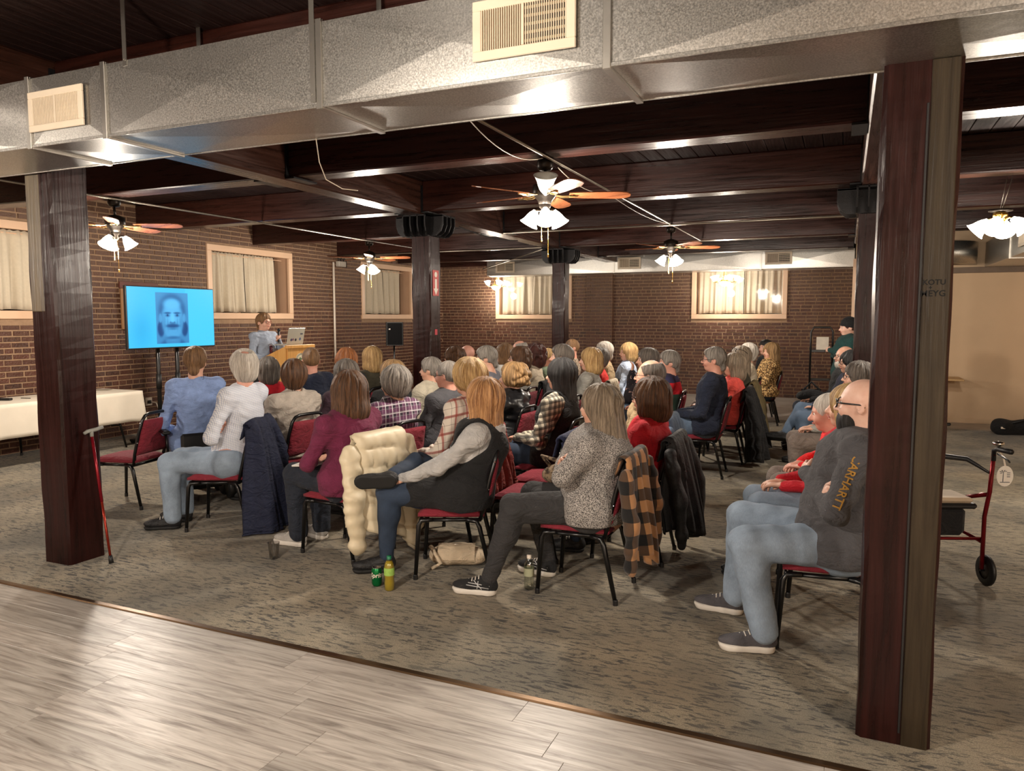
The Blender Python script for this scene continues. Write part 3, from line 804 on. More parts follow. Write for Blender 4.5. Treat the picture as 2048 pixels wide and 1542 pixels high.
fan('large ceiling fan over the crowd with five walnut blades and a spare shade on top', -2.3, 5.86, A0, 3.0, FAN_W, A0 - PI / 2, 3, True)
fan('ceiling fan beside the brick wall above the screen', -7.3, 5.82, A0 + 0.1, 3.0, FAN_W, A0 + 0.3)
fan('ceiling fan farther along the brick wall, above the lectern side window', -7.3, 10.6, A0 - 0.15, 3.0, FAN_W, A0 + PI)
fan('ceiling fan before the far duct above the back of the crowd', -2.3, 10.75, A0 + 0.05, 3.0, FAN_W, A0 + PI)
for i, (x, y) in enumerate(((-2.3, 0.6), (-7.3, 0.6), (2.6, 0.6), (-2.3, -3.4), (2.6, -3.4))):
    fan(['ceiling fan over the laminate floor nearest the long overhead duct', 'ceiling fan over the laminate floor by the brick wall', 'ceiling fan over the laminate floor on the walker side',
         'ceiling fan at the back of the laminate floor, crowd side', 'ceiling fan at the back of the laminate floor, walker side'][i], x, y, A0 + i, 3.0, FAN_W * 1.45, A0 + i)
def chandelier(label, x, y, z):
    r = empty('chandelier', (x, y, z)); tag(r, label, 'chandelier', 'small brass chandeliers under the far duct')
    MB().lathe([(0.0, -0.016), (0.1, -0.014), (0.15, -0.006), (0.16, 0.0)], 22).build('ceiling_plate', M_WHITE, r, True)
    c = MB()
    for k in range(3):
        a = k * 2 * PI / 3; c.tube([(0.02 * math.cos(a), 0.02 * math.sin(a), -0.01), (0.055 * math.cos(a), 0.055 * math.sin(a), -0.2)], 0.006, 6)
    c.build('hanger', M_BRASS, r)
    MB().lathe([(0.0, -0.235), (0.05, -0.23), (0.085, -0.215), (0.09, -0.2), (0.06, -0.19)], 16).build('hub', M_BRASS, r, True)
    MB().lathe([(0.0, -0.335), (0.05, -0.325), (0.095, -0.29), (0.12, -0.25), (0.125, -0.235), (0.118, -0.235), (0.09, -0.28), (0.0, -0.325)], 20).build('glass_bowl', M_BOWL, r, True)
    MB().ball((0, 0, -0.352), 0.014).build('finial', M_BRASS, r, True)
    for k in range(5):
        a = k * 2 * PI / 5 + 0.35; ca, sa = math.cos(a), math.sin(a)
        MB().tube([(0.07 * ca, 0.07 * sa, -0.21), (0.15 * ca, 0.15 * sa, -0.245), (0.21 * ca, 0.21 * sa, -0.235), (0.235 * ca, 0.235 * sa, -0.205)], 0.007, 6).build('arm', M_BRASS, r, True)
        MB().ball((0.235 * ca, 0.235 * sa, -0.235), 0.012).build('finial', M_BRASS, r, True)
        bell(r, (0.235 * ca, 0.235 * sa, -0.215), a, math.radians(165), M_TULIP, 'tulip_shade', 0.85, 0.12)
    lamp_point(r, (0, -0.12, -0.45), CHAND_W, 0.08)
chandelier('small chandelier at the left end of the far duct, before a window edge', bx(982), 16.78, 2.735)
chandelier('small chandelier in front of the widest far curtain', bx(1446), 16.78, 2.735)
r = empty('hanging_lamp', (1.27, 8.25, 3.0)); tag(r, 'brass hanging lamp with bell shades beyond the scrawled post', 'lamp')
for q in (-0.012, 0.03): MB().tube([(0.05 + q, 0, 0.0), (q * 0.3, 0, -0.31)], 0.004, 6).build('rod', M_STRAP, r, True)
MB().lathe([(0.0, -0.47), (0.02, -0.46), (0.04, -0.42), (0.03, -0.38), (0.06, -0.36), (0.062, -0.33), (0.02, -0.31), (0.0, -0.305)], 16).build('hub', M_BRASS, r, True)
MB().lathe([(0.0, -0.29), (0.09, -0.295), (0.1, -0.31), (0.0, -0.32)], 16).build('top_plate', M_BRONZE, r, True)
for k in range(4):
    a = A0 + PI / 4 + k * PI / 2; c, s = math.cos(a), math.sin(a)
    MB().tube([(0.03 * c, 0.03 * s, -0.4), (0.075 * c, 0.075 * s, -0.37), (0.1 * c, 0.1 * s, -0.39)], 0.01, 8).build('lamp_arm', M_BRASS, r, True)
    bell(r, (0.095 * c, 0.095 * s, -0.385), a, math.radians(48), M_SHADE, 'glass_shade', 1.15)
lamp_point(r, (0, 0, -0.66), FAN_W * 0.8)
# ------------------------------------------------------------------ smooth solid modelling (distance fields -> mesh)
class Field:
    def __init__(s, lo, hi, h):
        s.h = h; s.lo = np.array(lo, float); n = np.ceil((np.array(hi) - s.lo) / h).astype(int) + 1
        s.n = n; s.D = np.full(tuple(n), 1.0, np.float32)
        s.ax = [(s.lo[i] + h * np.arange(n[i])).astype(np.float32) for i in range(3)]
    def window(s, lo, hi, m):
        sl = []
        for i in range(3):
            a = int(max(0, math.floor((lo[i] - m - s.lo[i]) / s.h))); b = int(min(s.n[i], math.ceil((hi[i] + m - s.lo[i]) / s.h) + 1))
            if b <= a: return None
            sl.append(slice(a, b))
        return tuple(sl)
    def blend(s, sl, d, k, op='add'):
        A = s.D[sl]
        if op == 'add':
            if k > 0:
                h = np.clip(0.5 + 0.5 * (A - d) / k, 0, 1); s.D[sl] = A + (d - A) * h - k * h * (1 - h)
            else: s.D[sl] = np.minimum(A, d)
        else:
            if k > 0:
                h = np.clip(0.5 - 0.5 * (A + d) / k, 0, 1); s.D[sl] = A + (-d - A) * h + k * h * (1 - h)
            else: s.D[sl] = np.maximum(A, -d)
    def cone(s, a, b, r1, r2, k=0.03, sc=(1, 1, 1), op='add'):
        a = np.array(a, np.float32); b = np.array(b, np.float32); R = max(r1, r2); sc = np.array(sc, np.float32)
        lo = np.minimum(a, b) - R * np.maximum(sc, 1); hi = np.maximum(a, b) + R * np.maximum(sc, 1)
        sl = s.window(lo, hi, k + 3 * s.h)
        if sl is None: return
        X = (s.ax[0][sl[0]] / sc[0])[:, None, None]; Y = (s.ax[1][sl[1]] / sc[1])[None, :, None]; Z = (s.ax[2][sl[2]] / sc[2])[None, None, :]
        a = a / sc; ba = b / sc - a; L = float(ba @ ba) + 1e-9
        X = X - a[0]; Y = Y - a[1]; Z = Z - a[2]
        t = np.clip((X * ba[0] + Y * ba[1] + Z * ba[2]) / L, 0, 1)
        d = np.sqrt((X - t * ba[0]) ** 2 + (Y - t * ba[1]) ** 2 + (Z - t * ba[2]) ** 2) - (r1 + (r2 - r1) * t)
        s.blend(sl, d * float(sc.min()), k, op)
    def ell(s, c, r, k=0.03, op='add', R=None):
        m = max(r); sl = s.window(np.array(c) - m, np.array(c) + m, k + 3 * s.h)
        if sl is None: return
        X = s.ax[0][sl[0]][:, None, None] - c[0]; Y = s.ax[1][sl[1]][None, :, None] - c[1]; Z = s.ax[2][sl[2]][None, None, :] - c[2]
        if R is not None:
            X, Y, Z = [R[0][i] * X + R[1][i] * Y + R[2][i] * Z for i in range(3)]
        k0 = np.sqrt((X / r[0]) ** 2 + (Y / r[1]) ** 2 + (Z / r[2]) ** 2); k1 = np.sqrt((X / r[0] ** 2) ** 2 + (Y / r[1] ** 2) ** 2 + (Z / r[2] ** 2) ** 2) + 1e-6
        s.blend(sl, k0 * (k0 - 1) / k1, k, op)
    def half(s, n, c):
        """keep where n.p < c"""
        d = s.ax[0][:, None, None] * n[0] + s.ax[1][None, :, None] * n[1] + s.ax[2][None, None, :] * n[2] - c
        s.D = np.maximum(s.D, d.astype(np.float32))
    def wave(s, amp, freq, seed, n=5, stretch=(1, 1, 1)):
        r = np.random.RandomState(seed); acc = 0
        for i in range(n):
            v = r.normal(size=3) * np.array(stretch); v = v / np.linalg.norm(v) * freq * r.uniform(0.6, 1.7); p = r.uniform(0, 6.3)
            acc = acc + np.sin(s.ax[0][:, None, None] * v[0] + s.ax[1][None, :, None] * v[1] + s.ax[2][None, None, :] * v[2] + p)
        s.D = (s.D + amp * acc / math.sqrt(n)).astype(np.float32)
    def mesh(s):
        D = s.D; D[0] = D[-1] = 1; D[:, 0] = D[:, -1] = 1; D[:, :, 0] = D[:, :, -1] = 1
        S = D < 0
        c = [S[a:S.shape[0] - 1 + a, b:S.shape[1] - 1 + b, e:S.shape[2] - 1 + e] for a in (0, 1) for b in (0, 1) for e in (0, 1)]
        cnt = np.zeros(c[0].shape, np.int8)
        for q in c: cnt += q
        act = (cnt > 0) & (cnt < 8); I = np.argwhere(act)
        idx = np.full(act.shape, -1, np.int64); idx[act] = np.arange(len(I))
        P = np.zeros((len(I), 3)); N = np.zeros(len(I))
        cv = {(a, b, e): D[I[:, 0] + a, I[:, 1] + b, I[:, 2] + e] for a in (0, 1) for b in (0, 1) for e in (0, 1)}
        for ax in range(3):
            o1, o2 = [q for q in range(3) if q != ax]
            for u in (0, 1):
                for v in (0, 1):
                    p0 = [0, 0, 0]; p0[o1] = u; p0[o2] = v; p1 = list(p0); p1[ax] = 1
                    A = cv[tuple(p0)]; B = cv[tuple(p1)]; m = (A < 0) != (B < 0)
                    t = A[m] / (A[m] - B[m]); q = np.tile(np.array(p0, float), (m.sum(), 1)); q[:, ax] = t
                    P[m] += q; N[m] += 1
        P = s.lo + (I + P / N[:, None]) * s.h
        F = []
        for ax in range(3):
            A = S.take(range(0, S.shape[ax] - 1), ax); B = S.take(range(1, S.shape[ax]), ax)
            for flip in (0, 1):
                m = (A & ~B) if flip == 0 else (~A & B)
                E = np.argwhere(m)
                o1, o2 = [(1, 2), (2, 0), (0, 1)][ax]
                ok = (E[:, o1] > 0) & (E[:, o2] > 0); E = E[ok]
                def g(d1, d2):
                    Q = E.copy(); Q[:, o1] -= d1; Q[:, o2] -= d2
                    return idx[Q[:, 0], Q[:, 1], Q[:, 2]]
                q = np.stack([g(1, 1), g(0, 1), g(0, 0), g(1, 0)], 1)
                F.append(q if flip == 0 else q[:, ::-1])
        F = np.concatenate(F); F = F[(F >= 0).all(1)]
        return P, F
def np_mesh(name, parts, mats, smooth=True):
    """parts: list of (verts, quads, material index)"""
    me = bpy.data.meshes.new(name); V = []; Fq = []; mi = []; n = 0
    for v, f, k in parts:
        V.append(v); Fq.append(f + n); mi.append(np.full(len(f), k)); n += len(v)
    V = np.concatenate(V); Fq = np.concatenate(Fq); mi = np.concatenate(mi)
    me.vertices.add(len(V)); me.vertices.foreach_set('co', V.astype(np.float32).ravel())
    me.loops.add(len(Fq) * 4); me.loops.foreach_set('vertex_index', Fq.astype(np.int32).ravel())
    me.polygons.add(len(Fq)); me.polygons.foreach_set('loop_start', np.arange(0, len(Fq) * 4, 4, dtype=np.int32))
    me.polygons.foreach_set('material_index', mi.astype(np.int32)); me.polygons.foreach_set('use_smooth', np.full(len(Fq), smooth))
    for m in mats: me.materials.append(m)
    me.update(calc_edges=True); me.validate()
    return me
def relax(P, F, it=2, lam=0.5):
    """light Laplacian smoothing"""
    n = len(P); e = np.concatenate([F[:, [0, 1]], F[:, [1, 2]], F[:, [2, 3]], F[:, [3, 0]]]); deg = np.bincount(e[:, 0], minlength=n) + np.bincount(e[:, 1], minlength=n)
    for _ in range(it):
        Q = np.stack([np.bincount(e[:, 0], P[e[:, 1], i], n) + np.bincount(e[:, 1], P[e[:, 0], i], n) for i in range(3)], 1)
        P = P + lam * (Q / np.maximum(deg, 1)[:, None] - P)
    return P

# ------------------------------------------------------------------ people: heads (local frame: +x face, z up, origin at neck base, crown at z = 0.29)
def head_field(h, sex='m', jaw=1.0, nose=1.0, beard=0.0, full=0.0):
    f = Field((-0.13, -0.12, -0.08), (0.15, 0.12, 0.31), h)
    w = 0.074 if sex == 'm' else 0.070
    f.ell((-0.008, 0, 0.195), (0.097, w + 0.004, 0.095), 0.0)                       # cranium
    f.ell((0.03, 0, 0.15), (0.066, 0.058 * jaw + 0.006 * full, 0.085), 0.03)          # face
    f.ell((0.05, 0, 0.093), (0.036, 0.034 * jaw, 0.028), 0.03)                        # chin
    if full: f.ell((0.035, 0, 0.085), (0.05, 0.06, 0.03), 0.03)
    f.cone((-0.03, 0, -0.07), (-0.012, 0, 0.12), 0.064 if sex == 'm' else 0.054, 0.054 if sex == 'm' else 0.047, 0.03)   # neck
    f.cone((0.088, 0, 0.186), (0.108 + 0.008 * nose, 0, 0.148), 0.008, 0.0125 * nose, 0.014)       # nose
    f.ell((0.1, 0.011, 0.144), (0.012, 0.009, 0.008), 0.008); f.ell((0.1, -0.011, 0.144), (0.012, 0.009, 0.008), 0.008)
    for s in (-1, 1):
        f.cone((0.083, s * 0.014, 0.194), (0.07, s * 0.046, 0.194), 0.009, 0.009, 0.016)           # brow
        f.ell((0.093, s * 0.03, 0.178), (0.02, 0.016, 0.011), 0.012, 'sub')                        # eye hollow
        f.ell((0.07, s * 0.04, 0.14), (0.022, 0.018, 0.02), 0.022)                                 # cheek
        f.ell((-0.012, s * (w + 0.006), 0.163), (0.020, 0.007, 0.031), 0.006, 'add', [[1, 0, 0], [0.25 * s, 1, 0], [0, 0, 1]])   # ear
        f.ell((-0.004, s * (w + 0.012), 0.163), (0.010, 0.006, 0.017), 0.004, 'sub')
    f.ell((0.09, 0, 0.125), (0.014, 0.022, 0.0055), 0.006); f.ell((0.088, 0, 0.114), (0.013, 0.019, 0.006), 0.006)           # lips
    return f
HEADS = {}
def head_mesh(h, sex, jaw, nose, full):
    key = (h, sex, jaw, nose, full)
    if key not in HEADS:
        P, F = head_field(h, sex, jaw, nose, 0, full).mesh(); HEADS[key] = (relax(P, F, 1, 0.4), F)
    return HEADS[key]
HAND = {}
def hand_mesh(kind, h=0.0058):
    """right hand along +x from the wrist, palm down (-z), thumb to +y"""
    if (kind, h) in HAND: return HAND[(kind, h)]
    f = Field((-0.06, -0.07, -0.09), (0.22, 0.1, 0.06), h)
    f.cone((-0.05, 0, 0), (0.0, 0, 0), 0.028, 0.026, 0.01, (1, 1, 0.75))
    f.cone((0.0, 0, 0), (0.075, 0, 0.0), 0.034, 0.040, 0.02, (1, 1, 0.42))
    curl = {'rest': (0.25, 0.5, 0.4), 'grip': (1.0, 1.25, 0.9)}[kind]
    for i, (y, L) in enumerate(((0.031, 0.072), (0.0105, 0.08), (-0.0105, 0.075), (-0.031, 0.06))):
        p = np.array((0.083, y, -0.002)); a = 0.0; dirx = 1
        for seg, (fr, c) in enumerate(zip((0.45, 0.31, 0.24), curl)):
            a += c; q = p + L * fr * np.array((math.cos(a), 0.12 * (y / 0.031) * (1 if kind == 'rest' else -0.3), -math.sin(a)))
            f.cone(p, q, 0.0098 - 0.0007 * seg, 0.0092 - 0.0007 * seg, 0.005); p = q
    p0, p1, p2, p3 = (0.015, 0.024, -0.006), (0.048, 0.052, -0.016), (0.078, 0.058 if kind == 'rest' else 0.036, -0.026 if kind == 'rest' else -0.04), (0.098, 0.052 if kind == 'rest' else 0.012, -0.032 if kind == 'rest' else -0.045)
    f.cone(p0, p1, 0.017, 0.0125, 0.012); f.cone(p1, p2, 0.0118, 0.0105, 0.005); f.cone(p2, p3, 0.0105, 0.009, 0.004)
    P, F = f.mesh(); HAND[(kind, h)] = (relax(P, F, 1, 0.35), F); return HAND[(kind, h)]

# ---- hair (head frame)
def hair_field(style, h, seed=0, vol=1.0, long=0.0):
    f = Field((-0.24, -0.21, -0.34), (0.17, 0.21, 0.37), h); r = random.Random(seed)
    def cap(t, back=0.0, front=0.062):
        f.ell((-0.012, 0, 0.197), (0.099 + t, 0.080 + t, 0.097 + t), 0.0)
    def cut(cx, rx, ry, z0, z1, k=0.02):                         # open the face
        f.ell((cx, 0, (z0 + z1) / 2), (rx, ry, (z1 - z0) / 2), k, 'sub')
    def ears():
        for q in (-1, 1): f.ell((0.002, q * 0.1, 0.152), (0.03, 0.035, 0.036), 0.012, 'sub')
    if style == 'buzz':
        cap(0.004); cut(0.13, 0.085, 0.12, 0.02, 0.235); f.half((0.371, 0, -0.928), -0.132); ears()
    elif style == 'short':
        cap(0.012 * vol); f.ell((0.01, 0, 0.245), (0.085, 0.07, 0.05 * vol), 0.03); cut(0.135, 0.085, 0.125, 0.02, 0.236); f.half((0.371, 0, -0.928), -0.128); f.ell((-0.083, 0, 0.105), (0.03, 0.045, 0.045), 0.02); ears()
    elif style == 'full':                                         # thick older man's hair over the ears
        cap(0.022 * vol); f.ell((-0.05, 0, 0.14), (0.06, 0.083, 0.07), 0.03); cut(0.125, 0.08, 0.12, -0.02, 0.24); f.half((0.287, 0, -0.958), -0.086); ears()
    elif style == 'fringe':                                       # bald crown
        cap(0.009); f.ell((0.03, 0, 0.3), (0.12, 0.075, 0.07), 0.012, 'sub'); cut(0.12, 0.115, 0.13, 0.02, 0.26); f.half((0.287, 0, -0.958), -0.115); ears()
    elif style == 'thin':                                         # thinning spot on thick white hair
        cap(0.02); f.ell((-0.05, 0, 0.13), (0.06, 0.082, 0.07), 0.03); f.ell((-0.055, 0, 0.305), (0.05, 0.045, 0.04), 0.008, 'sub'); cut(0.125, 0.08, 0.12, -0.02, 0.245); f.half((0.287, 0, -0.958), -0.075); ears()
    elif style == 'crop':                                         # short women's cut, fuller back
        cap(0.022 * vol); f.ell((-0.045, 0, 0.2), (0.085, 0.085, 0.09), 0.03); f.ell((-0.05, 0, 0.12), (0.055, 0.068, 0.055), 0.03); cut(0.125, 0.075, 0.11, -0.05, 0.24); f.half((0.33, 0, -0.944), -0.075)
    elif style == 'bob':
        cap(0.022 * vol); f.cone((-0.035, 0, 0.19), (-0.04, 0, 0.1 - long), 0.095, 0.1 * vol, 0.03, (0.95, 1, 1))
        for s in (-1, 1): f.cone((0.012, s * 0.068, 0.19), (0.02, s * 0.075, 0.085 - long), 0.034, 0.03, 0.03)
        cut(0.135, 0.095, 0.075, -0.2, 0.246); f.half((0.12, 0, -1), -(0.035 - long))
        f.ell((0.05, 0, 0.0), (0.1, 0.055, 0.12), 0.02, 'sub')
    elif style == 'long':
        cap(0.02 * vol); f.cone((-0.035, 0, 0.19), (-0.055, 0, 0.0 - long), 0.093, 0.088 * vol, 0.03, (0.8, 1, 1))
        for s in (-1, 1): f.cone((0.0, s * 0.07, 0.18), (-0.005, s * 0.078, 0.0 - long * 0.85), 0.034, 0.028, 0.03)
        f.cone((-0.06, 0, 0.0 - long), (-0.06, 0, -0.06 - long), 0.075, 0.045, 0.03, (0.6, 1, 1))
        cut(0.135, 0.1, 0.072, -0.3, 0.246); f.ell((0.045, 0, -0.04), (0.1, 0.06, 0.17), 0.02, 'sub')
    elif style == 'halfup':
        cap(0.016 * vol); f.cone((-0.05, 0, 0.2), (-0.075, 0, 0.03 - long), 0.085, 0.1 * vol, 0.03, (0.85, 1, 1)); f.ell((-0.115, 0, 0.215), (0.03, 0.032, 0.028), 0.015)
        for s in (-1, 1): f.cone((-0.03, s * 0.066, 0.15), (-0.035, s * 0.085, 0.04 - long), 0.03, 0.03, 0.03)
        cut(0.13, 0.125, 0.082, -0.25, 0.25); f.half((-0.1, 0, -1), -(-0.01 - long)); f.ell((0.05, 0, -0.02), (0.1, 0.07, 0.13), 0.02, 'sub')
    elif style == 'curly':
        cap(0.02 * vol); f.cone((-0.035, 0, 0.19), (-0.045, 0, 0.12 - long), 0.1 * vol, 0.1 * vol, 0.03)
        for i in range(80):
            th, ph = r.uniform(0, 2 * PI), r.uniform(-0.5, 1.4); R = 0.112 * vol
            x, y, z = -0.03 + R * math.cos(ph) * math.cos(th), R * 0.95 * math.cos(ph) * math.sin(th), 0.185 + R * math.sin(ph)
            if x > 0.04 and z < 0.25: continue
            f.ell((x, y, z), (r.uniform(0.016, 0.026),) * 3, 0.012)
        cut(0.14, 0.085, 0.085, -0.1, 0.24); f.ell((0.06, 0, 0.02), (0.1, 0.06, 0.1), 0.02, 'sub')
    elif style == 'updo':
        cap(0.02 * vol); f.ell((-0.085, 0, 0.165), (0.055, 0.072, 0.06), 0.03)
        for i in range(46):
            th, ph = r.uniform(1.7, 4.6), r.uniform(-0.6, 1.3); R = 0.118
            f.ell((-0.03 + R * math.cos(ph) * math.cos(th), R * 0.9 * math.cos(ph) * math.sin(th), 0.185 + R * 0.95 * math.sin(ph)), (r.uniform(0.016, 0.028),) * 3, 0.01)
        cut(0.13, 0.09, 0.1, -0.05, 0.245); f.half((0.2, 0, -0.98), -0.06)
    elif style == 'beard':
        f.ell((0.048, 0, 0.1), (0.06, 0.062, 0.05 * vol), 0.0); f.ell((0.055, 0, 0.075), (0.05, 0.05, 0.05 * vol), 0.02); f.ell((0.098, 0, 0.13), (0.013, 0.028, 0.008), 0.01)
        f.ell((0.1, 0, 0.118), (0.02, 0.02, 0.006), 0.004, 'sub'); f.ell((0.09, 0, 0.185), (0.07, 0.07, 0.055), 0.015, 'sub')
    elif style == 'beanie':
        f.ell((-0.018, 0, 0.21), (0.117, 0.098, 0.112), 0.0); f.half((0.28, 0, -0.96), -0.168)
    return f
HAIR_STRAND = {'buzz': (0.0006, 40), 'short': (0.003, 14), 'full': (0.004, 12), 'fringe': (0.002, 18), 'thin': (0.004, 12), 'crop': (0.0065, 9), 'bob': (0.006, 11), 'long': (0.008, 9),
               'halfup': (0.0065, 11), 'curly': (0.006, 7), 'updo': (0.006, 7), 'beard': (0.003, 14), 'beanie': (0.0008, 30)}
def hair_mesh(style, h, seed, vol, long):
    f = hair_field(style, h, seed, vol, long); P, F = f.mesh(); P = relax(P, F, 1, 0.3)
    amp, n = HAIR_STRAND[style]; r = np.random.RandomState(seed + 3)
    d = P - np.array((-0.02, 0, 0.19)); az = np.arctan2(d[:, 1], -d[:, 0]); dn = d / (np.linalg.norm(d, axis=1)[:, None] + 1e-6)
    wob = 0.25 * np.sin(P[:, 2] * 17 + r.uniform(0, 6)) + 0.15 * np.sin(P[:, 2] * 41 + r.uniform(0, 6))
    s = sum(np.sin(az * n * q + wob * n * 0.4 + r.uniform(0, 6.3)) for q in (1, 1.63, 2.4)) / 1.7
    flat = dn.copy(); flat[:, 2] *= 0.4
    P = P + flat * (amp * s)[:, None]
    return P, F
def hair_mat(name, c1, c2, rough=0.5):
    key = ('hair', name)
    if key in MATS: return MATS[key]
    t = NT('hair_' + name)
    # strands: colour streaks that follow the head's azimuth and drop down
    tc = t.node('ShaderNodeTexCoord'); sep = t.node('ShaderNodeSeparateXYZ'); t.link(tc.outputs['Object'], sep.inputs[0])
    x = t.math('ADD', sep.outputs[0], 0.02); az = t.math('ARCTAN2', sep.outputs[1], t.math('MULTIPLY', x, -1.0))
    rr = t.math('SQRT', t.math('ADD', t.math('MULTIPLY', x, x), t.math('MULTIPLY', sep.outputs[1], sep.outputs[1])))
    cb = t.node('ShaderNodeCombineXYZ'); t.link(t.math('MULTIPLY', az, 15.0), cb.inputs[0]); t.link(t.math('MULTIPLY', sep.outputs[2], 5.0), cb.inputs[1]); t.link(t.math('MULTIPLY', rr, 9.0), cb.inputs[2])
    f = t.noise(cb.outputs[0], 1.3, 6, 0.75, 0.6)
    col = t.ramp(f, [(0.30, dark(lin(c1), 0.7)), (0.42, lin(c1)), (0.56, lin(c2)), (0.72, dark(lin(c2), 1.15))])
    t.bump(f, 0.8, 0.02)
    m = t.set(col, rough, 0); MATS[key] = m; return m
HAIRC = {'white': ((168, 158, 146), (226, 218, 206)), 'gray': ((92, 86, 80), (166, 158, 148)), 'dkgray': ((58, 52, 48), (122, 112, 102)), 'brown': ((52, 33, 20), (112, 76, 48)), 'ltbrown': ((84, 58, 36), (150, 112, 74)),
         'blond': ((140, 102, 58), (214, 178, 122)), 'dkblond': ((104, 78, 48), (184, 146, 98)), 'red': ((112, 60, 28), (186, 118, 66)), 'black': ((10, 10, 10), (44, 42, 42)), 'ash': ((96, 82, 66), (156, 138, 116)),
         'salt': ((74, 68, 64), (176, 168, 158)), 'dkred': ((40, 18, 14), (92, 46, 36)), 'strawb': ((130, 84, 50), (212, 160, 108))}
def skin_mat(k):
    tones = {'fair': (216, 170, 146), 'ruddy': (208, 154, 134), 'tan': (198, 150, 122), 'pale': (226, 186, 166)}
    key = ('skin', k)
    if key in MATS: return MATS[key]
    t = NT('skin_' + k); v = t.coord('Object'); f = t.noise(v, 24, 3); c = lin(tones[k])
    g = t.noise(v, 90, 2)
    col = t.ramp(f, [(0.3, (c[0] * 0.93, c[1] * 0.82, c[2] * 0.8, 1)), (0.7, c)])
    t.bump(g, 0.08, 0.002)
    m = t.set(col, 0.48, 0, Subsurface_Weight=0.0); MATS[key] = m; return m
M_EYE = plain('eye_dark', (40, 30, 26), 0.2); M_EYEW = plain('eye_white', (226, 218, 210), 0.25)
M_BROW = plain('brow_hair', (84, 66, 52), 0.8)
M_LIP = plain('lip', (176, 98, 88), 0.5)
M_SPEC = plain('spectacle_frame', (30, 24, 22), 0.3)

# ------------------------------------------------------------------ bodies (local frame: +x forward, +y the person's left, floor at z = 0, hips above the origin)
def V3(*a): return np.array(a, float)
def skeleton(p):
    """joint positions of a seated or standing figure"""
    zt = p['zt']; w = p.get('w', 1.0) * 1.09; lean = p.get('lean', -0.05); J = {}
    stand = p.get('stand', False)
    hipz = p.get('hipz', 0.93 if stand else 0.545)
    sh = zt - 0.347
    J['pel'] = V3(0, 0, hipz); J['waist'] = V3(lean * 0.35 - 0.01, 0, hipz + 0.42 * (sh - hipz)); J['chest'] = V3(lean * 0.8, 0, hipz + 0.76 * (sh - hipz))
    tw = p.get('twist', 0.0); c, s = math.cos(tw), math.sin(tw)
    side = p.get('tilt', 0.0)
    J['neck'] = V3(lean + p.get('hfwd', 0.0) * 0.5, side, zt - 0.288 * p.get('hs', 1.12))
    for k, q in (('L', 1), ('R', -1)):
        y = q * 0.172 * w; sx = lean * 0.9
        J['sh' + k] = V3(sx - s * y, c * y + side * 0.7, sh - 0.005)
        pose = p.get('arm' + k, p.get('arms', 'lap'))
        x0, y0 = J['sh' + k][0], J['sh' + k][1]
        if pose == 'lap': e, h_ = V3(x0 + 0.09, q * (0.25 * w), hipz + 0.15), V3(0.33, q * 0.07, hipz + 0.12)
        elif pose == 'crossed':
            e, h_ = V3(x0 + 0.11, q * 0.265 * w, hipz + 0.21 + (0.02 if q > 0 else 0)), V3(x0 + (0.185 if q > 0 else 0.15) * p.get('girth', w), -q * 0.15, hipz + 0.29 + (0.03 if q > 0 else 0))
        elif pose == 'thigh': e, h_ = V3(x0 + 0.06, q * 0.28 * w, hipz + 0.13), V3(0.34, q * 0.15, hipz + 0.1)
        elif pose == 'side': e, h_ = V3(x0 - 0.02, q * 0.25 * w, sh - 0.28), V3(x0 + 0.1, q * 0.26 * w, sh - 0.52)
        elif pose == 'chin': e, h_ = V3(x0 + 0.2, q * 0.2, hipz + 0.2), V3(x0 + 0.19, q * 0.03, zt - 0.27)
        elif pose == 'mic': e, h_ = V3(x0 + 0.12, q * 0.26, sh - 0.24), V3(x0 + 0.24, q * 0.09, sh - 0.06)
        elif pose == 'rest': e, h_ = V3(x0 + 0.04, q * 0.27, sh - 0.27), V3(x0 + 0.29, q * 0.2, sh - 0.36)
        elif pose == 'ankle': e, h_ = V3(x0 + 0.24, q * 0.24, sh - 0.2), V3(x0 + 0.5, q * (0.13 if q > 0 else 0.0), hipz + 0.1)
        else: e, h_ = pose
        J['el' + k], J['wr' + k] = V3(*e), V3(*h_)
        if stand:
            J['hip' + k] = V3(0, q * 0.09 * w, hipz - 0.02); J['kn' + k] = V3(0.02, q * 0.1, 0.5); J['an' + k] = V3(-0.02, q * 0.11, 0.085); J['toe' + k] = 0.15 * q
        else:
            J['hip' + k] = V3(0.02, q * 0.085 * w, hipz - 0.012)
            lp = p.get('leg' + k, p.get('legs', 'floor'))
            if lp == 'floor': kn, an = V3(0.475, q * 0.12, 0.545), V3(0.45, q * 0.115, 0.085)
            elif lp == 'out': kn, an = V3(0.48, q * 0.13, 0.535), V3(0.66, q * 0.13, 0.085)
            elif lp == 'tuck': kn, an = V3(0.46, q * 0.13, 0.53), V3(0.25, q * 0.1, 0.1)
            elif lp == 'over': kn, an = V3(0.47, q * 0.03, 0.63), V3(0.66, -q * 0.13, 0.34)
            elif lp == 'ankle': kn, an = V3(0.36, q * 0.33, 0.66), V3(0.47, -q * 0.12, 0.665)
            else: kn, an = V3(*lp[0]), V3(*lp[1])
            J['kn' + k], J['an' + k] = kn, an
    return J
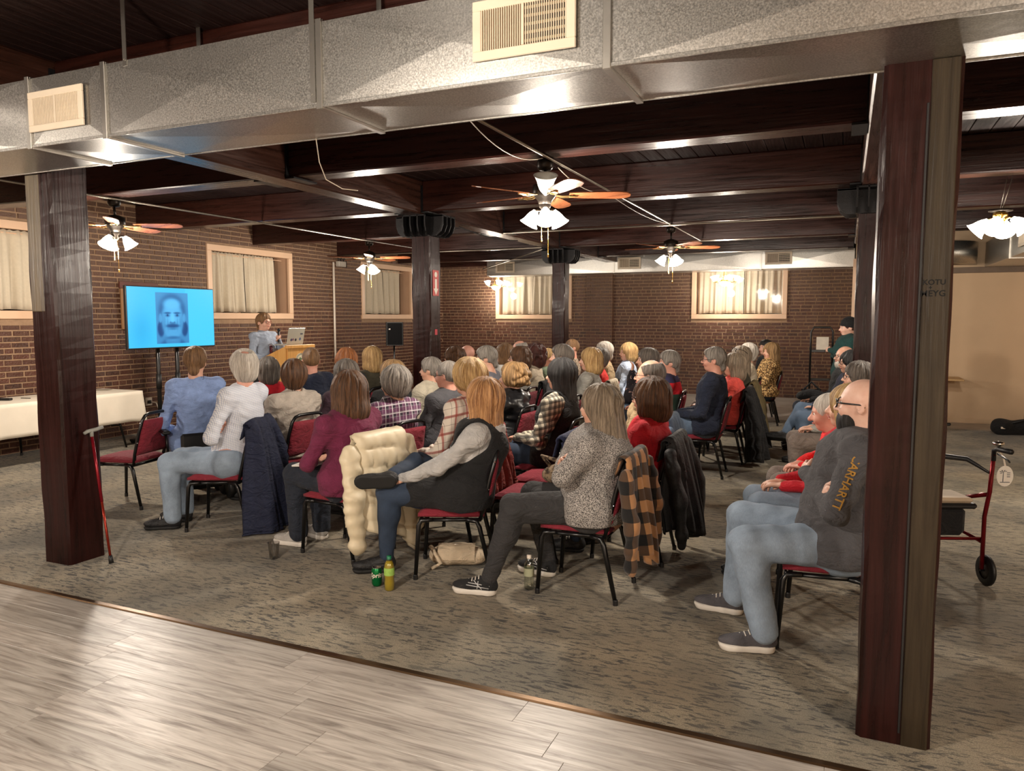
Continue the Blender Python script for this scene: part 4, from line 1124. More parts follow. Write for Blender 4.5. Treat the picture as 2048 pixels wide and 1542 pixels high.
def put_limb(f, J, p, off, what, k=0.03):
    w = p.get('w', 1.0) * 1.09; fem = p.get('sex', 'm') == 'f'; g = p.get('girth', p.get('w', 1.0)) * 1.13; by = p.get('belly', 0.0)
    if 'torso' in what:
        sc = (p.get('deep', 0.81), 1.0, 1.0)
        f.cone(J['pel'], J['waist'], 0.165 * g + off, (0.135 if fem else 0.148) * g + off, k, sc)
        f.cone(J['waist'], J['chest'], (0.135 if fem else 0.148) * g + off, 0.158 * g + off, k, sc)
        f.cone(J['chest'], J['chest'] + V3(0, 0, 0.06), 0.15 * w + off, 0.12 * w + off, k, sc)
        for q in 'LR': f.cone((J['neck'] + J['chest']) / 2 * V3(1, 0.5, 1) + V3(0, 0, 0.03), J['sh' + q], 0.075 * w + off, 0.068 * w + off, 0.05)
        f.cone(J['neck'] + V3(-0.015, 0, -0.08), J['neck'] + V3(-0.01, 0, -0.015), 0.085 * w + off, 0.058 + off, 0.04)
        if by: f.ell(J['waist'] + V3(0.07 * g, 0, -0.05), (0.13 * by + off, 0.165 * g + off, 0.15), 0.06)
        if fem:
            for s in (-1, 1): f.ell(J['chest'] + V3(0.085 * g, s * 0.068, -0.03), (0.062 * g + off, 0.06 * g + off, 0.065 * g + off), 0.03)
    if 'arms' in what:
        a1, a2, a3 = (0.054, 0.044, 0.032) if not fem else (0.049, 0.041, 0.029); s = (0.55 + 0.45 * g)
        for q in 'LR':
            d = J['wr' + q] - J['el' + q]; L = np.linalg.norm(d); en = J['wr' + q] - d / L * (0.012 if off > 0 else 0)
            f.cone(J['sh' + q], J['el' + q], a1 * s + off, a2 * s + off, 0.035); f.cone(J['el' + q], en, a2 * s + off, a3 + off * p.get('cuff', 1.0), 0.02)
    if 'hips' in what:
        f.cone(J['hipL'] + V3(-0.03, 0.02, 0.02), J['hipR'] + V3(-0.03, -0.02, 0.02), 0.118 * g + off, 0.118 * g + off, 0.04)
    if 'legs' in what:
        for q in 'LR':
            H, K, A = J['hip' + q], J['kn' + q], J['an' + q]; s = 0.5 + 0.5 * g; lo = p.get('hem', 0.0)
            f.cone(H, K, 0.097 * s + off, 0.069 * s + off, 0.04); f.cone(K, A + (K - A) * 0.04, 0.066 * s + off, (0.043 + (lo if off > 0 else 0)) + off, 0.018)
            if off > 0 or True: f.ell(K + (A - K) * 0.28 + V3(-0.02 if not p.get('stand') else -0.015, 0, 0), (0.055 * s + off, 0.05 * s + off, 0.11), 0.03)
def bounds(J, m=0.24):
    P = np.array([v for v in J.values() if isinstance(v, np.ndarray)]); return P.min(0) - m, P.max(0) + m
def xf(P, R, t): return P @ np.array(R).T + np.array(t)
def rot_z(a): c, s = math.cos(a), math.sin(a); return np.array([[c, -s, 0], [s, c, 0], [0, 0, 1]])
def rot_y(a): c, s = math.cos(a), math.sin(a); return np.array([[c, 0, s], [0, 1, 0], [-s, 0, c]])
def rot_x(a): c, s = math.cos(a), math.sin(a); return np.array([[1, 0, 0], [0, c, -s], [0, s, c]])
def frame(dx, zhint):
    x = dx / np.linalg.norm(dx); y = np.cross(zhint, x); y /= np.linalg.norm(y) + 1e-9; return np.stack([x, y, np.cross(x, y)], 1)
SHOE = {}
def shoe_mesh(kind, h=0.008):
    """right-or-left neutral shoe, heel at x=-0.07, sole on z=0"""
    if kind in SHOE: return SHOE[kind]
    f = Field((-0.13, -0.08, -0.02), (0.25, 0.08, 0.18), h); up = 0.026 if kind == 'sneaker' else 0.02
    f.ell((-0.03, 0, 0.055), (0.062, 0.042, 0.05), 0.0); f.ell((0.09, 0, 0.045), (0.115, 0.049, 0.036), 0.03); f.cone((-0.03, 0, 0.06), (-0.035, 0, 0.1), 0.045, 0.042, 0.02); f.cone((0.0, 0, 0.075), (0.09, 0, 0.055), 0.036, 0.03, 0.02)
    f.half((0, 0, -1), -up * 0.6)
    if kind != 'boot': f.ell((-0.035, 0, 0.135), (0.037, 0.033, 0.035), 0.005, 'sub')
    P1, F1 = f.mesh()
    g = Field((-0.13, -0.08, -0.02), (0.25, 0.08, 0.08), h)
    g.cone((-0.03, 0, 0.02), (0.03, 0, 0.02), 0.052, 0.046, 0.0); g.cone((0.03, 0, 0.02), (0.14, 0.004, 0.02), 0.046, 0.053, 0.02); g.ell((0.16, 0, 0.035), (0.045, 0.045, 0.03), 0.02)
    g.half((0, 0, 1), 0.036 if kind == 'sneaker' else 0.026); g.half((0, 0, -1), 0.0)
    P2, F2 = g.mesh()
    lace = None
    if kind != 'boot':
        m = MB()
        for i in range(4):
            x = 0.025 + i * 0.022; z = 0.112 - i * 0.0085
            m.tube([(x, -0.028, z - 0.012), (x + 0.006, 0, z), (x, 0.028, z - 0.012)], 0.0035, 5)
        lace = m
    SHOE[kind] = (P1, F1, P2, F2, lace); return SHOE[kind]
shoe_cache = {}
def person(label, loc, yaw, p, group=None):
    """one figure: body mesh plus clothing, hair, shoes and glasses as children"""
    R = empty('person', loc, yaw); tag(R, label, 'person', group)
    near = p.get('near', 0); J = skeleton(p); lo, hi = bounds(J)
    sm = skin_mat(p.get('skin', 'fair')); hh = 0.0065 if near else 0.0098
    seed = p.get('seed', zlib.crc32(label.encode()) % 1000)
    # --- body: trunk and limbs, head with neck, two hands
    f = Field(lo, hi, 0.027); put_limb(f, J, p, -0.014, ('torso', 'arms', 'hips', 'legs'), 0.03); Pb, Fb = f.mesh()
    hp, hf = head_mesh(hh, p.get('sex', 'm'), p.get('jaw', 1.0), p.get('nose', 1.0), p.get('full', 0.0))
    hs = p.get('hs', 1.12)
    HR = rot_z(p.get('hyaw', 0.0)) @ rot_y(p.get('hpitch', 0.0)) @ rot_x(p.get('hroll', 0.0)); ht = J['neck']
    parts = [(relax(Pb, Fb, 2, 0.5), Fb, 0), (xf(hp * hs, HR, ht), hf, 0)]
    for q in 'LR':
        kind = p.get('hand' + q, 'rest'); P, F = hand_mesh(kind, 0.0062 if near else 0.0088)
        P = P.copy(); P = P * V3(1, 1 if q == 'R' else -1, 1) * (0.93 if p.get('sex') == 'f' else 1.0); F2 = F if q == 'R' else F[:, ::-1]
        d = J['wr' + q] - J['el' + q]
        pa = p.get('arm' + q, p.get('arms', 'lap'))
        if pa == 'mic': fr = frame(V3(0.35, -0.6 if q == 'L' else 0.6, 0.75), V3(-1, 0, 0.3))
        elif pa in ('lap', 'thigh', 'rest'): fr = frame(d * V3(1, 1, 0.3) + V3(0.02, 0, -0.02), V3(0, 0, 1))
        elif pa == 'crossed': fr = frame(d * V3(0.6, 1, 0.3), V3(1, 0, 0.3))
        elif pa == 'chin': fr = frame(d, V3(-1, 0, 0.2))
        else: fr = frame(d, V3(0.3, (1 if q == 'L' else -1) * 0.6, 1) if pa == 'ankle' else V3(0, (1 if q == 'L' else -1), 0.1))
        parts.append((xf(P, fr, J['wr' + q]), F2, 0))
    o = link('body', np_mesh('body', parts, [sm]), R)
    # --- face details
    def headpt(x, y, z): return xf(V3(x, y, z)[None] * hs, HR, ht)[0]
    def headobj(name, mb, mat, smooth=True):
        mb.v = [tuple(xf(V3(*v)[None] * hs, HR, ht)[0]) for v in mb.v]; return mb.build(name, mat, R, smooth)
    e = MB()
    for s in (-1, 1): e.ball((0.0765, s * 0.03, 0.178), 0.0125, 8, 6)
    headobj('eyes', e, M_EYEW)
    e = MB()
    for s in (-1, 1): e.ball((0.084, s * 0.0305, 0.178), 0.0068, 8, 6)
    headobj('irises', e, M_EYE)
    b = MB()
    for s in (-1, 1): b.tube([(0.0905, s * 0.013, 0.199), (0.089, s * 0.03, 0.203), (0.074, s * 0.047, 0.199)], [0.0035, 0.0045, 0.0025], 6)
    hc = p.get('hair', 'brown'); headobj('eyebrows', b, hair_mat(hc, *HAIRC[hc]))
    headobj('lips', MB().tube([(0.095, -0.021, 0.1185), (0.1035, -0.008, 0.121), (0.1035, 0.008, 0.121), (0.095, 0.021, 0.1185)], [0.003, 0.0055, 0.0055, 0.003], 6), M_LIP)
    if p.get('glasses'):
        g = MB(); rim = 0.0022 if p['glasses'] != 'thick' else 0.0036
        for s in (-1, 1):
            g.tube([(0.108 - abs(0.012 * math.cos(t) * (math.cos(t) > 0)), s * (0.033 + 0.024 * math.cos(t)), 0.176 + 0.019 * math.sin(t)) for t in np.linspace(0, 2 * PI, 14)[:-1]], rim, 5, True, True)
            g.tube([(0.096, s * 0.057, 0.181), (0.07, s * 0.078, 0.181), (-0.01, s * 0.083, 0.178), (-0.03, s * 0.08, 0.165)], rim, 5)
        g.tube([(0.108, -0.011, 0.18), (0.113, 0, 0.183), (0.108, 0.011, 0.18)], rim, 5)
        headobj('glasses', g, plain('spectacle_' + str(p['glasses']), {'red': (120, 36, 30), 'thick': (14, 13, 13)}.get(p['glasses'], (62, 50, 44)), 0.3))
    # --- hair
    def hairpiece(name, style, colname, vol=1.0, long=0.0, mat=None):
        P, F = hair_mesh(style, 0.0078 if near else 0.0115, seed % 97, vol, long)
        me = np_mesh(name, [(P, F, 0)], [mat or hair_mat(colname, *HAIRC[colname])])
        ho = link(name, me, R); M = Matrix.Translation(ht) @ Matrix(HR).to_4x4() @ Matrix.Scale(hs, 4); ho.matrix_local = M; return ho
    if p.get('style', 'short') != 'bald': hairpiece('hair', p.get('style', 'short'), hc, p.get('vol', 1.0), p.get('long', 0.0))
    if p.get('beard'): hairpiece('beard', 'beard', p['beard'], p.get('beardvol', 1.0))
    if p.get('beanie'): hairpiece('beanie', 'beanie', None, mat=fabric('knit_black', (16, 16, 18)))
    # --- clothing
    hw = 0.0118 if near else 0.02
    f = Field(lo, hi, hw); tk = p.get('tk', 0.006)
    put_limb(f, J, p, tk, ('torso', 'arms'), 0.035)
    if not p.get('tucked'): put_limb(f, J, p, tk + 0.016, ('hips',), 0.05)
    if p.get('hood'):
        n = J['neck']; f.ell(n + V3(-0.085, 0, -0.02), (0.06, 0.105, 0.075), 0.03); f.cone(n + V3(-0.03, 0.085, 0.0), n + V3(0.06, 0.05, -0.06), 0.03, 0.025, 0.02); f.cone(n + V3(-0.03, -0.085, 0.0), n + V3(0.06, -0.05, -0.06), 0.03, 0.025, 0.02)
    if p.get('collar'):
        n = J['neck']; f.cone(n + V3(-0.024, 0, -0.06), n + V3(-0.022, 0, p['collar']), 0.082, 0.07, 0.03)
        f.cone(n + V3(-0.02, 0, 0.0), n + V3(-0.018, 0, 0.2), 0.056, 0.056, 0.004, op='sub')
    fold = p.get('fold', 0.006 if near else 0.0045)
    f.wave(fold, 34, seed, 5, (0.6, 0.8, 1.2)); f.wave(fold * 0.5, 80, seed + 1, 4, (0.5, 0.7, 1.3))
    if not p.get('stand'): f.half((0, 0, -1), -(p.get('hipz', 0.545) - 0.082))
    else: f.half((0, 0, -1), -p.get('hemz', 0.86))
    P, F = f.mesh(); P = relax(P, F, 1, 0.35)
    top = link('top', np_mesh('top', [(P, F, 0)], [p['top']]), R)
    if p.get('vest'):
        f = Field(lo, hi, hw); put_limb(f, J, p, tk + 0.018, ('torso',), 0.035); put_limb(f, J, p, tk + 0.046, ('hips',), 0.05)
        if p.get('lap'):
            for q in 'LR': f.cone(J['hip' + q], J['hip' + q] + (J['kn' + q] - J['hip' + q]) * p['lap'], 0.13, 0.105, 0.04)
        _ =None; f.wave(fold, 30, seed + 9, 5, (0.6, 0.8, 1.2))
        for q in 'LR': f.cone(J['sh' + q], J['sh' + q] + (J['el' + q] - J['sh' + q]) * 0.3, 0.05, 0.05, 0.01, op='sub') if False else f.cone(J['sh' + q] + (J['sh' + q] - J['neck']) * V3(0, 0.02, 0), J['el' + q], 0.108, 0.09, 0.015, op='sub')
        f.half((0, 0, -1), -(p.get('hipz', 0.545) - 0.08)); f.cone(J['neck'] + V3(0.02, 0, -0.04), J['neck'] + V3(0.02, 0, 0.2), 0.085, 0.085, 0.01, op='sub')
        P, F = f.mesh(); P = relax(P, F, 1, 0.35); link('vest', np_mesh('vest', [(P, F, 0)], [p['vest']]), R)
    f = Field(lo, hi, 0.0128 if near and not p.get('hidden_legs') else 0.024); put_limb(f, J, p, 0.006, ('hips',), 0.035); f.half((0, 0, 1), p.get('hipz', 0.545) + (0.11 if p.get('tucked') else 0.06)); put_limb(f, J, p, 0.006, ('legs',), 0.035); f.wave(0.0035, 36, seed + 5, 5, (1.2, 0.8, 0.8)); f.wave(0.0018, 90, seed + 6, 4)
    if not p.get('stand'): f.half((0, 0, -1), -(p.get('hipz', 0.545) - 0.087)) if False else None
    P, F = f.mesh(); P = relax(P, F, 1, 0.35)
    link('trousers', np_mesh('trousers', [(P, F, 0)], [p.get('bottom') or M_JEANS]), R)
    # --- shoes
    for q, s in (('L', 1), ('R', -1)):
        kind = p.get('shoe', 'plain'); P1, F1, P2, F2, lace = shoe_mesh(kind if kind != 'plain' else 'plain')
        A = J['an' + q]; sk = J['an' + q] - J['kn' + q]
        um, so = p.get('shoemat', (fabric('shoe_black', (22, 22, 24), 0.6), M_RUBBER))
        key = (kind, um.name)
        if key not in shoe_cache:
            shoe_cache[key] = (np_mesh('shoe', [(P1, F1, 0)], [um]), np_mesh('sole', [(P2, F2, 0)], [so]))
        so_ = link('shoe', shoe_cache[key][0], R)
        pose = p.get('foot' + q)
        if pose is not None: M = Matrix.Translation(A) @ Matrix(pose).to_4x4() @ Matrix.Translation((0.035, 0, -0.085))
        elif A[2] > 0.13:
            dn = sk / np.linalg.norm(sk); fr = frame(np.cross(np.cross(dn, V3(1, 0, -0.2)), dn) + 0.35 * dn, -dn); M = Matrix.Translation(A) @ Matrix(fr).to_4x4() @ Matrix.Translation((0.035, 0, -0.085))
        else: M = Matrix.Translation((A[0] + 0.03, A[1], 0.002)) @ Matrix.Rotation(s * 0.16 + p.get('toe', 0.0), 4, 'Z')
        so_.matrix_local = M
        sl = link('sole', shoe_cache[key][1], so_)
        if p.get('stripes'):
            sb = MB()
            for yy in (-1, 1):
                def sp(x, z): return (x, yy * (0.0465 - max(0, (z - 0.055)) * 0.32), z)
                for a_, b_ in (((-0.045, 0.05), (0.1, 0.062)), ((-0.05, 0.065), (0.09, 0.076)), ((0.0, 0.042), (0.055, 0.092)), ((0.03, 0.042), (0.025, 0.09))):
                    sb.tube([sp(*a_), sp((a_[0] + b_[0]) / 2, (a_[1] + b_[1]) / 2), sp(*b_)], 0.0028, 5)
            sb.build('side_stripes', p['stripes'], so_, True)
        if near and lace:
            lo_ = MB(); lo_.v = list(lace.v); lo_.f = list(lace.f); lo_.build('laces', p.get('lacemat', M_RUBBER), so_, True)
    return R, J, HR, ht
M_RUBBER = plain('white_sole', (214, 208, 198), 0.6, 0, 0.05)
M_SOLEB = plain('black_sole', (20, 20, 20), 0.7, 0, 0.1)
def jeans(name, rgb, wear=0.25):
    t = NT('denim_' + name); v = t.coord('Object'); c = lin(rgb); f = t.noise(v, 5, 4, 0.6); g = t.noise(t.coord('Object', (300, 300, 60)), 1.0, 2)
    col = t.ramp(f, [(0.3, dark(c, 0.72)), (0.7, dark(c, 1 + wear))]); col = t.mix(t.ramp(g, [(0.4, (0, 0, 0)), (0.75, (0.35,) * 3)]), col, dark(c, 1.5))
    t.bump(g, 0.25, 0.003); return t.set(col, 0.85, 0)
M_JEANS = jeans('mid', (84, 102, 124)); M_JEANSL = jeans('light', (136, 152, 170), 0.3); M_JEANSD = jeans('dark', (40, 54, 74), 0.2)
M_DARKPANTS = fabric('trouser_black', (34, 33, 34)); M_KHAKI = fabric('trouser_grey', (118, 106, 98)); M_NAVYP = fabric('trouser_navy', (28, 34, 46))
# ------------------------------------------------------------------ stacking banquet chairs
M_BURG = fabric('burgundy_seat', (122, 26, 42), 0.85, 0.14)
M_CHROME = plain('worn_chrome', (200, 196, 190), 0.2, 1.0)
def cushion(w0, w1, d, t, n=10, puff=0.012):
    """soft pad: trapezoid w0 (front, +x) to w1, length d along x, thickness t, rounded"""
    def side(sgn):
        def fn(u, v):
            x = (u - 0.5) * d; w = w1 + (w0 - w1) * u; y = (v - 0.5) * w
            e = (1 - abs(2 * u - 1) ** 6) * (1 - abs(2 * v - 1) ** 6)
            return (x, y, sgn * (t / 2 * (0.35 + 0.65 * e ** 0.5) + puff * e * (sgn > 0)))
        return fn
    m = MB(); m.grid(side(1), n, n); k = len(m.v); m.grid(side(-1), n, n)
    m.f = m.f[:n * n] + [tuple(reversed(q)) for q in m.f[n * n:]]
    idx = lambda i, j: j * (n + 1) + i
    ring = [idx(i, 0) for i in range(n)] + [idx(n, j) for j in range(n)] + [idx(n - i, n) for i in range(n)] + [idx(0, n - j) for j in range(n)]
    for a, b in zip(ring, ring[1:] + ring[:1]): m.f.append((a, k + a, k + b, b))
    return m
def make_chair():
    r = empty('banquet_chair')
    seat = cushion(0.43, 0.40, 0.43, 0.055, 10, 0.012); seat.v = [(x, y, z + 0.43) for x, y, z in seat.v]
    seat.build('seat', M_BURG, r, True)
    sf = MB().tube([(0.2, 0.195, 0.395), (0.2, -0.195, 0.395), (-0.19, -0.185, 0.395), (-0.19, 0.185, 0.395)], 0.0135, 8, True, True); sf.build('seat_frame', M_BLACK, r, True)
    bk = cushion(0.345, 0.41, 0.32, 0.045, 10, 0.014)
    a = math.radians(103); ca, sa = math.cos(a), math.sin(a)
    bk.v = [(-0.262 + x * ca * 1.0 + z * sa, y, 0.645 + x * sa - z * ca) for x, y, z in bk.v]
    bk.build('backrest', M_BURG, r, True)
    hoop = [(-0.19, 0.19, 0.40), (-0.215, 0.203, 0.5), (-0.255, 0.196, 0.68), (-0.288, 0.182, 0.80), (-0.298, 0.155, 0.842), (-0.302, 0.11, 0.856), (-0.303, 0.0, 0.859)]
    hoop += [(x, -y, z) for x, y, z in reversed(hoop[:-1])]
    MB().tube(hoop, 0.0145, 8).build('back_frame', M_BLACK, r, True)
    for s in (-1, 1):
        MB().tube([(0.12, s * 0.197, 0.396), (0.195, s * 0.2, 0.39), (0.212, s * 0.205, 0.36), (0.235, s * 0.215, 0.012)], [0.0145, 0.0155, 0.0165, 0.013], 8).build('leg', M_BLACK, r, True)
        MB().tube([(-0.1, s * 0.192, 0.396), (-0.165, s * 0.195, 0.385), (-0.185, s * 0.2, 0.35), (-0.265, s * 0.213, 0.012)], [0.0145, 0.0155, 0.0165, 0.013], 8).build('leg', M_BLACK, r, True)
    for x, y in ((0.235, 0.215), (0.235, -0.215), (-0.265, 0.213), (-0.265, -0.213)):
        MB().lathe([(0.0155, 0.0), (0.0155, 0.03), (0.013, 0.034)], 8, Matrix.Translation((x, y, 0))).build('foot_cap', M_BLACKP, r)
    sc = MB()
    for s in (-1, 1):
        for z in (0.6, 0.78): sc.ball((-0.245 - (z - 0.6) * 0.22, s * 0.205, z), 0.007, 6, 4)
    sc.build('bolts', M_CHROME, r)
    return r
CHAIR0 = make_chair(); chair_used = [False]
def chair(label, x, y, yaw, group='burgundy banquet chairs'):
    if not chair_used[0]: o = CHAIR0; chair_used[0] = True
    else: o = copy_tree(CHAIR0)
    o.location = (x, y, 0); o.rotation_euler = (0, 0, yaw); tag(o, label, 'chair', group); return o

# ------------------------------------------------------------------ patterned cloth
def lines(t, u, period, width, phase=0.0):
    return t.math('LESS_THAN', t.math('FRACT', t.math('ADD', t.math('DIVIDE', u, period), phase)), width)
def plaid(name, base, specs, rough=0.9, vert=True):
    """specs: (period, fraction, colour, strength) laid both ways"""
    t = NT('plaid_' + name); tc = t.node('ShaderNodeTexCoord'); sep = t.node('ShaderNodeSeparateXYZ'); t.link(tc.outputs['Object'], sep.inputs[0])
    u = t.math('ADD', t.math('ADD', sep.outputs[1], t.math('MULTIPLY', sep.outputs[0], 0.8)), 5.0); v = t.math('ADD', t.math('ADD', sep.outputs[2], t.math('MULTIPLY', sep.outputs[0], 0.25)), 5.0)
    col = t.mix(0.0, lin(base), lin(base))
    for i, (per, w, c, st) in enumerate(specs):
        for ax, q in ((u, 0.0), (v, 0.3)):
            m = t.math('MULTIPLY', lines(t, ax, per, w, q + 0.17 * i), st); col = t.mix(m, col, lin(c))
    t.bump(t.noise(tc.outputs['Object'], 220, 2), 0.3, 0.003)
    return t.set(col, rough, 0, Sheen_Weight=0.1)
def speckle(name, c1, c2, scale, lo=0.42, hi=0.58, bump=0.6, vor=False, c3=None):
    t = NT('cloth_' + name); v = t.coord('Object')
    if vor:
        vo = t.node('ShaderNodeTexVoronoi', feature='F1'); vo.inputs['Scale'].default_value = scale; t.link(v, vo.inputs['Vector'])
        f = vo.outputs['Distance']; col = t.ramp(f, [(0.0, lin(c3)), (0.28, lin(c3)), (0.34, lin(c1)), (0.5, lin(c1)), (0.56, lin(c2)), (1, lin(c2))])
    else:
        f = t.noise(v, scale, 3, 0.6); col = t.ramp(f, [(lo, lin(c1)), (hi, lin(c2))])
        if c3: col = t.mix(t.ramp(t.noise(v, scale * 0.6, 2), [(0.58, (0, 0, 0)), (0.62, (1, 1, 1))]), col, lin(c3))
    t.bump(t.noise(v, scale * 1.2, 2), bump, 0.006)
    return t.set(col, 0.95, 0)
# ------------------------------------------------------------------ the audience
TOP = dict(
    blue=fabric('shirt_blue', (134, 158, 206)), check=plaid('blue_check', (226, 228, 232), [(0.014, 0.25, (128, 146, 186), 0.6)]),
    red=fabric('knit_red', (196, 24, 40)), tan=fabric('fleece_tan', (178, 168, 156), bump=0.6, bscale=90), navy=fabric('jacket_navy', (26, 34, 54)),
    black=fabric('cloth_black', (22, 22, 24)), olive=fabric('cloth_olive', (62, 58, 44)), maroon=fabric('sweat_maroon', (104, 30, 62)),
    dkgrey=fabric('tee_charcoal', (66, 66, 70)), hood=fabric('hoodie_grey', (178, 176, 174), bump=0.4, bscale=160), leather=plain('leather_black', (20, 20, 22), 0.3, 0, 0.2, 8, 0.5, 26),
    polo=fabric('polo_grey', (112, 112, 122)), white=fabric('top_white', (222, 218, 212)), cream=fabric('knit_cream', (206, 192, 168), bump=0.8, bscale=70),
    green=fabric('top_sage', (132, 152, 124)), grey=fabric('jacket_grey', (158, 156, 148)), redor=fabric('sweater_scarlet', (222, 42, 34)), khaki=fabric('jacket_tan', (176, 152, 116)),
    ltblue=fabric('fleece_pale_blue', (190, 206, 230)), coral=fabric('shirt_coral', (224, 82, 72)), teal=fabric('sweater_deep_green', (18, 58, 56)), carh=fabric('hoodie_charcoal', (74, 73, 76), bump=0.4, bscale=160),
    brightred=fabric('sweat_red', (226, 34, 38)), dusk=fabric('puffer_navy', (28, 32, 52)), greyshirt=fabric('dress_shirt_grey', (150, 160, 176)), jacketw=fabric('jacket_bone', (196, 188, 168)),
    darkplum=fabric('top_plum', (54, 34, 46)),
    plaidp=plaid('purple', (40, 32, 46), [(0.075, 0.42, (104, 58, 92), 0.75), (0.075, 0.1, (226, 220, 224), 0.8), (0.0375, 0.06, (214, 208, 214), 0.55)]),
    plaidr=plaid('red_white', (232, 222, 208), [(0.12, 0.16, (168, 66, 56), 0.75), (0.06, 0.05, (92, 62, 58), 0.7)]),
    plaidb=plaid('black_white', (206, 198, 176), [(0.05, 0.5, (34, 34, 34), 0.7), (0.025, 0.1, (24, 24, 24), 0.6)]),
    knit=speckle('marled', (58, 56, 56), (186, 180, 174), 190), leopard=speckle('leopard', (30, 22, 14), (206, 168, 112), 42, vor=True, c3=(150, 104, 56)),
    camo=speckle('camo', (128, 110, 92), (172, 156, 136), 26, c3=(92, 78, 66)), floral=speckle('floral', (24, 20, 24), (30, 24, 30), 30, c3=(150, 120, 112)), redgreen=None)
def block3(name, a, b, c, z1, z2):
    t = NT('cloth_' + name); tc = t.node('ShaderNodeTexCoord'); sep = t.node('ShaderNodeSeparateXYZ'); t.link(tc.outputs['Object'], sep.inputs[0])
    col = t.mix(t.math('GREATER_THAN', sep.outputs[2], z1), lin(a), lin(b)); col = t.mix(t.math('GREATER_THAN', sep.outputs[2], z2), col, lin(c))
    t.bump(t.noise(tc.outputs['Object'], 150, 2), 0.3, 0.003); return t.set(col, 0.9, 0)
TOP['redgreen'] = block3('colour_block', (32, 62, 48), (206, 30, 44), (48, 46, 78), 0.83, 0.97)
SPEAKER = Vector((-8.2, 9.1, 0)); SCREEN = Vector((-8.6, 6.4, 0))
def sit(label, px, py, D, p, yaw=180, hyaw=None, chair_label=None, chair_ok=True, tgt=None):
    """head crown seen at (px,py) stands D metres along the view axis; the rest follows from that point on the floor"""
    c = at_depth(px, py, D); yw = math.radians(yaw); lean = p.get('lean', -0.05); p = dict(p); p['lean'] = lean
    zt = min(max(c.z, 1.17), 1.46); p['zt'] = zt
    dx = lean + p.get('hfwd', 0.0) * 0.5; x, y = c.x - dx * math.cos(yw), c.y - dx * math.sin(yw)
    T = tgt or (SCREEN if c.x > -4.25 else SPEAKER); want = math.atan2(T.y - c.y, T.x - c.x) if hyaw is None else yw + math.radians(hyaw)
    d = (want - yw + PI) % (2 * PI) - PI; p['hyaw'] = max(-0.95, min(0.95, d))
    if 'twist' not in p: p['twist'] = p['hyaw'] * 0.25
    res = person(label, (x, y, 0), yw, p)
    CH[label] = (x + 0.07 * math.cos(yw), y + 0.07 * math.sin(yw), yw)
    if chair_ok:
        chair(chair_label or ('burgundy banquet chair under the ' + label[:1].lower() + label[1:]), x + 0.07 * math.cos(yw), y + 0.07 * math.sin(yw), yw)
    return res
M_STRIPE = plain('shoe_stripe', (196, 196, 196), 0.5)
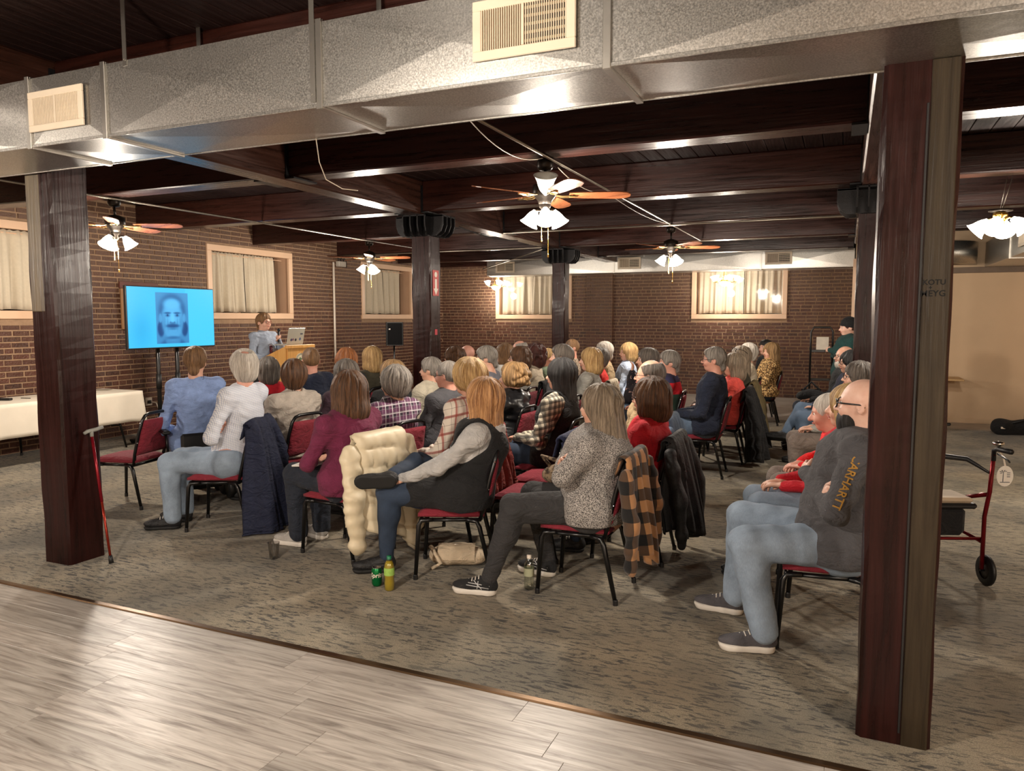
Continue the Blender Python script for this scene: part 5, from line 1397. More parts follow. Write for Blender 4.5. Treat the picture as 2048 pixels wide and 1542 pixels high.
PEOPLE = [
 # key, label, chair label, px, py, D, yaw, params
 ('blue', 'man in a plain blue shirt seen from behind, closest to the screen', None, 390, 696, 7.0, 150, dict(near=1, sex='m', hair='ltbrown', style='short', top='blue', w=0.98, girth=1.0, bottom=M_DARKPANTS, arms='thigh', lean=-0.02, fold=0.005, collar=0.02)),
 ('a', 'white-haired man in a small-checked shirt with his arms folded', 'banquet chair with a navy coat over its back, under the checked-shirt man', 487, 703, 6.1, 204, dict(near=1, sex='m', hair='white', style='thin', top='check', w=1.08, girth=1.05, belly=0.8, bottom=M_JEANSL, arms='crossed', lean=-0.12, tucked=True, collar=0.02, skin='ruddy', hem=0.02)),
 ('b', 'person with a grey bob in a red sweater before the lectern', 'banquet chair under the grey bob and red sweater', 537, 717, 8.5, 165, dict(sex='f', hair='dkgray', style='bob', vol=0.95, top='red', collar=0.03)),
 ('c', 'woman with short brown hair in a tan fleece', None, 587, 724, 6.75, 172, dict(near=1, hidden_legs=1, sex='f', hair='brown', style='crop', vol=1.15, top='tan', w=1.05, collar=0.05)),
 ('d', 'man with cropped hair in a navy hooded jacket', None, 621, 696, 8.0, 160, dict(sex='m', hair='ltbrown', style='buzz', top='navy', tk=0.016, skin='ruddy', hood=True)),
 ('e', 'woman with long reddish hair in dark clothes', None, 692, 699, 8.6, 165, dict(sex='f', hair='red', style='long', long=0.05, vol=1.05, top='black')),
 ('f', 'woman with a straight blond bob in an olive top', None, 743, 696, 9.4, 165, dict(sex='f', hair='blond', style='bob', long=0.01, top='olive')),
 ('g', 'woman with fluffy grey-brown hair in a plum top', None, 692, 724, 7.2, 168, dict(sex='f', hair='dkgray', style='crop', vol=1.25, top='darkplum')),
 ('h', 'woman in a maroon sweatshirt with brown shoulder-length hair', 'banquet chair with a cream puffer coat, under the maroon-sweatshirt woman', 696, 747, 5.4, 172, dict(near=1, sex='f', hair='brown', style='bob', long=0.035, vol=1.15, top='maroon', w=1.12, girth=1.16, bottom=M_NAVYP, arms='lap', lean=0.03, shoe='sneaker', shoemat='grey', hem=0.02)),
 ('i', 'person with blond-grey short hair, mostly hidden by the purple plaid shirt', 'banquet chair directly ahead of the purple plaid shirt', 783, 724, 7.6, 168, dict(sex='f', hair='dkblond', style='crop', vol=1.1, top='black')),
 ('j', 'person with grey hair and a purple plaid shirt', None, 789, 736, 6.25, 170, dict(near=1, hidden_legs=1, sex='f', hair='salt', style='crop', vol=1.15, top='plaidp', w=1.1, glasses='thin', collar=0.025)),
 ('k', 'grey-haired man in a bone-coloured jacket by the arrow post', None, 862, 717, 8.2, 175, dict(sex='m', hair='gray', style='short', top='jacketw', tk=0.016, collar=0.03, hyaw_=10)),
 ('l', 'balding man with glasses in a charcoal tee', None, 895, 723, 6.85, 175, dict(sex='m', hair='gray', style='buzz', top='dkgrey', w=1.12, glasses='thin', skin='ruddy')),
 ('m', 'person with tousled blond hair in a red and white plaid shirt', 'banquet chair draped with a rust jacket, under the red and white plaid shirt', 936, 722, 5.7, 178, dict(near=1, hidden_legs=1, sex='f', hair='blond', style='crop', vol=1.2, long=0, top='plaidr', w=0.98, collar=0.02)),
 ('n', 'woman with long strawberry-blond hair in a grey and black hooded jacket', 'banquet chair under the long-haired woman in the grey and black hooded jacket', 967, 761, 5.0, 202, dict(near=1, sex='f', hair='strawb', style='long', long=0.14, vol=1.0, top='hood', vest=fabric('vest_black', (18, 18, 20)), hood=True, girth=1.06, w=1.02, bottom=M_JEANSD, lap=0.62, deep=0.9, lean=-0.13, armL='ankle', armR='ankle', legR='ankle', legL=((0.50, 0.09, 0.545), (0.525, 0.06, 0.085)), shoe='boot', footR=np.stack([V3(0.98, 0.1, -0.1), np.cross(V3(0.0, -0.97, 0.24), V3(0.98, 0.1, -0.1)), V3(0.0, -0.97, 0.24)], 1))),
 ('o', 'woman with blond curls pinned up in a black leather jacket', None, 1025, 729, 7.3, 178, dict(near=1, hidden_legs=1, sex='f', hair='dkblond', style='updo', vol=1.1, top='leather', w=1.12, girth=1.1, tk=0.016, collar=0.05)),
 ('p', 'woman with wavy black hair in a black and white plaid shirt and vest', 'banquet chair under the woman with wavy black hair', 1122, 721, 6.4, 178, dict(near=1, hidden_legs=1, sex='f', hair='black', style='long', long=0.01, vol=1.0, top='plaidb', vest=fabric('vest_black', (18, 18, 20)), tk=0.01)),
 ('q', 'bearded grey-haired man in a grey polo', None, 977, 694, 8.6, 178, dict(sex='m', hair='gray', style='short', top='polo', beard='gray', beardvol=0.8, glasses='thin', hpitch=0.12)),
 ('r', 'woman with brown curls beside the arrow post', None, 907, 696, 10.0, 176, dict(sex='f', hair='brown', style='curly', vol=0.98, top='black')),
 ('s', 'bald man next to the curly-haired woman by the arrow post', 'banquet chair under the bald man by the arrow post', 934, 691, 11.3, 178, dict(sex='m', style='bald', hair='gray', top='khaki', skin='ruddy')),
 ('t', 'woman with straight brown hair and glasses in a white top', None, 1009, 690, 10.5, 182, dict(sex='f', hair='ltbrown', style='bob', long=0.03, top='white', glasses='red')),
 ('u', 'bald-headed man rising above the row behind the curly hair', 'banquet chair under the bald man behind the short brown curls', 1039, 682, 11.6, 180, dict(sex='m', style='fringe', hair='gray', top='dkgrey', skin='ruddy')),
 ('v', 'woman with short brown curls and glasses in grey', None, 1038, 696, 9.3, 182, dict(sex='f', hair='brown', style='curly', vol=0.95, top='grey', glasses='thin')),
 ('w', 'woman with dark auburn curls in a cream knit sweater', None, 1067, 691, 9.8, 180, dict(sex='f', hair='dkred', style='curly', vol=1.08, top='cream')),
 ('x', 'person with short fair hair and glasses in sage green', None, 1095, 699, 10.9, 182, dict(sex='f', hair='blond', style='short', top='green', glasses='red', skin='ruddy')),
 ('y', 'dark-grey-haired man in profile before the far post', None, 1124, 691, 8.3, 182, dict(sex='m', hair='dkgray', style='short', top='dkgrey')),
 ('z', 'tall man with a shaved head in a brown mottled shirt', None, 1143, 679, 11.4, 180, dict(sex='m', hair='ltbrown', style='buzz', top='camo', skin='ruddy')),
 ('aa', 'woman with a pale blond bob in a grey jacket', 'banquet chair under the woman with the pale blond bob', 1181, 699, 8.9, 182, dict(sex='f', hair='blond', style='bob', long=0.0, vol=1.05, top='grey')),
 ('bb', 'grey-haired person in a scarlet sweater', None, 1197, 698, 9.95, 182, dict(sex='f', hair='dkgray', style='crop', top='redor')),
 ('cc', 'white-haired man in a tan jacket before the brick pier', None, 1209, 685, 10.7, 182, dict(sex='m', hair='white', style='short', top='khaki', tk=0.014, skin='ruddy', collar=0.02)),
 ('dd', 'woman with a blond bob in a pale blue fleece', None, 1256, 688, 11.3, 184, dict(sex='f', hair='blond', style='bob', long=-0.02, top='ltblue', collar=0.05)),
 ('ee', 'woman in a dark floral jacket with her hand at her chin', 'banquet chair under the dark floral jacket', 1295, 700, 9.2, 184, dict(sex='f', hair='dkgray', style='crop', vol=1.1, top='floral', armL='chin', tk=0.016)),
 ('ff', 'balding man in a tan jacket behind the red turtleneck', 'banquet chair with a denim jacket, under the balding man in tan', 1301, 721, 6.3, 184, dict(near=1, hidden_legs=1, sex='m', hair='dkgray', style='fringe', top='khaki', w=1.08, tk=0.016, glasses='thin', skin='fair')),
 ('gg', 'woman in a marled grey sweater with her arms crossed', 'banquet chair with a buffalo plaid coat, under the marled-sweater woman', 1200, 773, 4.62, 180, dict(near=1, sex='f', hair='ash', style='halfup', long=0.03, vol=1.0, top='knit', w=1.1, girth=1.18, tk=0.014, collar=0.045, bottom=fabric('jeans_black', (46, 45, 46)), arms='crossed', lean=-0.02, deep=0.98, belly=0.9, stripes=M_STRIPE, legL=((0.45, 0.25, 0.54), (0.575, 0.36, 0.085)), legR=((0.46, -0.1, 0.54), (0.36, -0.12, 0.085)), shoe='sneaker', shoemat='asics', fold=0.005)),
 ('hh', 'woman with a brown bob in a red turtleneck', 'banquet chair with a fuzzy black jacket, under the red-turtleneck woman', 1302, 760, 5.3, 180, dict(near=1, hidden_legs=1, sex='f', hair='brown', style='bob', long=-0.005, vol=1.05, top='red', w=1.02, girth=1.05, collar=0.075, glasses='thin')),
 ('ii', 'grey-haired man in a red, green and navy colour-block jacket', 'banquet chair under the man in the colour-block jacket', 1339, 704, 8.8, 184, dict(sex='m', hair='gray', style='short', vol=1.2, top='redgreen', tk=0.016, skin='ruddy', collar=0.02)),
 ('jj', 'grey-haired man with glasses in a navy sweater and jeans', 'banquet chair under the man in the navy sweater', 1429, 696, 8.1, 182, dict(near=1, sex='m', hair='gray', style='short', vol=0.8, top='navy', w=1.08, girth=1.1, glasses='thin', skin='ruddy', bottom=M_JEANS, arms='lap', hyaw_=0, lean=-0.06)),
 ('kk', 'woman with ash-blond hair in a coral shirt', 'banquet chair with a black coat, under the coral-shirt woman', 1468, 709, 8.9, 182, dict(sex='f', hair='ash', style='bob', long=0.02, top='coral')),
 ('ll', 'woman with long blond-grey hair and sunglasses pushed up', 'banquet chair with an olive fur coat, under the woman with pushed-up sunglasses', 1481, 695, 9.8, 182, dict(sex='f', hair='ash', style='long', long=0.02, top='olive')),
 ('mm', 'white-haired person in a cream jacket', None, 1496, 689, 10.8, 182, dict(sex='f', hair='white', style='crop', top='cream', glasses='thin')),
 ('nn', 'dark-haired man mostly hidden by the leopard-print woman', None, 1532, 681, 13.2, 182, dict(sex='m', hair='black', style='short', top='black')),
 ('oo', 'woman in a leopard-print top with wavy blond hair', 'banquet chair under the leopard-print woman', 1542, 688, 12.1, 182, dict(sex='f', hair='dkblond', style='bob', long=0.03, vol=1.1, top='leopard', w=1.15, girth=1.25)),
 ('qq', 'bald man with a white beard in a black jacket', None, 1690, 693, 9.6, 186, dict(sex='m', style='bald', hair='white', beard='white', beardvol=0.9, top='black', tk=0.014, glasses='thin', arms='lap', skin='fair')),
 ('rr', 'dark-haired woman in a navy patterned puffer jacket', None, 1702, 704, 8.75, 186, dict(sex='f', hair='black', style='bob', long=-0.02, top='dusk', tk=0.022, glasses='thin', bottom=M_JEANS, legR='over', legL='floor', shoe='sneaker')),
 ('ss', 'person with grey hair and glasses, mostly hidden behind a post', 'banquet chair mostly hidden behind the narrow-looking post', 1716, 727, 7.0, 188, dict(sex='f', hair='dkgray', style='crop', top='grey', glasses='thin')),
 ('tt', 'stooped old man with cropped white hair in a bright red sweatshirt', 'banquet chair under the stooped man in the bright red sweatshirt', 1671, 788, 5.25, 190, dict(near=1, sex='m', hair='white', style='buzz', top='brightred', lean=0.08, hfwd=0.08, hpitch=0.2, skin='ruddy', bottom=M_KHAKI, arms='lap', nose=1.2)),
 ('uu', 'woman with blond hair between the red sweatshirt and the bearded man', 'banquet chair between the red sweatshirt and the bearded man', 1700, 775, 4.62, 192, dict(near=1, sex='f', hair='blond', style='bob', long=0.02, top='red', bottom=M_JEANSL)),
 ('vv', 'bald bearded man in a charcoal hoodie with lettering on the sleeve', 'banquet chair under the man in the charcoal lettered hoodie', 1727, 759, 3.85, 185, dict(near=1, sex='m', style='bald', hair='brown', beard='black', beardvol=1.5, top='carh', w=1.16, girth=1.2, belly=1.0, tk=0.014, glasses='thick', skin='pale', bottom=M_JEANSL, arms='crossed', lean=-0.08, deep=0.95, legL=((0.47, 0.27, 0.56), (0.36, 0.28, 0.085)), legR=((0.5, -0.27, 0.56), (0.53, -0.2, 0.085)), shoe='sneaker', shoemat='ua', hood=True, hem=0.022)),
]
SHOEM = {'grey': (fabric('shoe_light_grey', (168, 164, 158)), M_RUBBER), 'asics': (fabric('shoe_black_mesh', (26, 26, 28)), M_RUBBER), 'ua': (fabric('shoe_grey_mesh', (78, 76, 80)), M_RUBBER)}
WHO = {}; CH = {}
for key, label, clabel, px, py, D, yaw, pr in PEOPLE:
    pr = dict(pr); pr['top'] = TOP[pr['top']]
    if isinstance(pr.get('shoemat'), str): pr['shoemat'] = SHOEM[pr['shoemat']]
    elif 'shoemat' not in pr: pr['shoemat'] = (fabric('shoe_black', (22, 22, 24), 0.6), M_SOLEB)
    if 'bottom' not in pr: pr['bottom'] = [M_JEANS, M_DARKPANTS, M_JEANSD, M_NAVYP, M_KHAKI][zlib.crc32(key.encode()) % 5]
    WHO[key] = sit(label, px, py, D, pr, yaw, pr.get('hyaw_'), clabel, key != 'blue'); CH[key] = CH.pop(label)
# ------------------------------------------------------------------ lettering helper
def text_geo(s, size, bold=0.0, shear=0.0, align='CENTER'):
    cu = bpy.data.curves.new('lettering', 'FONT'); cu.body = s; cu.size = size; cu.align_x = align; cu.align_y = 'CENTER'; cu.offset = bold; cu.shear = shear; cu.resolution_u = 3
    ob = bpy.data.objects.new('lettering', cu); COL.objects.link(ob); dg = bpy.context.evaluated_depsgraph_get(); dg.update()
    me = bpy.data.meshes.new_from_object(ob.evaluated_get(dg)); bpy.data.objects.remove(ob); bpy.data.curves.remove(cu)
    bm = bmesh.new(); bm.from_mesh(me); bmesh.ops.triangulate(bm, faces=bm.faces)
    bmesh.ops.subdivide_edges(bm, edges=[e for e in bm.edges if e.calc_length() > size * 0.2], cuts=1)
    V = np.array([v.co[:] for v in bm.verts]); bm.verts.index_update(); F = [[v.index for v in f.verts] for f in bm.faces]; bm.free(); bpy.data.meshes.remove(me)
    return V, F
def text_on(name, s, size, mat, parent, fn, **kw):
    V, F = text_geo(s, size, **kw); return mk(name, [fn(x, y) for x, y, z in V], F, mat, parent)
def on_x(x, y, X):
    d = _fw + _rt * ((x - 1024) / F_PX) - _up * ((y - 771) / F_PX); return Vector((0, 0, CAM_H)) + d * (X / d.x)
# ------------------------------------------------------------------ television on a stand
TX = -8.47
ta, tb = on_x(252, 570, TX), on_x(429, 692, TX); ty0, ty1 = ta.y, tb.y; tz0 = (on_x(252, 695, TX).z + tb.z) / 2; tz1 = (ta.z + on_x(429, 582, TX).z) / 2
tv = empty('television', (TX, (ty0 + ty1) / 2, 0)); tag(tv, 'large flat television showing a blue slide with a portrait, on a black stand', 'television')
hw_, zc_ = (ty1 - ty0) / 2, (tz0 + tz1) / 2; hh_ = (tz1 - tz0) / 2
MB().box((-0.05, -hw_ - 0.012, tz0 - 0.018), (0.0, hw_ + 0.012, tz1 + 0.012), 0.006).build('housing', M_BLACKP, tv)
def emit_attr(name, strength):
    t = NT(name); a = t.node('ShaderNodeAttribute', attribute_name='shade'); t.set((0, 0, 0, 1), 0.25)
    t.link(a.outputs['Color'], t.b.inputs['Emission Color']); t.b.inputs['Emission Strength'].default_value = strength; return t.m
def screen_paint(u, v):
    """what the slide shows: cyan field, a blue monochrome portrait of a man with a moustache (generic)"""
    light, mid, deep = np.array((58, 190, 250)), np.array((52, 148, 214)), np.array((14, 62, 120))
    c = np.array((64, 196, 252)) + 0.0 * u[..., None]
    c = c - 16 * np.exp(-((u + 0.72) / 0.22) ** 2 - ((v + 0.4) / 0.7) ** 2)[..., None] + 8 * (u > 0.3)[..., None]
    # picture area
    px, py = (u + 0.02) / 0.375, (v + 0.02) / 0.86; inside = (np.abs(px) < 1) & (np.abs(py) < 1)
    g = 0.62 + 0.03 * py
    def el(cx, cy, rx, ry, s=0.08):
        d = np.sqrt(((px - cx) / rx) ** 2 + ((py - cy) / ry) ** 2); return 1 / (1 + np.exp(np.minimum((d - 1) / s, 60)))
    def put(g, m, val): return g * (1 - m) + val * m
    g = put(g, el(-0.72, -0.42, 0.2, 0.3), 0.22); g = put(g, el(0.74, -0.42, 0.2, 0.3), 0.22)          # hair at the neck
    g = put(g, el(0.0, -1.1, 0.75, 0.32), 0.36); g = put(g, el(0.0, -0.85, 0.48, 0.35), 0.58)            # shoulders, neck
    g = put(g, el(0.0, 0.28, 0.80, 0.64), 0.34); g = put(g, el(-0.15, 0.62, 0.45, 0.2, 0.2), 0.5)        # hair
    g = put(g, el(-0.74, 0.0, 0.09, 0.18), 0.66); g = put(g, el(0.74, 0.0, 0.09, 0.18), 0.66)             # ears
    g = put(g, el(0.0, -0.02, 0.66, 0.72), 0.80)                                                       # face
    g = put(g, el(0.0, -0.5, 0.46, 0.36), 0.72); g = put(g, el(0.0, -0.78, 0.4, 0.06, 0.2), 0.45)         # jaw
    g = put(g, el(0.0, 0.56, 0.5, 0.2, 0.15), 0.84)
    for s in (-1, 1):
        g = put(g, el(s * 0.3, 0.2, 0.2, 0.035, 0.2), 0.35); g = put(g, el(s * 0.3, 0.1, 0.14, 0.05, 0.2), 0.5); g = put(g, el(s * 0.3, 0.11, 0.05, 0.04), 0.15)
        g = put(g, el(s * 0.52, -0.2, 0.1, 0.3, 0.3), 0.64); g = put(g, el(s * 0.3, -0.24, 0.03, 0.16, 0.5), 0.6); g = put(g, el(s * 0.12, -0.17, 0.04, 0.03), 0.4)
    g = put(g, el(0.0, -0.02, 0.09, 0.2, 0.3), 0.9); g = put(g, el(0.0, -0.2, 0.16, 0.04, 0.3), 0.5)      # nose
    g = put(g, el(0.0, -0.31, 0.38, 0.075, 0.15), 0.28); g = put(g, el(0.0, -0.43, 0.24, 0.03, 0.25), 0.5)  # moustache, lip
    pc = deep + (np.array((96, 196, 252)) - deep) * (np.clip((g - 0.12) / 0.74, 0, 1) ** 1.25)[..., None]
    return np.where(inside[..., None], pc, c)
NU, NV = 170, 96
uu, vv_ = np.meshgrid(np.linspace(-1, 1, NU + 1), np.linspace(-1, 1, NV + 1)); Cs = screen_paint(uu, vv_).reshape(-1, 3) / 255.0
Vs = np.stack([np.full(uu.size, 0.002), uu.ravel() * hw_, zc_ + vv_.ravel() * hh_], 1)
ii_ = np.arange((NU + 1) * (NV + 1)).reshape(NV + 1, NU + 1); Fs = np.stack([ii_[:-1, :-1], ii_[:-1, 1:], ii_[1:, 1:], ii_[1:, :-1]], -1).reshape(-1, 4)
me = np_mesh('screen', [(Vs, Fs, 0)], [emit_attr('screen_picture', 0.5)])
a = me.color_attributes.new('shade', 'FLOAT_COLOR', 'POINT'); L = np.where(Cs <= 0.04045, Cs / 12.92, ((Cs + 0.055) / 1.055) ** 2.4)
a.data.foreach_set('color', np.concatenate([L, np.ones((len(L), 1))], 1).astype(np.float32).ravel()); link('screen', me, tv)
for y in (-0.2, 0.12):
    MB().tube([(-0.09, y, 0.05), (-0.09, y, tz0 + 0.45)], 0.028, 10).build('pole', M_BLACK, tv, True)
    MB().tube([(-0.09, y, 0.75), (-0.09, y, 0.95)], 0.036, 10).build('collar', M_BLACKP, tv, True)
    MB().box((-0.085, y - 0.03, tz0 + 0.05), (-0.05, y + 0.03, tz1 - 0.1)).build('bracket', M_BLACKP, tv)
MB().box((-0.45, -0.42, 0.03), (0.3, 0.34, 0.06), 0.01).build('base', M_BLACKP, tv)
for x in (-0.42, 0.26):
    for y in (-0.38, 0.3): MB().tube([(x, y - 0.02, 0.03), (x, y + 0.02, 0.03)], 0.03, 10).build('caster', M_BLACKP, tv)
# ------------------------------------------------------------------ things on the brick wall
brd = empty('wooden_board', (WALL_A + 0.02, on_x(240, 600, WALL_A).y, 0)); tag(brd, 'wooden board leaning on the brick wall behind the screen', 'board')
_by = lambda px: on_x(px, 600, WALL_A).y - brd.location.y
M_OAKD = wood_mat('old_oak', (120, 84, 48), (176, 128, 78), 0.5, 2)
MB().box((0, _by(238), 1.55), (0.03, _by(252), 2.14), 0.004).build('stile', M_OAKD, brd); MB().box((0, _by(236), 2.14), (0.035, _by(312), 2.24), 0.004).build('rail', plain('red_brown_paint', (92, 50, 38), 0.6), brd)
MB().box((-0.004, _by(252), 1.5), (0.012, _by(312), 2.14)).build('panel', plain('brown_panel', (98, 66, 50), 0.7), brd)
ot = empty('wall_outlet', on_x(297, 803, WALL_A + 0.02)); tag(ot, 'white wall outlet with a plugged-in cord near the screen stand', 'outlet')
MB().box((-0.01, -0.06, -0.06), (0.012, 0.06, 0.06), 0.006).build('plate', M_WHITE, ot); MB().box((0.012, -0.03, -0.03), (0.05, 0.02, 0.02), 0.008).build('plug', M_BLACKP, ot)
MB().tube([(0.04, 0.0, 0.0), (0.09, 0.06, -0.02), (0.12, 0.09, -0.15), (0.1, 0.06, -0.32), (0.12, 0.02, -0.5)], 0.009, 6).build('cord', M_WHITE, ot, True)
cmr = empty('junction_box', (WALL_A + 0.02, 12.85, 2.82)); tag(cmr, 'small junction box with cables at the top of the white conduit', 'junction box')
MB().box((0, -0.14, -0.05), (0.09, 0.1, 0.06), 0.01).build('box', plain('grey_box', (168, 160, 148), 0.5), cmr)
for k in range(3): MB().tube([(0.05, -0.1 + k * 0.08, 0.05), (0.07, -0.14 + k * 0.1, 0.12), (0.05, -0.05 + k * 0.1, 0.1), (0.06, 0.05 + k * 0.05, -0.06)], 0.009, 6).build('cable', M_BLACKP, cmr, True)
# ------------------------------------------------------------------ cloth-covered table with a chair behind it
e0 = on_z(283, 781, 0.745); tX = e0.x; tY = e0.y
tbl = empty('folding_table', (tX - 0.38, tY - 0.95, 0)); tag(tbl, 'folding table under a white cloth beside the cane post', 'table')
MB().box((-0.37, -1.9 + 0.0, 0.705), (0.37, 0.94, 0.735), 0.006).build('tabletop', plain('table_laminate', (170, 160, 146), 0.5), tbl)
for y in (-1.4, 0.62):
    for x in (-0.28, 0.28):
        MB().tube([(x, y, 0.705), (x, y + (0.05 if y > 0 else -0.05), 0.36), (x * 1.1, y + (0.12 if y > 0 else -0.02), 0.005)], 0.0135, 8).build('leg', M_BLACK, tbl, True)
    MB().tube([(-0.3, y + (0.06 if y > 0 else -0.04), 0.3), (0.3, y + (0.06 if y > 0 else -0.04), 0.3)], 0.01, 8).build('cross_bar', M_BLACK, tbl, True)
M_CLOTH = plain('table_linen', (226, 216, 198), 0.85, 0, 0.04, 6, 0.2, 300)
def cloth_fn(u, v):
    """skirted cloth: ring around the table, v: 0 top edge .. 1 hem"""
    x0, x1, y0, y1 = -0.385, 0.385, -1.92, 0.96
    per = 2 * (x1 - x0 + y1 - y0); s = u * per
    segs = [((x0, y0), (x1, y0)), ((x1, y0), (x1, y1)), ((x1, y1), (x0, y1)), ((x0, y1), (x0, y0))]; nr = [(0, -1), (1, 0), (0, 1), (-1, 0)]
    for (a, b), n in zip(segs, nr):
        L = math.hypot(b[0] - a[0], b[1] - a[1])
        if s <= L + 1e-9: break
        s -= L
    t = s / L; x, y = a[0] + (b[0] - a[0]) * t, a[1] + (b[1] - a[1]) * t
    corner = min(s, L - s); out = v * (0.02 + 0.05 * math.exp(-corner / 0.09)) + 0.014 * v * math.sin(u * 60 + 1) + 0.008 * v * math.sin(u * 143)
    return (x + n[0] * out, y + n[1] * out, 0.742 - v * (0.39 + 0.03 * math.exp(-corner / 0.1)) )
cl = empty('tablecloth', tbl.location); tag(cl, 'white cloth draped over the folding table', 'tablecloth')
cm = MB(); cm.grid(cloth_fn, 240, 8); cm.build('cloth_skirt', M_CLOTH, cl, True); solid(cl.children[0], 0.003)
MB().box((-0.386, -1.921, 0.739), (0.386, 0.961, 0.744), 0.002).build('cloth_top', M_CLOTH, cl)
pb_ = on_z(8, 800, 0.75); rc = MB().box((-0.09, -0.03, 0), (0.09, 0.03, 0.026), 0.008).build('remote_control', M_BLACKP); rc.location = (pb_.x, pb_.y, 0.746); rc.rotation_euler.z = 0.4; tag(rc, 'black remote control lying on the white tablecloth', 'remote')
pn = MB().tube([(0, 0, 0.006), (0.13, 0.03, 0.006)], 0.005, 6).build('pen', M_BLACKP, None, True); _p = on_z(42, 797, 0.745); pn.location = (_p.x, _p.y, 0.745); tag(pn, 'dark pen lying on the white tablecloth', 'pen')
_p = on_z(205, 780, 0.745); ps = MB().box((-0.1, -0.07, 0), (0.1, 0.07, 0.003)).build('paper', plain('dim_paper', (150, 138, 120), 0.8)); ps.location = (_p.x, _p.y, 0.746); ps.rotation_euler.z = 0.5; tag(ps, 'sheet of paper at the far end of the white tablecloth', 'paper')
_p = on_z(12, 764, 0.885); chair('empty banquet chair behind the white-clothed table', _p.x + 0.32, _p.y - 0.05, 0.15)
_p = on_z(255, 1008, 0.0); chair('empty banquet chair beside the cane post, facing the table', _p.x, _p.y + 0.05, math.radians(192))
# ------------------------------------------------------------------ lectern, laptop, speaker
M_MAPLE = wood_mat('honey_maple', (196, 138, 70), (222, 170, 100), 0.38, 2, 2.0, 0.05)
lx, ly = -7.75, 9.34
lec = empty('lectern', (lx, ly, 0)); tag(lec, 'honey-coloured wooden lectern with a round emblem', 'lectern')
W2, zf, zb, dp = 0.31, 1.29, 1.12, 0.42
for s in (-1, 1):
    y0, y1 = s * W2 - 0.012, s * W2 + 0.012
    poly = [(0, 0.06), (0, zf), (-dp, zb), (-dp, 0.06)]
    v = [(x, y0, z) for x, z in poly] + [(x, y1, z) for x, z in poly]
    mk('side_panel', v, [(0, 1, 2, 3), (7, 6, 5, 4), (0, 4, 5, 1), (1, 5, 6, 2), (2, 6, 7, 3), (3, 7, 4, 0)], M_MAPLE, lec)
MB().box((-0.012, -W2 + 0.012, 0.06), (0.012, W2 - 0.012, zf - 0.03), 0.003).build('front_panel', M_MAPLE, lec)
MB().box((-0.02, -W2 - 0.02, zf - 0.04), (0.03, W2 + 0.02, zf + 0.012), 0.006).build('top_rail', M_MAPLE, lec)
sl_ = math.atan2(zf - zb, dp)
MB().box((-dp - 0.03, -W2, -0.012), (0.0, W2, 0.008), 0.003, Matrix.Translation((0, 0, zf - 0.01)) @ Matrix.Rotation(-sl_, 4, 'Y')).build('reading_board', M_MAPLE, lec)
MB().box((-dp - 0.02, -W2 - 0.03, 0.0), (0.03, W2 + 0.03, 0.06), 0.008).build('plinth', M_MAPLE, lec)
em = MB().lathe([(0.0, 0.006), (0.115, 0.006), (0.12, 0.0)], 28, Matrix.Translation((0.012, 0.0, 1.07)) @ Matrix.Rotation(PI / 2, 4, 'Y') @ Matrix.Scale(0.85, 4, (1, 0, 0))).build('emblem', plain('emblem_cream', (220, 212, 186), 0.5), lec)
e2 = MB(); 
for r0, r1 in ((0.094, 0.102), (0.113, 0.119)): e2.lathe([(r0, 0.0075), (r1, 0.0075)], 28, Matrix.Translation((0.012, 0.0, 1.07)) @ Matrix.Rotation(PI / 2, 4, 'Y') @ Matrix.Scale(0.85, 4, (1, 0, 0)))
e2.build('emblem_ring', plain('emblem_ink', (44, 50, 48), 0.5), em)
e3 = MB(); T0 = lambda y, z: (0.0205, y, 1.07 + z)
e3.add([T0(-0.07, 0.0), T0(-0.02, 0.045), T0(0.01, 0.015), T0(0.04, 0.05), T0(0.08, 0.0)], [(0, 1, 2, 3, 4)]); e3.build('emblem_hills', plain('emblem_green', (96, 120, 84), 0.5), em)
e4 = MB(); e4.add([T0(-0.08, -0.055), T0(0.08, -0.055), T0(0.07, -0.03), T0(-0.07, -0.03)], [(0, 1, 2, 3)]); e4.build('emblem_band', plain('emblem_band', (70, 92, 120), 0.5), em)
lap = empty('laptop', (lx - 0.1, ly, zf + 0.014)); tag(lap, 'open silver laptop with stickers on the lectern', 'laptop')
M_ALU = plain('laptop_shell', (190, 188, 176), 0.35, 0.3, 0.03)
MB().box((-0.24, -0.19, -0.012), (0.0, 0.19, 0.006), 0.005).build('keyboard_base', M_ALU, lap)
Ml = Matrix.Translation((0.0, 0, 0.006)) @ Matrix.Rotation(math.radians(12), 4, 'Y')
lid = MB().box((-0.004, -0.19, 0), (0.006, 0.19, 0.255), 0.004, Ml).build('lid', M_ALU, lap)
for y, z, r_, c in ((-0.1, 0.07, 0.022, (58, 60, 92)), (-0.06, 0.075, 0.02, (120, 90, 110)), (0.0, 0.07, 0.022, (40, 44, 58)), (0.1, 0.08, 0.024, (84, 96, 130))):
    MB().lathe([(0.0, 0.0), (r_, 0.0), (r_, 0.0006), (0, 0.0006)], 14, Ml @ Matrix.Translation((0.0064, y, z)) @ Matrix.Rotation(PI / 2, 4, 'Y')).build('sticker', plain('sticker_%d_%d' % (c[0], c[2]), c, 0.5), lid)
MB().box((0.0062, 0.09, 0.15), (0.0068, 0.15, 0.175), 0, Ml).build('sticker', plain('sticker_text', (90, 92, 100), 0.5), lid)
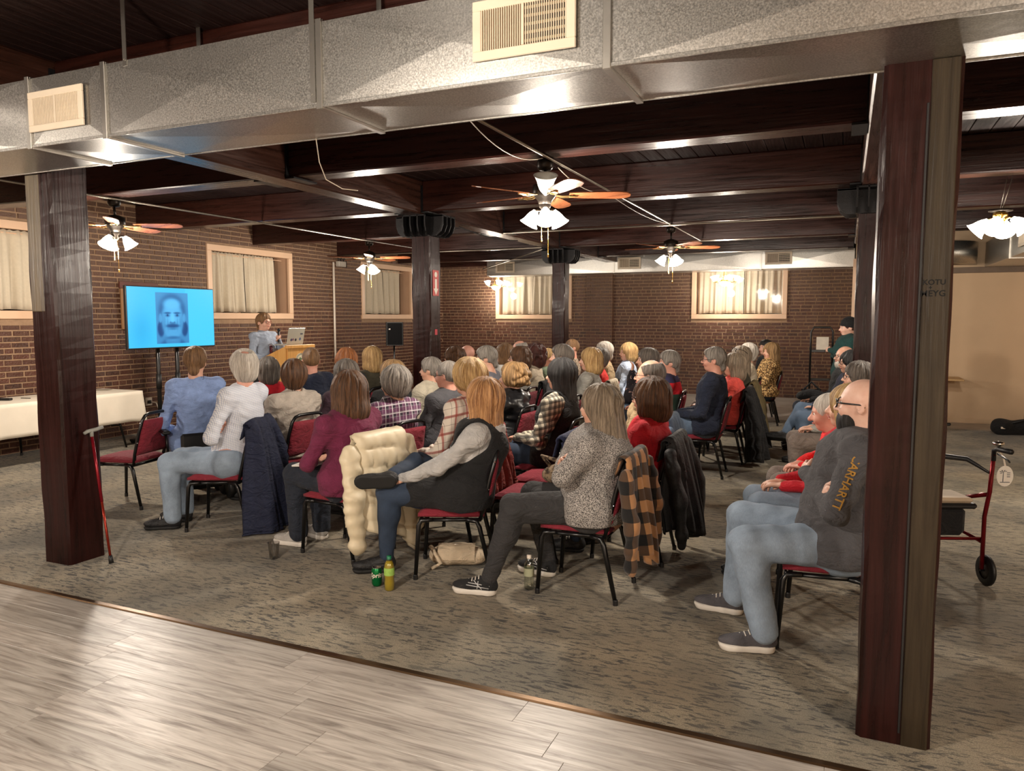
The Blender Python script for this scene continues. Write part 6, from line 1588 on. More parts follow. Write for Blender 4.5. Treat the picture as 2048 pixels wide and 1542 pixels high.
spk = person('man in a grey shirt and dark tie holding a microphone at the lectern', (-8.42, 9.28, 0), math.radians(-8),
             dict(sex='m', stand=True, zt=1.775, hair='ltbrown', style='short', vol=1.2, top=TOP['greyshirt'], glasses='red', armL='mic', handL='grip', armR='rest', bottom=M_DARKPANTS, tucked=True, collar=0.03,
                  hyaw=0.05, near=1, hemz=0.96, shoemat=(fabric('shoe_black', (22, 22, 24), 0.6), M_SOLEB), skin='fair', lean=0.02))
R_, J_, HR_, ht_ = spk
tie = speckle('tie', (34, 30, 48), (112, 34, 44), 60, c3=(214, 206, 214))
n_ = J_['neck']; ch_ = J_['chest']
mk('necktie', [(n_[0] + 0.062, -0.02, n_[2] + 0.0), (n_[0] + 0.062, 0.02, n_[2] + 0.0), (ch_[0] + 0.155, 0.028, ch_[2] - 0.02), (ch_[0] + 0.155, -0.028, ch_[2] - 0.02),
               (ch_[0] + 0.16, 0.042, ch_[2] - 0.27), (ch_[0] + 0.16, -0.042, ch_[2] - 0.27), (ch_[0] + 0.158, 0.0, ch_[2] - 0.32)], [(0, 1, 2, 3), (3, 2, 4, 5), (5, 4, 6)], tie, R_)
solid(R_.children[-1], 0.006, 1.0)
mic = empty('microphone', (0, 0, 0)); tag(mic, 'black hand-held microphone at the chin of the man speaking', 'microphone')
w_ = R_.matrix_basis @ Vector(J_['wrL']); d_ = (R_.matrix_basis.to_3x3() @ Vector((0.10, -0.02, 0.99))).normalized(); g_ = w_ + R_.matrix_basis.to_3x3() @ Vector((0.045, -0.045, 0.055))
MB().tube([g_ - d_ * 0.09, g_ + d_ * 0.08], [0.011, 0.016], 10).build('handle', M_BLACKP, mic, True); mb_ = MB().ball(tuple(g_ + d_ * 0.105), 0.026, 12, 8); mb_.build('grille', plain('mic_mesh', (40, 40, 42), 0.4, 0.5), mic, True)
# ------------------------------------------------------------------ loudspeaker on a pole
_p = at_depth(788, 667, 14.3)
ls = empty('loudspeaker', (_p.x, _p.y, 0), math.radians(-52)); tag(ls, 'black loudspeaker on a pole stand in front of the brick wall', 'loudspeaker')
poly = [(-0.11, -0.1), (0.13, -0.165), (0.15, -0.15), (0.15, 0.15), (0.13, 0.165), (-0.11, 0.1)]
MB().prism(poly, 1.2, 1.64).build('cabinet', M_BLACKP, ls); MB().box((0.15, -0.14, 1.215), (0.158, 0.14, 1.625), 0.004).build('grille', plain('speaker_grille', (11, 11, 12), 0.9, 0.0, 0.3, 200, Specular_IOR_Level=0.1), ls)
MB().box((0.158, -0.11, 1.5), (0.161, -0.08, 1.52)).build('badge', M_CHROME, ls)
MB().tube([(0, 0, 0.35), (0, 0, 1.2)], 0.0175, 10).build('pole', M_BLACK, ls, True)
for k in range(3):
    a_ = k * 2 * PI / 3; MB().tube([(0, 0, 0.72), (0.42 * math.cos(a_), 0.42 * math.sin(a_), 0.015)], 0.012, 8).build('leg', M_BLACK, ls, True)
    MB().tube([(0, 0, 0.36), (0.21 * math.cos(a_), 0.21 * math.sin(a_), 0.36)], 0.009, 8).build('brace', M_BLACK, ls, True)
# ------------------------------------------------------------------ standing woman and hand truck
person('woman standing at the far wall in a black beanie and dark green sweater', (0.02, 12.55, 0), math.radians(196),
       dict(sex='f', stand=True, zt=1.7, hair='dkred', style='buzz', beanie=True, top=TOP['teal'], arms='crossed', w=1.2, girth=1.3, bottom=M_DARKPANTS, hyaw=0.0, hpitch=0.1, hemz=0.78, lean=-0.04, skin='pale', hipz=0.9, shoemat=(fabric('shoe_black', (22, 22, 24), 0.6), M_SOLEB)))
ht2 = empty('hand_truck', (-0.33, 12.75, 0), math.radians(8)); tag(ht2, 'black upright hand truck with a paper notice beside the standing woman', 'hand truck')
MB().tube([(-0.16, 0, 0.1), (-0.16, 0, 1.5), (-0.12, 0, 1.57), (0.12, 0, 1.57), (0.16, 0, 1.5), (0.16, 0, 0.1)], 0.016, 8).build('frame', M_BLACK, ht2, True)
for z in (0.35, 0.75, 1.2): MB().box((-0.16, -0.008, z - 0.02), (0.16, 0.008, z + 0.02), 0.003).build('cross_bar', M_BLACK, ht2)
MB().box((-0.18, -0.26, 0.004), (0.18, 0.0, 0.014)).build('toe_plate', M_BLACK, ht2)
MB().box((-0.08, -0.012, 1.22), (0.1, -0.009, 1.42)).build('paper_notice', plain('paper', (190, 182, 168), 0.8), ht2)
for s in (-1, 1): MB().lathe([(0.0, -0.025), (0.11, -0.025), (0.12, -0.012), (0.12, 0.012), (0.11, 0.025), (0.0, 0.025)], 16, Matrix.Translation((s * 0.21, 0.09, 0.12)) @ Matrix.Rotation(PI / 2, 4, 'Y')).build('wheel', M_BLACKP, ht2, True)
# ------------------------------------------------------------------ power chair under the blue-shirt man
Rb = WHO['blue'][0]; pc = empty('power_chair', Rb.location, Rb.rotation_euler.z); tag(pc, 'black power wheelchair under the man in the blue shirt', 'wheelchair')
MB().box((-0.14, -0.23, 0.40), (0.36, 0.23, 0.462), 0.02).build('seat', M_BLACKP, pc); MB().box((-0.26, -0.2, 0.42), (-0.2, 0.2, 0.66), 0.02).build('backrest', M_BLACKP, pc)
MB().box((-0.22, -0.19, 0.13), (0.26, 0.19, 0.33), 0.04).build('motor_base', M_BLACKP, pc); MB().tube([(0.02, 0, 0.3), (0.02, 0, 0.42)], 0.04, 10).build('seat_post', M_BLACK, pc, True)
for s in (-1, 1):
    MB().box((-0.16, s * 0.3 - 0.035, 0.655), (0.24, s * 0.3 + 0.035, 0.69), 0.012).build('armrest', M_BLACKP, pc); MB().tube([(-0.1, s * 0.3, 0.66), (-0.1, s * 0.28, 0.44), (-0.02, s * 0.2, 0.43)], 0.012, 8).build('arm_bracket', M_BLACK, pc, True)
    for x, r_ in ((-0.2, 0.1), (0.24, 0.075), (0.02, 0.155)): MB().lathe([(0.0, -0.03), (r_ - 0.012, -0.03), (r_, -0.015), (r_, 0.015), (r_ - 0.012, 0.03), (0, 0.03)], 18, Matrix.Translation((x, s * 0.235, r_)) @ Matrix.Rotation(PI / 2, 4, 'X')).build('wheel', M_BLACKP, pc, True)
MB().box((0.22, 0.27, 0.69), (0.3, 0.33, 0.72), 0.008).build('joystick_pod', M_BLACKP, pc); MB().tube([(0.26, 0.3, 0.72), (0.26, 0.3, 0.78)], 0.008, 6).build('joystick', M_BLACKP, pc)
# ------------------------------------------------------------------ cane
cb_, ct_ = on_z(223, 1130, 0.0), Vector((-4.795, 3.56, 0.89))
cane = empty('cane', (0, 0, 0)); tag(cane, 'red walking cane with a grey handle leaning on the timber post', 'cane')
cb_ = Vector((cb_.x, cb_.y, 0.012)); M_CANE = plain('cane_red', (132, 20, 34), 0.25, 0.5, 0.15)
ax_ = (ct_ - cb_).normalized(); mid_ = cb_.lerp(ct_, 0.5)
MB().tube([cb_ + ax_ * 0.03, mid_], 0.0085, 10).build('lower_shaft', plain('cane_copper', (142, 42, 26), 0.25, 0.6, 0.15), cane, True); MB().tube([mid_ - ax_ * 0.02, ct_], 0.0105, 10).build('upper_shaft', M_CANE, cane, True)
MB().tube([cb_, cb_ + ax_ * 0.055], [0.017, 0.013], 10).build('rubber_tip', M_BLACKP, cane, True)
h0 = ct_; MB().tube([h0 - ax_ * 0.01, h0 + Vector((0, 0, 0.02)), h0 + Vector((0, 0, 0.03))], [0.012, 0.013, 0.014], 10).build('handle_neck', plain('cane_grip', (136, 136, 130), 0.6), cane, True)
hd = Vector((0.05, 0.97, 0)).normalized(); MB().tube([h0 + hd * -0.055 + Vector((0.0, 0, 0.018)), h0 + hd * -0.03 + Vector((0, 0, 0.03)), h0 + hd * 0.03 + Vector((0, 0, 0.036)), h0 + hd * 0.085 + Vector((0, 0, 0.046))], [0.011, 0.014, 0.0145, 0.011], 10).build('handle', plain('cane_grip', (136, 136, 130), 0.6), cane, True)
# ------------------------------------------------------------------ stickers and scrawl on posts
st = empty('arrow_sign', (hx1 + 0.0045, -0.0, 0)); st.parent = post1
def plate(y0, y1, z0, z1, x, mat, name, parent): return mk(name, [(x, y0, z0), (x, y1, z0), (x, y1, z1), (x, y0, z1)], [(0, 1, 2, 3)], mat, parent)
bpy.data.objects.remove(st)
sg = MB().box((hx1 + 0.002, -0.075, 1.99), (hx1 + 0.005, 0.075, 2.31), 0.001).build('arrow_sign', plain('sign_red', (190, 44, 34), 0.5), post1); sg['label'] = 'red sign with a white downward arrow'
x_ = hx1 + 0.0065
mk('arrow_mark', [(x_, -0.025, 2.2), (x_, 0.025, 2.2), (x_, 0.025, 2.08), (x_, 0.055, 2.08), (x_, 0.0, 2.0), (x_, -0.055, 2.08), (x_, -0.025, 2.08)], [(0, 1, 2, 3, 4, 5, 6)], M_WHITE, sg)
fl = MB().ball((x_, 0.0, 2.255), 0.035, 10, 8, (0.02, 1, 1)).build('flame_mark', M_WHITE, sg)
MB().box((hx1 + 0.002, -0.03, 1.5), (hx1 + 0.004, 0.03, 1.57)).build('red_tag', plain('tag_red', (186, 34, 52), 0.5), post1)
M_INK = plain('marker_ink', (6, 5, 4), 0.9)
fy = -hyR - 0.0078
_q = on_y(1868, 565, 3.25); zz_ = _q.z
text_on('scrawl', 'KOTU', 0.028, M_INK, postR, lambda x, y: (x + _q.x - postR.location.x, fy, y + zz_), bold=0.0006)
text_on('scrawl', '+', 0.02, M_INK, postR, lambda x, y: (x + _q.x - 0.012 - postR.location.x, fy, y + zz_ - 0.02), bold=0.0006)
text_on('scrawl', 'MEYG', 0.032, M_INK, postR, lambda x, y: (x + _q.x - 0.002 - postR.location.x, fy, y + zz_ - 0.042), bold=0.0006)
# ------------------------------------------------------------------ rollator
rl = empty('rollator', (0.47, 5.66, 0), math.radians(66 + 90 - 44)); tag(rl, 'red four-wheeled walker with a padded seat and a white tag', 'walker')
M_RED = plain('metallic_red', (120, 22, 30), 0.25, 0.6, 0.12)
# local: +x forward (away), +y left ; sides at y = +-0.29
for s in (-1, 1):
    y = s * 0.29
    MB().tube([(-0.36, y, 0.86), (-0.34, y, 0.62), (-0.3, y, 0.45), (-0.3, y, 0.11)], 0.0135, 8).build('rear_leg', M_RED, rl, True)
    MB().tube([(-0.33, y, 0.6), (-0.1, y, 0.53), (0.24, y, 0.36), (0.36, y, 0.14)], 0.0135, 8).build('front_leg', M_RED, rl, True)
    MB().tube([(-0.3, y, 0.28), (0.28, y, 0.3)], 0.011, 8).build('side_bar', M_RED, rl, True)
    MB().tube([(-0.36, y, 0.82), (-0.36, y, 0.885), (-0.4, y, 0.9), (-0.53, y, 0.905)], [0.014, 0.014, 0.016, 0.017], 8).build('handle', M_BLACKP, rl, True)
    MB().tube([(-0.4, y, 0.87), (-0.5, y, 0.85), (-0.52, y, 0.84)], 0.006, 6).build('brake_lever', M_BLACK, rl, True)
    for x, q in ((-0.3, 'rear'), (0.36, 'front')):
        wh = MB().lathe([(0.055, -0.014), (0.092, -0.014), (0.1, -0.006), (0.1, 0.006), (0.092, 0.014), (0.055, 0.014)], 20, Matrix.Translation((x, y + s * 0.028, 0.1)) @ Matrix.Rotation(PI / 2, 4, 'X')); wh.build('wheel', M_BLACKP, rl, True)
        MB().lathe([(0.0, -0.01), (0.056, -0.008), (0.056, 0.008), (0.0, 0.01)], 12, Matrix.Translation((x, y + s * 0.028, 0.1)) @ Matrix.Rotation(PI / 2, 4, 'X')).build('hub', plain('wheel_hub', (60, 58, 58), 0.5), rl, True)
        MB().tube([(x, y - s * 0.01, 0.1), (x, y + s * 0.05, 0.1)], 0.008, 6).build('axle', M_BLACK, rl)
MB().box((-0.28, -0.26, 0.49), (0.0, 0.26, 0.525), 0.012).build('seat', M_BLACKP, rl); MB().box((-0.275, -0.24, 0.525), (-0.01, 0.24, 0.56), 0.018).build('seat_pad', plain('seat_beige', (196, 176, 150), 0.7), rl)
MB().box((-0.24, -0.22, 0.3), (0.0, 0.22, 0.49), 0.03).build('basket_bag', fabric('bag_black', (16, 16, 18)), rl)
for s in (-1, 1): MB().tube([(-0.14, s * 0.26, 0.5), (-0.2, s * 0.28, 0.48)], 0.011, 8).build('seat_hinge', M_RED, rl, True)
MB().tube([(0.0, -0.285, 0.46), (0.0, 0.285, 0.46)], 0.012, 8).build('cross_bar', M_RED, rl, True); MB().tube([(-0.28, -0.285, 0.3), (-0.28, 0.285, 0.3)], 0.011, 8).build('cross_bar', M_RED, rl, True)
MB().tube([(-0.34, -0.28, 0.74), (-0.2, -0.22, 0.8), (-0.14, 0, 0.82), (-0.2, 0.22, 0.8), (-0.34, 0.28, 0.74)], [0.008, 0.017, 0.019, 0.017, 0.008], 8).build('backrest_bar', M_BLACKP, rl, True)
MB().lathe([(0, 0.0), (0.02, 0.004), (0.034, 0.016), (0.03, 0.03), (0.0, 0.036)], 14, Matrix.Translation((-0.4, -0.29, 0.915))).build('bell', M_CHROME, rl, True)
tg = MB().lathe([(0.0, 0.0), (0.05, 0.0), (0.05, 0.003), (0.0, 0.003)], 22, Matrix.Translation((-0.44, -0.315, 0.74)) @ Matrix.Rotation(-PI / 2, 4, 'Y') @ Matrix.Scale(1.3, 4, (1, 0, 0))).build('oval_tag', plain('tag_white', (224, 218, 208), 0.5), rl)
MB().tube([(-0.44, -0.315, 0.8), (-0.43, -0.305, 0.86), (-0.4, -0.295, 0.89)], 0.005, 6).build('tag_strap', M_WHITE, tg)
pm = MB(); xx = -0.4445; 
pm.add([(xx, -0.305, 0.705), (xx, -0.300, 0.705), (xx, -0.302, 0.765), (xx, -0.305, 0.765)], [(0, 1, 2, 3)])
for a_ in (0.3, 1.0, 1.9, 2.7, 3.6): pm.add([(xx, -0.303, 0.765), (xx, -0.303 - 0.026 * math.cos(a_), 0.765 + 0.016 * math.sin(a_)), (xx, -0.303 - 0.02 * math.cos(a_ + 0.35), 0.765 + 0.012 * math.sin(a_ + 0.35))], [(0, 1, 2)])
pm.add([(xx, -0.345, 0.7), (xx, -0.285, 0.7), (xx, -0.285, 0.704), (xx, -0.345, 0.704)], [(0, 1, 2, 3)])
for k in range(3): pm.add([(xx, -0.345, 0.735 + k * 0.012), (xx, -0.325, 0.735 + k * 0.012), (xx, -0.325, 0.739 + k * 0.012), (xx, -0.345, 0.739 + k * 0.012)], [(0, 1, 2, 3)])
pm.build('palm_print', plain('tag_ink', (60, 66, 78), 0.6), tg)
# ------------------------------------------------------------------ beige-wall corner: pedestal table, bag
_p = on_z(1885, 846, 0.0); pt = empty('pedestal_table', (1.3, 13.75, 0)); tag(pt, 'small wood-topped pedestal table against the beige wall', 'table')
MB().box((-0.42, -0.3, 0.735), (0.42, 0.3, 0.765), 0.006).build('tabletop', plain('birch_top', (204, 166, 112), 0.45, 0, 0.06, 5), pt); MB().tube([(-0.1, 0, 0.04), (-0.1, 0, 0.735)], 0.03, 12).build('column', M_BLACK, pt, True)
MB().box((-0.3, -0.035, 0.0), (0.3, 0.035, 0.04), 0.01).build('foot', M_BLACK, pt); MB().box((-0.135, -0.28, 0.0), (-0.065, 0.28, 0.035), 0.01).build('foot', M_BLACK, pt)
f = Field((-0.45, -0.25, -0.03), (0.45, 0.25, 0.3), 0.014); f.cone((-0.28, 0.02, 0.09), (0.28, 0, 0.1), 0.1, 0.12, 0.0); f.ell((-0.3, 0, 0.12), (0.14, 0.13, 0.12), 0.05); f.ell((0.1, -0.02, 0.16), (0.2, 0.1, 0.07), 0.05); f.wave(0.007, 26, 4); f.half((0, 0, -1), 0.0)
P, F = f.mesh(); _p = on_z(2030, 862, 0.0); bg = empty('duffel_bag', (_p.x + 0.02, _p.y - 0.4, 0), 0.3); tag(bg, 'black duffel bag lying on the carpet by the beige wall', 'bag')
link('bag_body', np_mesh('bag_body', [(P, F, 0)], [fabric('bag_black', (16, 16, 18))]), bg); MB().box((-0.36, -0.128, 0.1), (-0.3, -0.12, 0.13), 0.002).build('label_patch', M_WHITE, bg); MB().tube([(-0.2, -0.06, 0.17), (0.0, -0.1, 0.24), (0.2, -0.06, 0.2)], 0.012, 6).build('strap', M_BLACKP, bg, True)
# ------------------------------------------------------------------ coats over chair backs
def plaid_uv(name):
    t = NT('plaid_' + name); uv = t.node('ShaderNodeUVMap'); sep = t.node('ShaderNodeSeparateXYZ'); t.link(uv.outputs[0], sep.inputs[0])
    a = lines(t, t.math('ADD', sep.outputs[0], 5), 0.15, 0.5); b = lines(t, t.math('ADD', sep.outputs[1], 5), 0.15, 0.5)
    s = t.math('ADD', a, b); col = t.ramp(t.math('MULTIPLY', s, 0.5), [(0.0, lin((176, 128, 84))), (0.3, lin((78, 58, 42))), (0.7, lin((18, 17, 17)))], 'CONSTANT')
    t.bump(t.noise(t.coord('Object'), 220, 2), 0.4, 0.003); return t.set(col, 0.95, 0, Sheen_Weight=0.2)
M_BUFF = plaid_uv('buffalo'); M_NAVYC = fabric('coat_navy', (15, 23, 50), 0.8, sheen=0.0); M_CREAM = plain('puffer_cream', (216, 202, 172), 0.5, 0, 0.04, 8, 0.15, 60)
M_FUZZ = plain('fuzzy_black', (18, 18, 19), 0.7, 0, 0.3, 40, 1.0, 70); M_BLACKC = fabric('coat_black', (18, 18, 20)); M_FUR = plain('fur_olive', (112, 98, 66), 0.9, 0, 0.3, 30, 1.0, 60, (1, 1, 0.2)); M_RUST = fabric('jacket_rust', (122, 44, 34)); M_BLUEC = fabric('coat_blue', (34, 42, 72))
def coat(label, pose, mat, back, wt, wb, front=0.16, nf=5, amp=0.03, skew=0.0, flare=0.1, puff=0.0, yo=0.0, seed=1, sleeve=True, name='coat', hem=0.05, cat='coat'):
    """garment hung over a chair back: front lap, fold over the rail, long back fall with folds; sleeves hang beside"""
    r = empty(name, (pose[0], pose[1], 0), pose[2]); tag(r, label, cat); rr = random.Random(seed); ph = [rr.uniform(0, 6.3) for _ in range(8)]
    nu, nv = 48, 44; L = front + 0.1 + back; vs = []; uvs = []
    for j in range(nv + 1):
        s = L * j / nv
        for i in range(nu + 1):
            u = i / nu - 0.5
            if s < front: t = s / front; x, z, k = -0.255 - 0.03 * t, 0.872 - front + s, 0.0
            elif s < front + 0.1:
                a = PI * (s - front) / 0.1; x, z, k = -0.303 + 0.026 * math.cos(a), 0.872 + 0.026 * math.sin(a), 0.0
            else:
                k = (s - front - 0.1) / back; x, z = -0.331 - flare * k ** 0.8, 0.872 - back * k
            w = wt + (wb - wt) * k
            fold = math.sin(2 * PI * nf * u + ph[0] + 1.2 * k) + 0.55 * math.sin(2 * PI * nf * 2.1 * u + ph[1] - k) + 0.3 * math.sin(2 * PI * nf * 3.7 * u + ph[2])
            dx = amp * (0.25 + k) * fold if k > 0 else amp * 0.1 * fold
            if puff and k >= 0:
                q = abs(math.sin(PI * s / 0.14 + 0.3 * math.sin(u * 5 + ph[3]))) ** 0.5; q2 = abs(math.sin(PI * (u * 1.6 + s * 1.6))) ** 0.3
                dx -= puff * (q * 0.75 + 0.25) * (0.55 + 0.45 * q2) * (1 if s >= front else 0.3)
            if k > 0: z += hem * k * math.sin(u * 5 + ph[4]) + hem * 0.5 * k * math.sin(u * 11 + ph[5]) + skew * u * k
            yy = yo + u * w * (1 - 0.05 * math.cos(k * 5)) + 0.02 * k * math.sin(k * 6 + ph[6]); ex = max(0.0, abs(yy) - 0.215)
            if ex > 0: yy = math.copysign(0.215 + ex * (0.3 + 0.35 * k), yy); x += ex * 0.85 * (0.4 + 0.6 * (k > 0)); z -= ex * (0.35 if k <= 0 else 0.12); dx *= 0.6
            vs.append((x + (min(dx, 0.0) if (k == 0 and ex == 0) else dx), yy, max(z, 0.012))); uvs.append((u * w * 1.0, s))
    fs = [(j * (nu + 1) + i, j * (nu + 1) + i + 1, (j + 1) * (nu + 1) + i + 1, (j + 1) * (nu + 1) + i) for j in range(nv) for i in range(nu)]
    o = mk('shell', vs, fs, mat, r, True); uvl = o.data.uv_layers.new(name='uv')
    for lp in o.data.loops: uvl.data[lp.index].uv = uvs[lp.vertex_index]
    solid(o, 0.012 if not puff else 0.03, 1.0)
    if sleeve:
        for sg in (-1, 1):
            f = Field((-0.75, -0.6, 0.0), (-0.1, 0.6, 0.95), 0.013); y = yo + sg * (wt / 2 + 0.01); R0 = 0.058 + puff * 0.6
            f.cone((-0.33, y, 0.78), (-0.35 - flare * 0.5, y + sg * 0.05, 0.78 - back * 0.4), R0, R0 * 0.95, 0.0, (0.75, 1, 1)); f.cone((-0.35 - flare * 0.5, y + sg * 0.05, 0.78 - back * 0.4), (-0.34 - flare * 0.7, y + sg * 0.035, 0.8 - back * 0.85), R0 * 0.95, R0 * 0.8, 0.03, (0.75, 1, 1))
            f.wave(0.006, 40, seed + 5 + sg, 4, (0.5, 0.5, 1.5))
            if puff: f.wave(0.0035, 45, seed, 1, (0, 0, 1))
            P, F = f.mesh(); so = link('sleeve', np_mesh('sleeve', [(P, F, 0)], [mat]), r)
            uvl = so.data.uv_layers.new(name='uv'); co = np.array([v.co[:] for v in so.data.vertices]); li = np.array([l.vertex_index for l in so.data.loops]); uvl.data.foreach_set('uv', np.stack([co[li, 1] + co[li, 0], co[li, 2]], 1).astype(np.float32).ravel())
    return r
coat('long navy coat trailing to the carpet from the checked-shirt man\'s chair', CH['a'], M_NAVYC, 0.87, 0.62, 1.0, 0.1, 3, 0.05, -0.2, 0.2, seed=5, sleeve=False, hem=0.1)
coat('cream quilted puffer coat hanging off the maroon-sweatshirt woman\'s chair', CH['h'], M_CREAM, 0.72, 0.55, 0.78, 0.1, 2, 0.02, 0.25, 0.1, 0.035, 0.0, seed=4)
coat('tan and black buffalo plaid coat on the chair of the marled-sweater woman', CH['gg'], M_BUFF, 0.64, 0.5, 0.62, 0.1, 3, 0.03, 0.1, 0.06, 0.0, 0.0, seed=8)
coat('fuzzy black jacket on the chair of the red-turtleneck woman', CH['hh'], M_FUZZ, 0.68, 0.58, 0.85, 0.12, 4, 0.035, 0.1, 0.12, 0.0, 0.0, seed=9)
coat('blue denim jacket on the chair of the balding man in tan', CH['ff'], M_JEANS, 0.6, 0.55, 0.66, 0.12, 4, 0.03, 0.05, 0.1, seed=10)
coat('black coat on the chair of the coral-shirt woman', CH['kk'], M_BLACKC, 0.78, 0.6, 0.9, 0.12, 4, 0.035, 0, 0.16, seed=11)
coat('olive fur coat on the chair of the woman with pushed-up sunglasses', CH['ll'], M_FUR, 0.7, 0.58, 0.75, 0.12, 4, 0.03, 0, 0.12, seed=12)
coat('rust jacket on the chair of the red and white plaid shirt', CH['m'], M_RUST, 0.5, 0.42, 0.46, 0.12, 4, 0.03, 0, 0.08, seed=13, sleeve=False)
E1 = at_depth(1062, 880, 5.45); chair('empty banquet chair with a blue coat, next to the strawberry-blond woman', E1.x, E1.y, PI + 0.05)
coat('dark blue coat on the empty chair beside the strawberry-blond woman', (E1.x, E1.y, PI + 0.05), M_BLUEC, 0.62, 0.55, 0.6, 0.12, 3, 0.025, 0, 0.1, seed=14, sleeve=False)
E2 = at_depth(1092, 870, 6.0); chair('empty banquet chair second from the blue coat, before the black-haired woman', E2.x, E2.y, PI)
E3 = at_depth(1383, 790, 9.9); chair('empty banquet chair between the colour-block jacket and the navy sweater', E3.x, E3.y, PI)
coat('cream cardigan on the chair of the scarlet sweater', CH['bb'], TOP['cream'], 0.5, 0.42, 0.46, 0.12, 4, 0.03, 0, 0.08, seed=15, sleeve=False)
coat('black jacket on the chair of the cream knit sweater', CH['w'], M_BLACKC, 0.5, 0.42, 0.46, 0.12, 4, 0.03, 0, 0.08, seed=16, sleeve=False)
# ------------------------------------------------------------------ drinks, bags and other things about the feet
def clear_plastic(name, rgb, dens=0.15):
    t = NT(name); tr = t.node('ShaderNodeBsdfTransparent'); tr.inputs[0].default_value = lin(rgb); gl = t.node('ShaderNodeBsdfGlossy'); gl.inputs['Roughness'].default_value = 0.08
    fr = t.node('ShaderNodeLayerWeight'); fr.inputs[0].default_value = 0.35; mx = t.node('ShaderNodeMixShader'); t.link(t.math('ADD', t.math('MULTIPLY', fr.outputs['Facing'], 0.5), dens * 0.3), mx.inputs[0]); t.link(tr.outputs[0], mx.inputs[1]); t.link(gl.outputs[0], mx.inputs[2]); t.link(mx.outputs[0], t.out.inputs[0]); return t.m
BOT = [(0.0, 0.004), (0.024, 0.0), (0.031, 0.008), (0.0325, 0.05), (0.030, 0.075), (0.0325, 0.1), (0.0325, 0.15), (0.028, 0.172), (0.015, 0.195), (0.0125, 0.202), (0.0125, 0.212)]
p_ = on_z(754, 1171, 0.0); can = empty('soda_can', (p_.x, p_.y, 0)); tag(can, 'green soda can with white lettering standing on the carpet', 'can')
MB().lathe([(0.0, 0.004), (0.024, 0.0), (0.028, 0.008), (0.033, 0.016), (0.033, 0.106), (0.027, 0.118)], 24).build('can_body', plain('can_green', (14, 118, 62), 0.25, 0.6, 0.06), can, True)
MB().lathe([(0.027, 0.118), (0.0275, 0.122), (0.025, 0.121), (0.024, 0.117), (0.0, 0.117)], 24).build('lid', M_CHROME, can, True)
yawc = math.atan2(-p_.y, -p_.x)
def can_wrap(off=0.0, R0=0.0336, z0=0.075): return lambda x, y: (R0 * math.cos(yawc + off + x / R0), R0 * math.sin(yawc + off + x / R0), z0 + y)
text_on('lettering', 'Sprite', 0.042, M_WHITE, can, can_wrap(), bold=0.0008, shear=0.2)
p_ = on_z(779, 1180, 0.0); bt = empty('drink_bottle', (p_.x, p_.y, 0)); tag(bt, 'clear bottle of yellow drink with a green cap beside the green can', 'bottle')
MB().lathe(BOT, 20).build('bottle', clear_plastic('bottle_plastic', (244, 246, 232)), bt, True)
MB().lathe([(0.0, 0.006)] + [(r_ * 0.95, z_) for r_, z_ in BOT[1:8]] + [(0.018, 0.188), (0.0, 0.188)], 20).build('drink', plain('yellow_drink', (206, 178, 60), 0.15, 0, 0.02, Transmission_Weight=0.35), bt, True)
MB().lathe([(0.033, 0.1), (0.0332, 0.148)], 20).build('label', plain('label_green', (150, 190, 90), 0.5, 0, 0.2, 40), bt, True); MB().lathe([(0.0145, 0.2), (0.0145, 0.221), (0.0, 0.222)], 16).build('cap', plain('cap_green', (20, 112, 74), 0.4), bt, True)
p_ = on_z(548, 1117, 0.0); cup = MB().lathe([(0.0, 0.004), (0.028, 0.0), (0.03, 0.006), (0.041, 0.115), (0.0425, 0.117), (0.04, 0.115), (0.029, 0.008), (0.0, 0.007)], 20).build('plastic_cup', clear_plastic('cup_plastic', (240, 240, 240), 0.6), None, True); cup.location = (p_.x, p_.y, 0.001); tag(cup, 'clear plastic cup standing on the carpet before the white sneaker', 'cup')
p_ = on_z(1058, 1178, 0.0); b2 = empty('water_bottle', (p_.x, p_.y, 0)); tag(b2, 'clear water bottle behind the chair leg of the marled-sweater woman', 'bottle')
MB().lathe(BOT, 20).build('bottle', clear_plastic('bottle_clear', (236, 240, 232), 0.5), b2, True); MB().lathe([(0.0145, 0.2), (0.0145, 0.221), (0.0, 0.222)], 16).build('cap', M_WHITE, b2, True); MB().lathe([(0.033, 0.09), (0.0332, 0.14)], 20).build('label', plain('label_pale', (168, 170, 140), 0.6), b2, True)
def soft_bag(label, loc, yaw, size, mat, strap_pts=None, seed=2, name='handbag', cat='bag'):
    r = empty(name, loc, yaw); tag(r, label, cat); a, b, c = size
    f = Field((-a * 1.3, -b * 1.5, -0.01), (a * 1.3, b * 1.5, c * 1.4), 0.011); f.cone((-a * 0.6, 0, c * 0.4), (a * 0.6, 0, c * 0.4), b, b, 0, (1, 1, c * 0.8 / (2 * b))); f.ell((0, 0, c * 0.7), (a * 0.75, b * 0.6, c * 0.3), 0.04); f.wave(0.003, 45, seed, 5); f.half((0, 0, -1), 0.0)
    P, F = f.mesh(); link('bag_body', np_mesh('bag_body', [(P, F, 0)], [mat]), r)
    if strap_pts: MB().tube(strap_pts, 0.011, 8).build('strap', mat, r, True)
    MB().grid(lambda u, v: ((u - 0.5) * a * 1.5, -b * (0.15 + 0.95 * math.sin(v * PI * 0.5)), c * (1.02 - 0.62 * v * v)), 10, 8).build('flap', mat, r, True); solid(r.children[-1], 0.006)
    MB().tube([(-a * 0.5, -b * 0.3, c * 0.97), (0, -b * 0.35, c * 1.0), (a * 0.5, -b * 0.3, c * 0.97)], 0.004, 6).build('zip', M_CHROME, r, True)
    return r
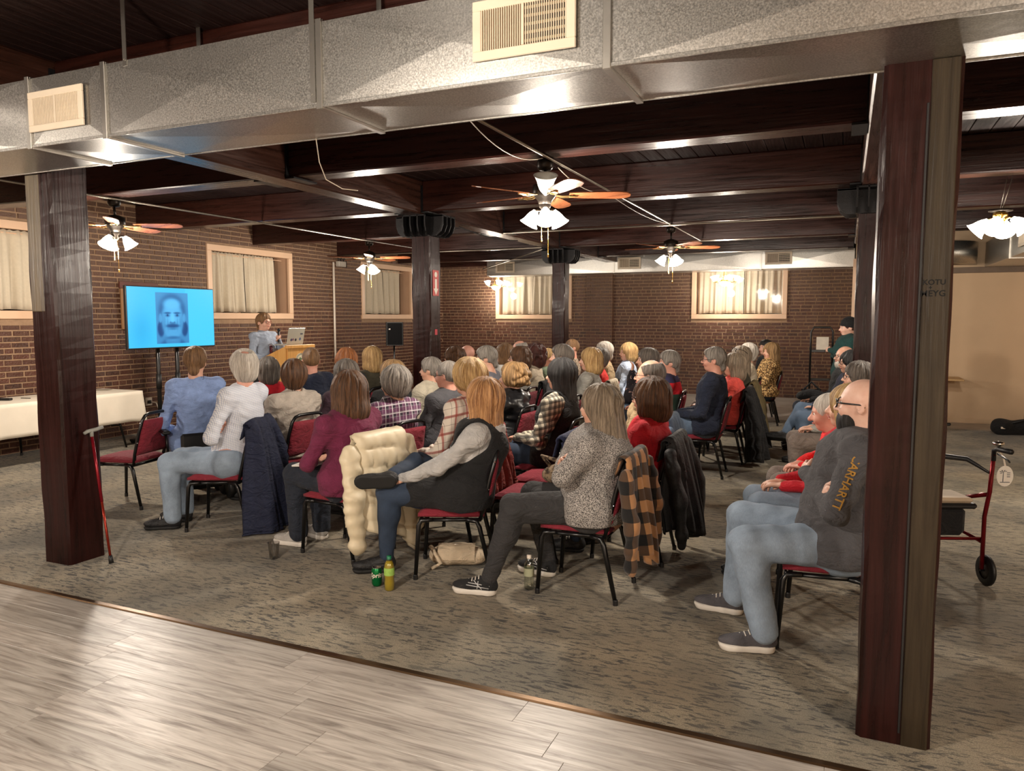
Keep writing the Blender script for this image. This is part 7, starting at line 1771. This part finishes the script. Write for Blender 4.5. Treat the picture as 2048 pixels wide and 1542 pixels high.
p_ = on_z(915, 1128, 0.0); soft_bag('beige shoulder bag on the floor under the strawberry-blond woman\'s chair', (p_.x, p_.y, 0.002), 0.4, (0.17, 0.1, 0.15), fabric('bag_beige', (196, 178, 152), bump=0.2), [(-0.14, -0.05, 0.1), (-0.17, -0.12, 0.16), (-0.1, -0.14, 0.05), (-0.16, -0.13, 0.012)])
x_, y_, w_y = CH['gg']; soft_bag('brown patterned bag on the lap of the marled-sweater woman', (x_ + 0.22 * math.cos(w_y) + 0.05, y_ + 0.22 * math.sin(w_y) + 0.12, 0.625), w_y, (0.14, 0.08, 0.14), speckle('bag_pattern', (60, 46, 36), (140, 120, 96), 40), [(0.1, 0.0, 0.1), (0.16, 0.02, 0.18), (0.05, 0.03, 0.16)])
x_, y_, w_y = CH['qq']; soft_bag('black handbag on the lap of the man with the white beard', (x_ + 0.26 * math.cos(w_y), y_ + 0.26 * math.sin(w_y), 0.64), w_y, (0.16, 0.09, 0.15), fabric('bag_black', (16, 16, 18)), [(-0.1, 0, 0.14), (0, -0.05, 0.24), (0.1, 0, 0.14)])
p_ = on_z(1600, 935, 0.0); soft_bag('grey tote bag on the carpet behind the crossed jeans', (p_.x + 0.12, p_.y + 0.1, 0.002), 1.0, (0.15, 0.09, 0.2), fabric('bag_grey', (150, 140, 124)), [(-0.1, -0.03, 0.18), (-0.06, -0.06, 0.3), (0.06, -0.06, 0.3), (0.1, -0.03, 0.18)])
nb = MB().box((-0.1, -0.075, 0), (0.1, 0.075, 0.012), 0.003).build('notebook', plain('paper_white', (226, 222, 214), 0.7)); x_, y_, w_y = CH['h']; nb.location = (x_ + 0.27 * math.cos(w_y), y_ + 0.27 * math.sin(w_y) - 0.12, 0.632); nb.rotation_euler = (0, 0.05, w_y + 0.3); tag(nb, 'white notepad on the knee of the maroon-sweatshirt woman', 'notepad')
# sleeve lettering on the charcoal hoodie
R_, J_, HR_, ht_ = WHO['vv']
def sleeve_map(J, side, s0, ang):
    A, B = J['sh' + side], J['el' + side]; d = (B - A); Ls = np.linalg.norm(d); d = d / Ls; o = V3(0.15, 1 if side == 'L' else -1, 0.25); o = o - d * (o @ d); o /= np.linalg.norm(o); q = np.cross(d, o)
    def fn(x, y):
        s = s0 + x; r0 = 0.091 - 0.02 * (s / Ls); a = -y / r0 + ang
        return tuple(A + d * s + (o * math.cos(a) + q * math.sin(a)) * r0)
    return fn
text_on('sleeve_lettering', 'CARHARTT', 0.055, plain('print_gold', (166, 122, 44), 0.7), R_, sleeve_map(J_, 'L', 0.18, 0.0), bold=0.001)
# sunglasses on the hair, jacket trims and shoe marks
R_, J_, HR_, ht_ = WHO['ll']; g = MB()
for s in (-1, 1):
    g.tube([(0.085 - abs(0.01 * math.cos(t)), s * (0.036 + 0.026 * math.cos(t)), 0.27 + 0.02 * math.sin(t)) for t in np.linspace(0, 2 * PI, 12)[:-1]], 0.003, 5, True, True); g.tube([(0.075, s * 0.062, 0.275), (0.0, s * 0.1, 0.26), (-0.05, s * 0.1, 0.22)], 0.003, 5)
g.v = [tuple(xf(V3(*v)[None] * 1.12, HR_, ht_)[0]) for v in g.v]; g.build('sunglasses', M_BLACKP, R_, True)
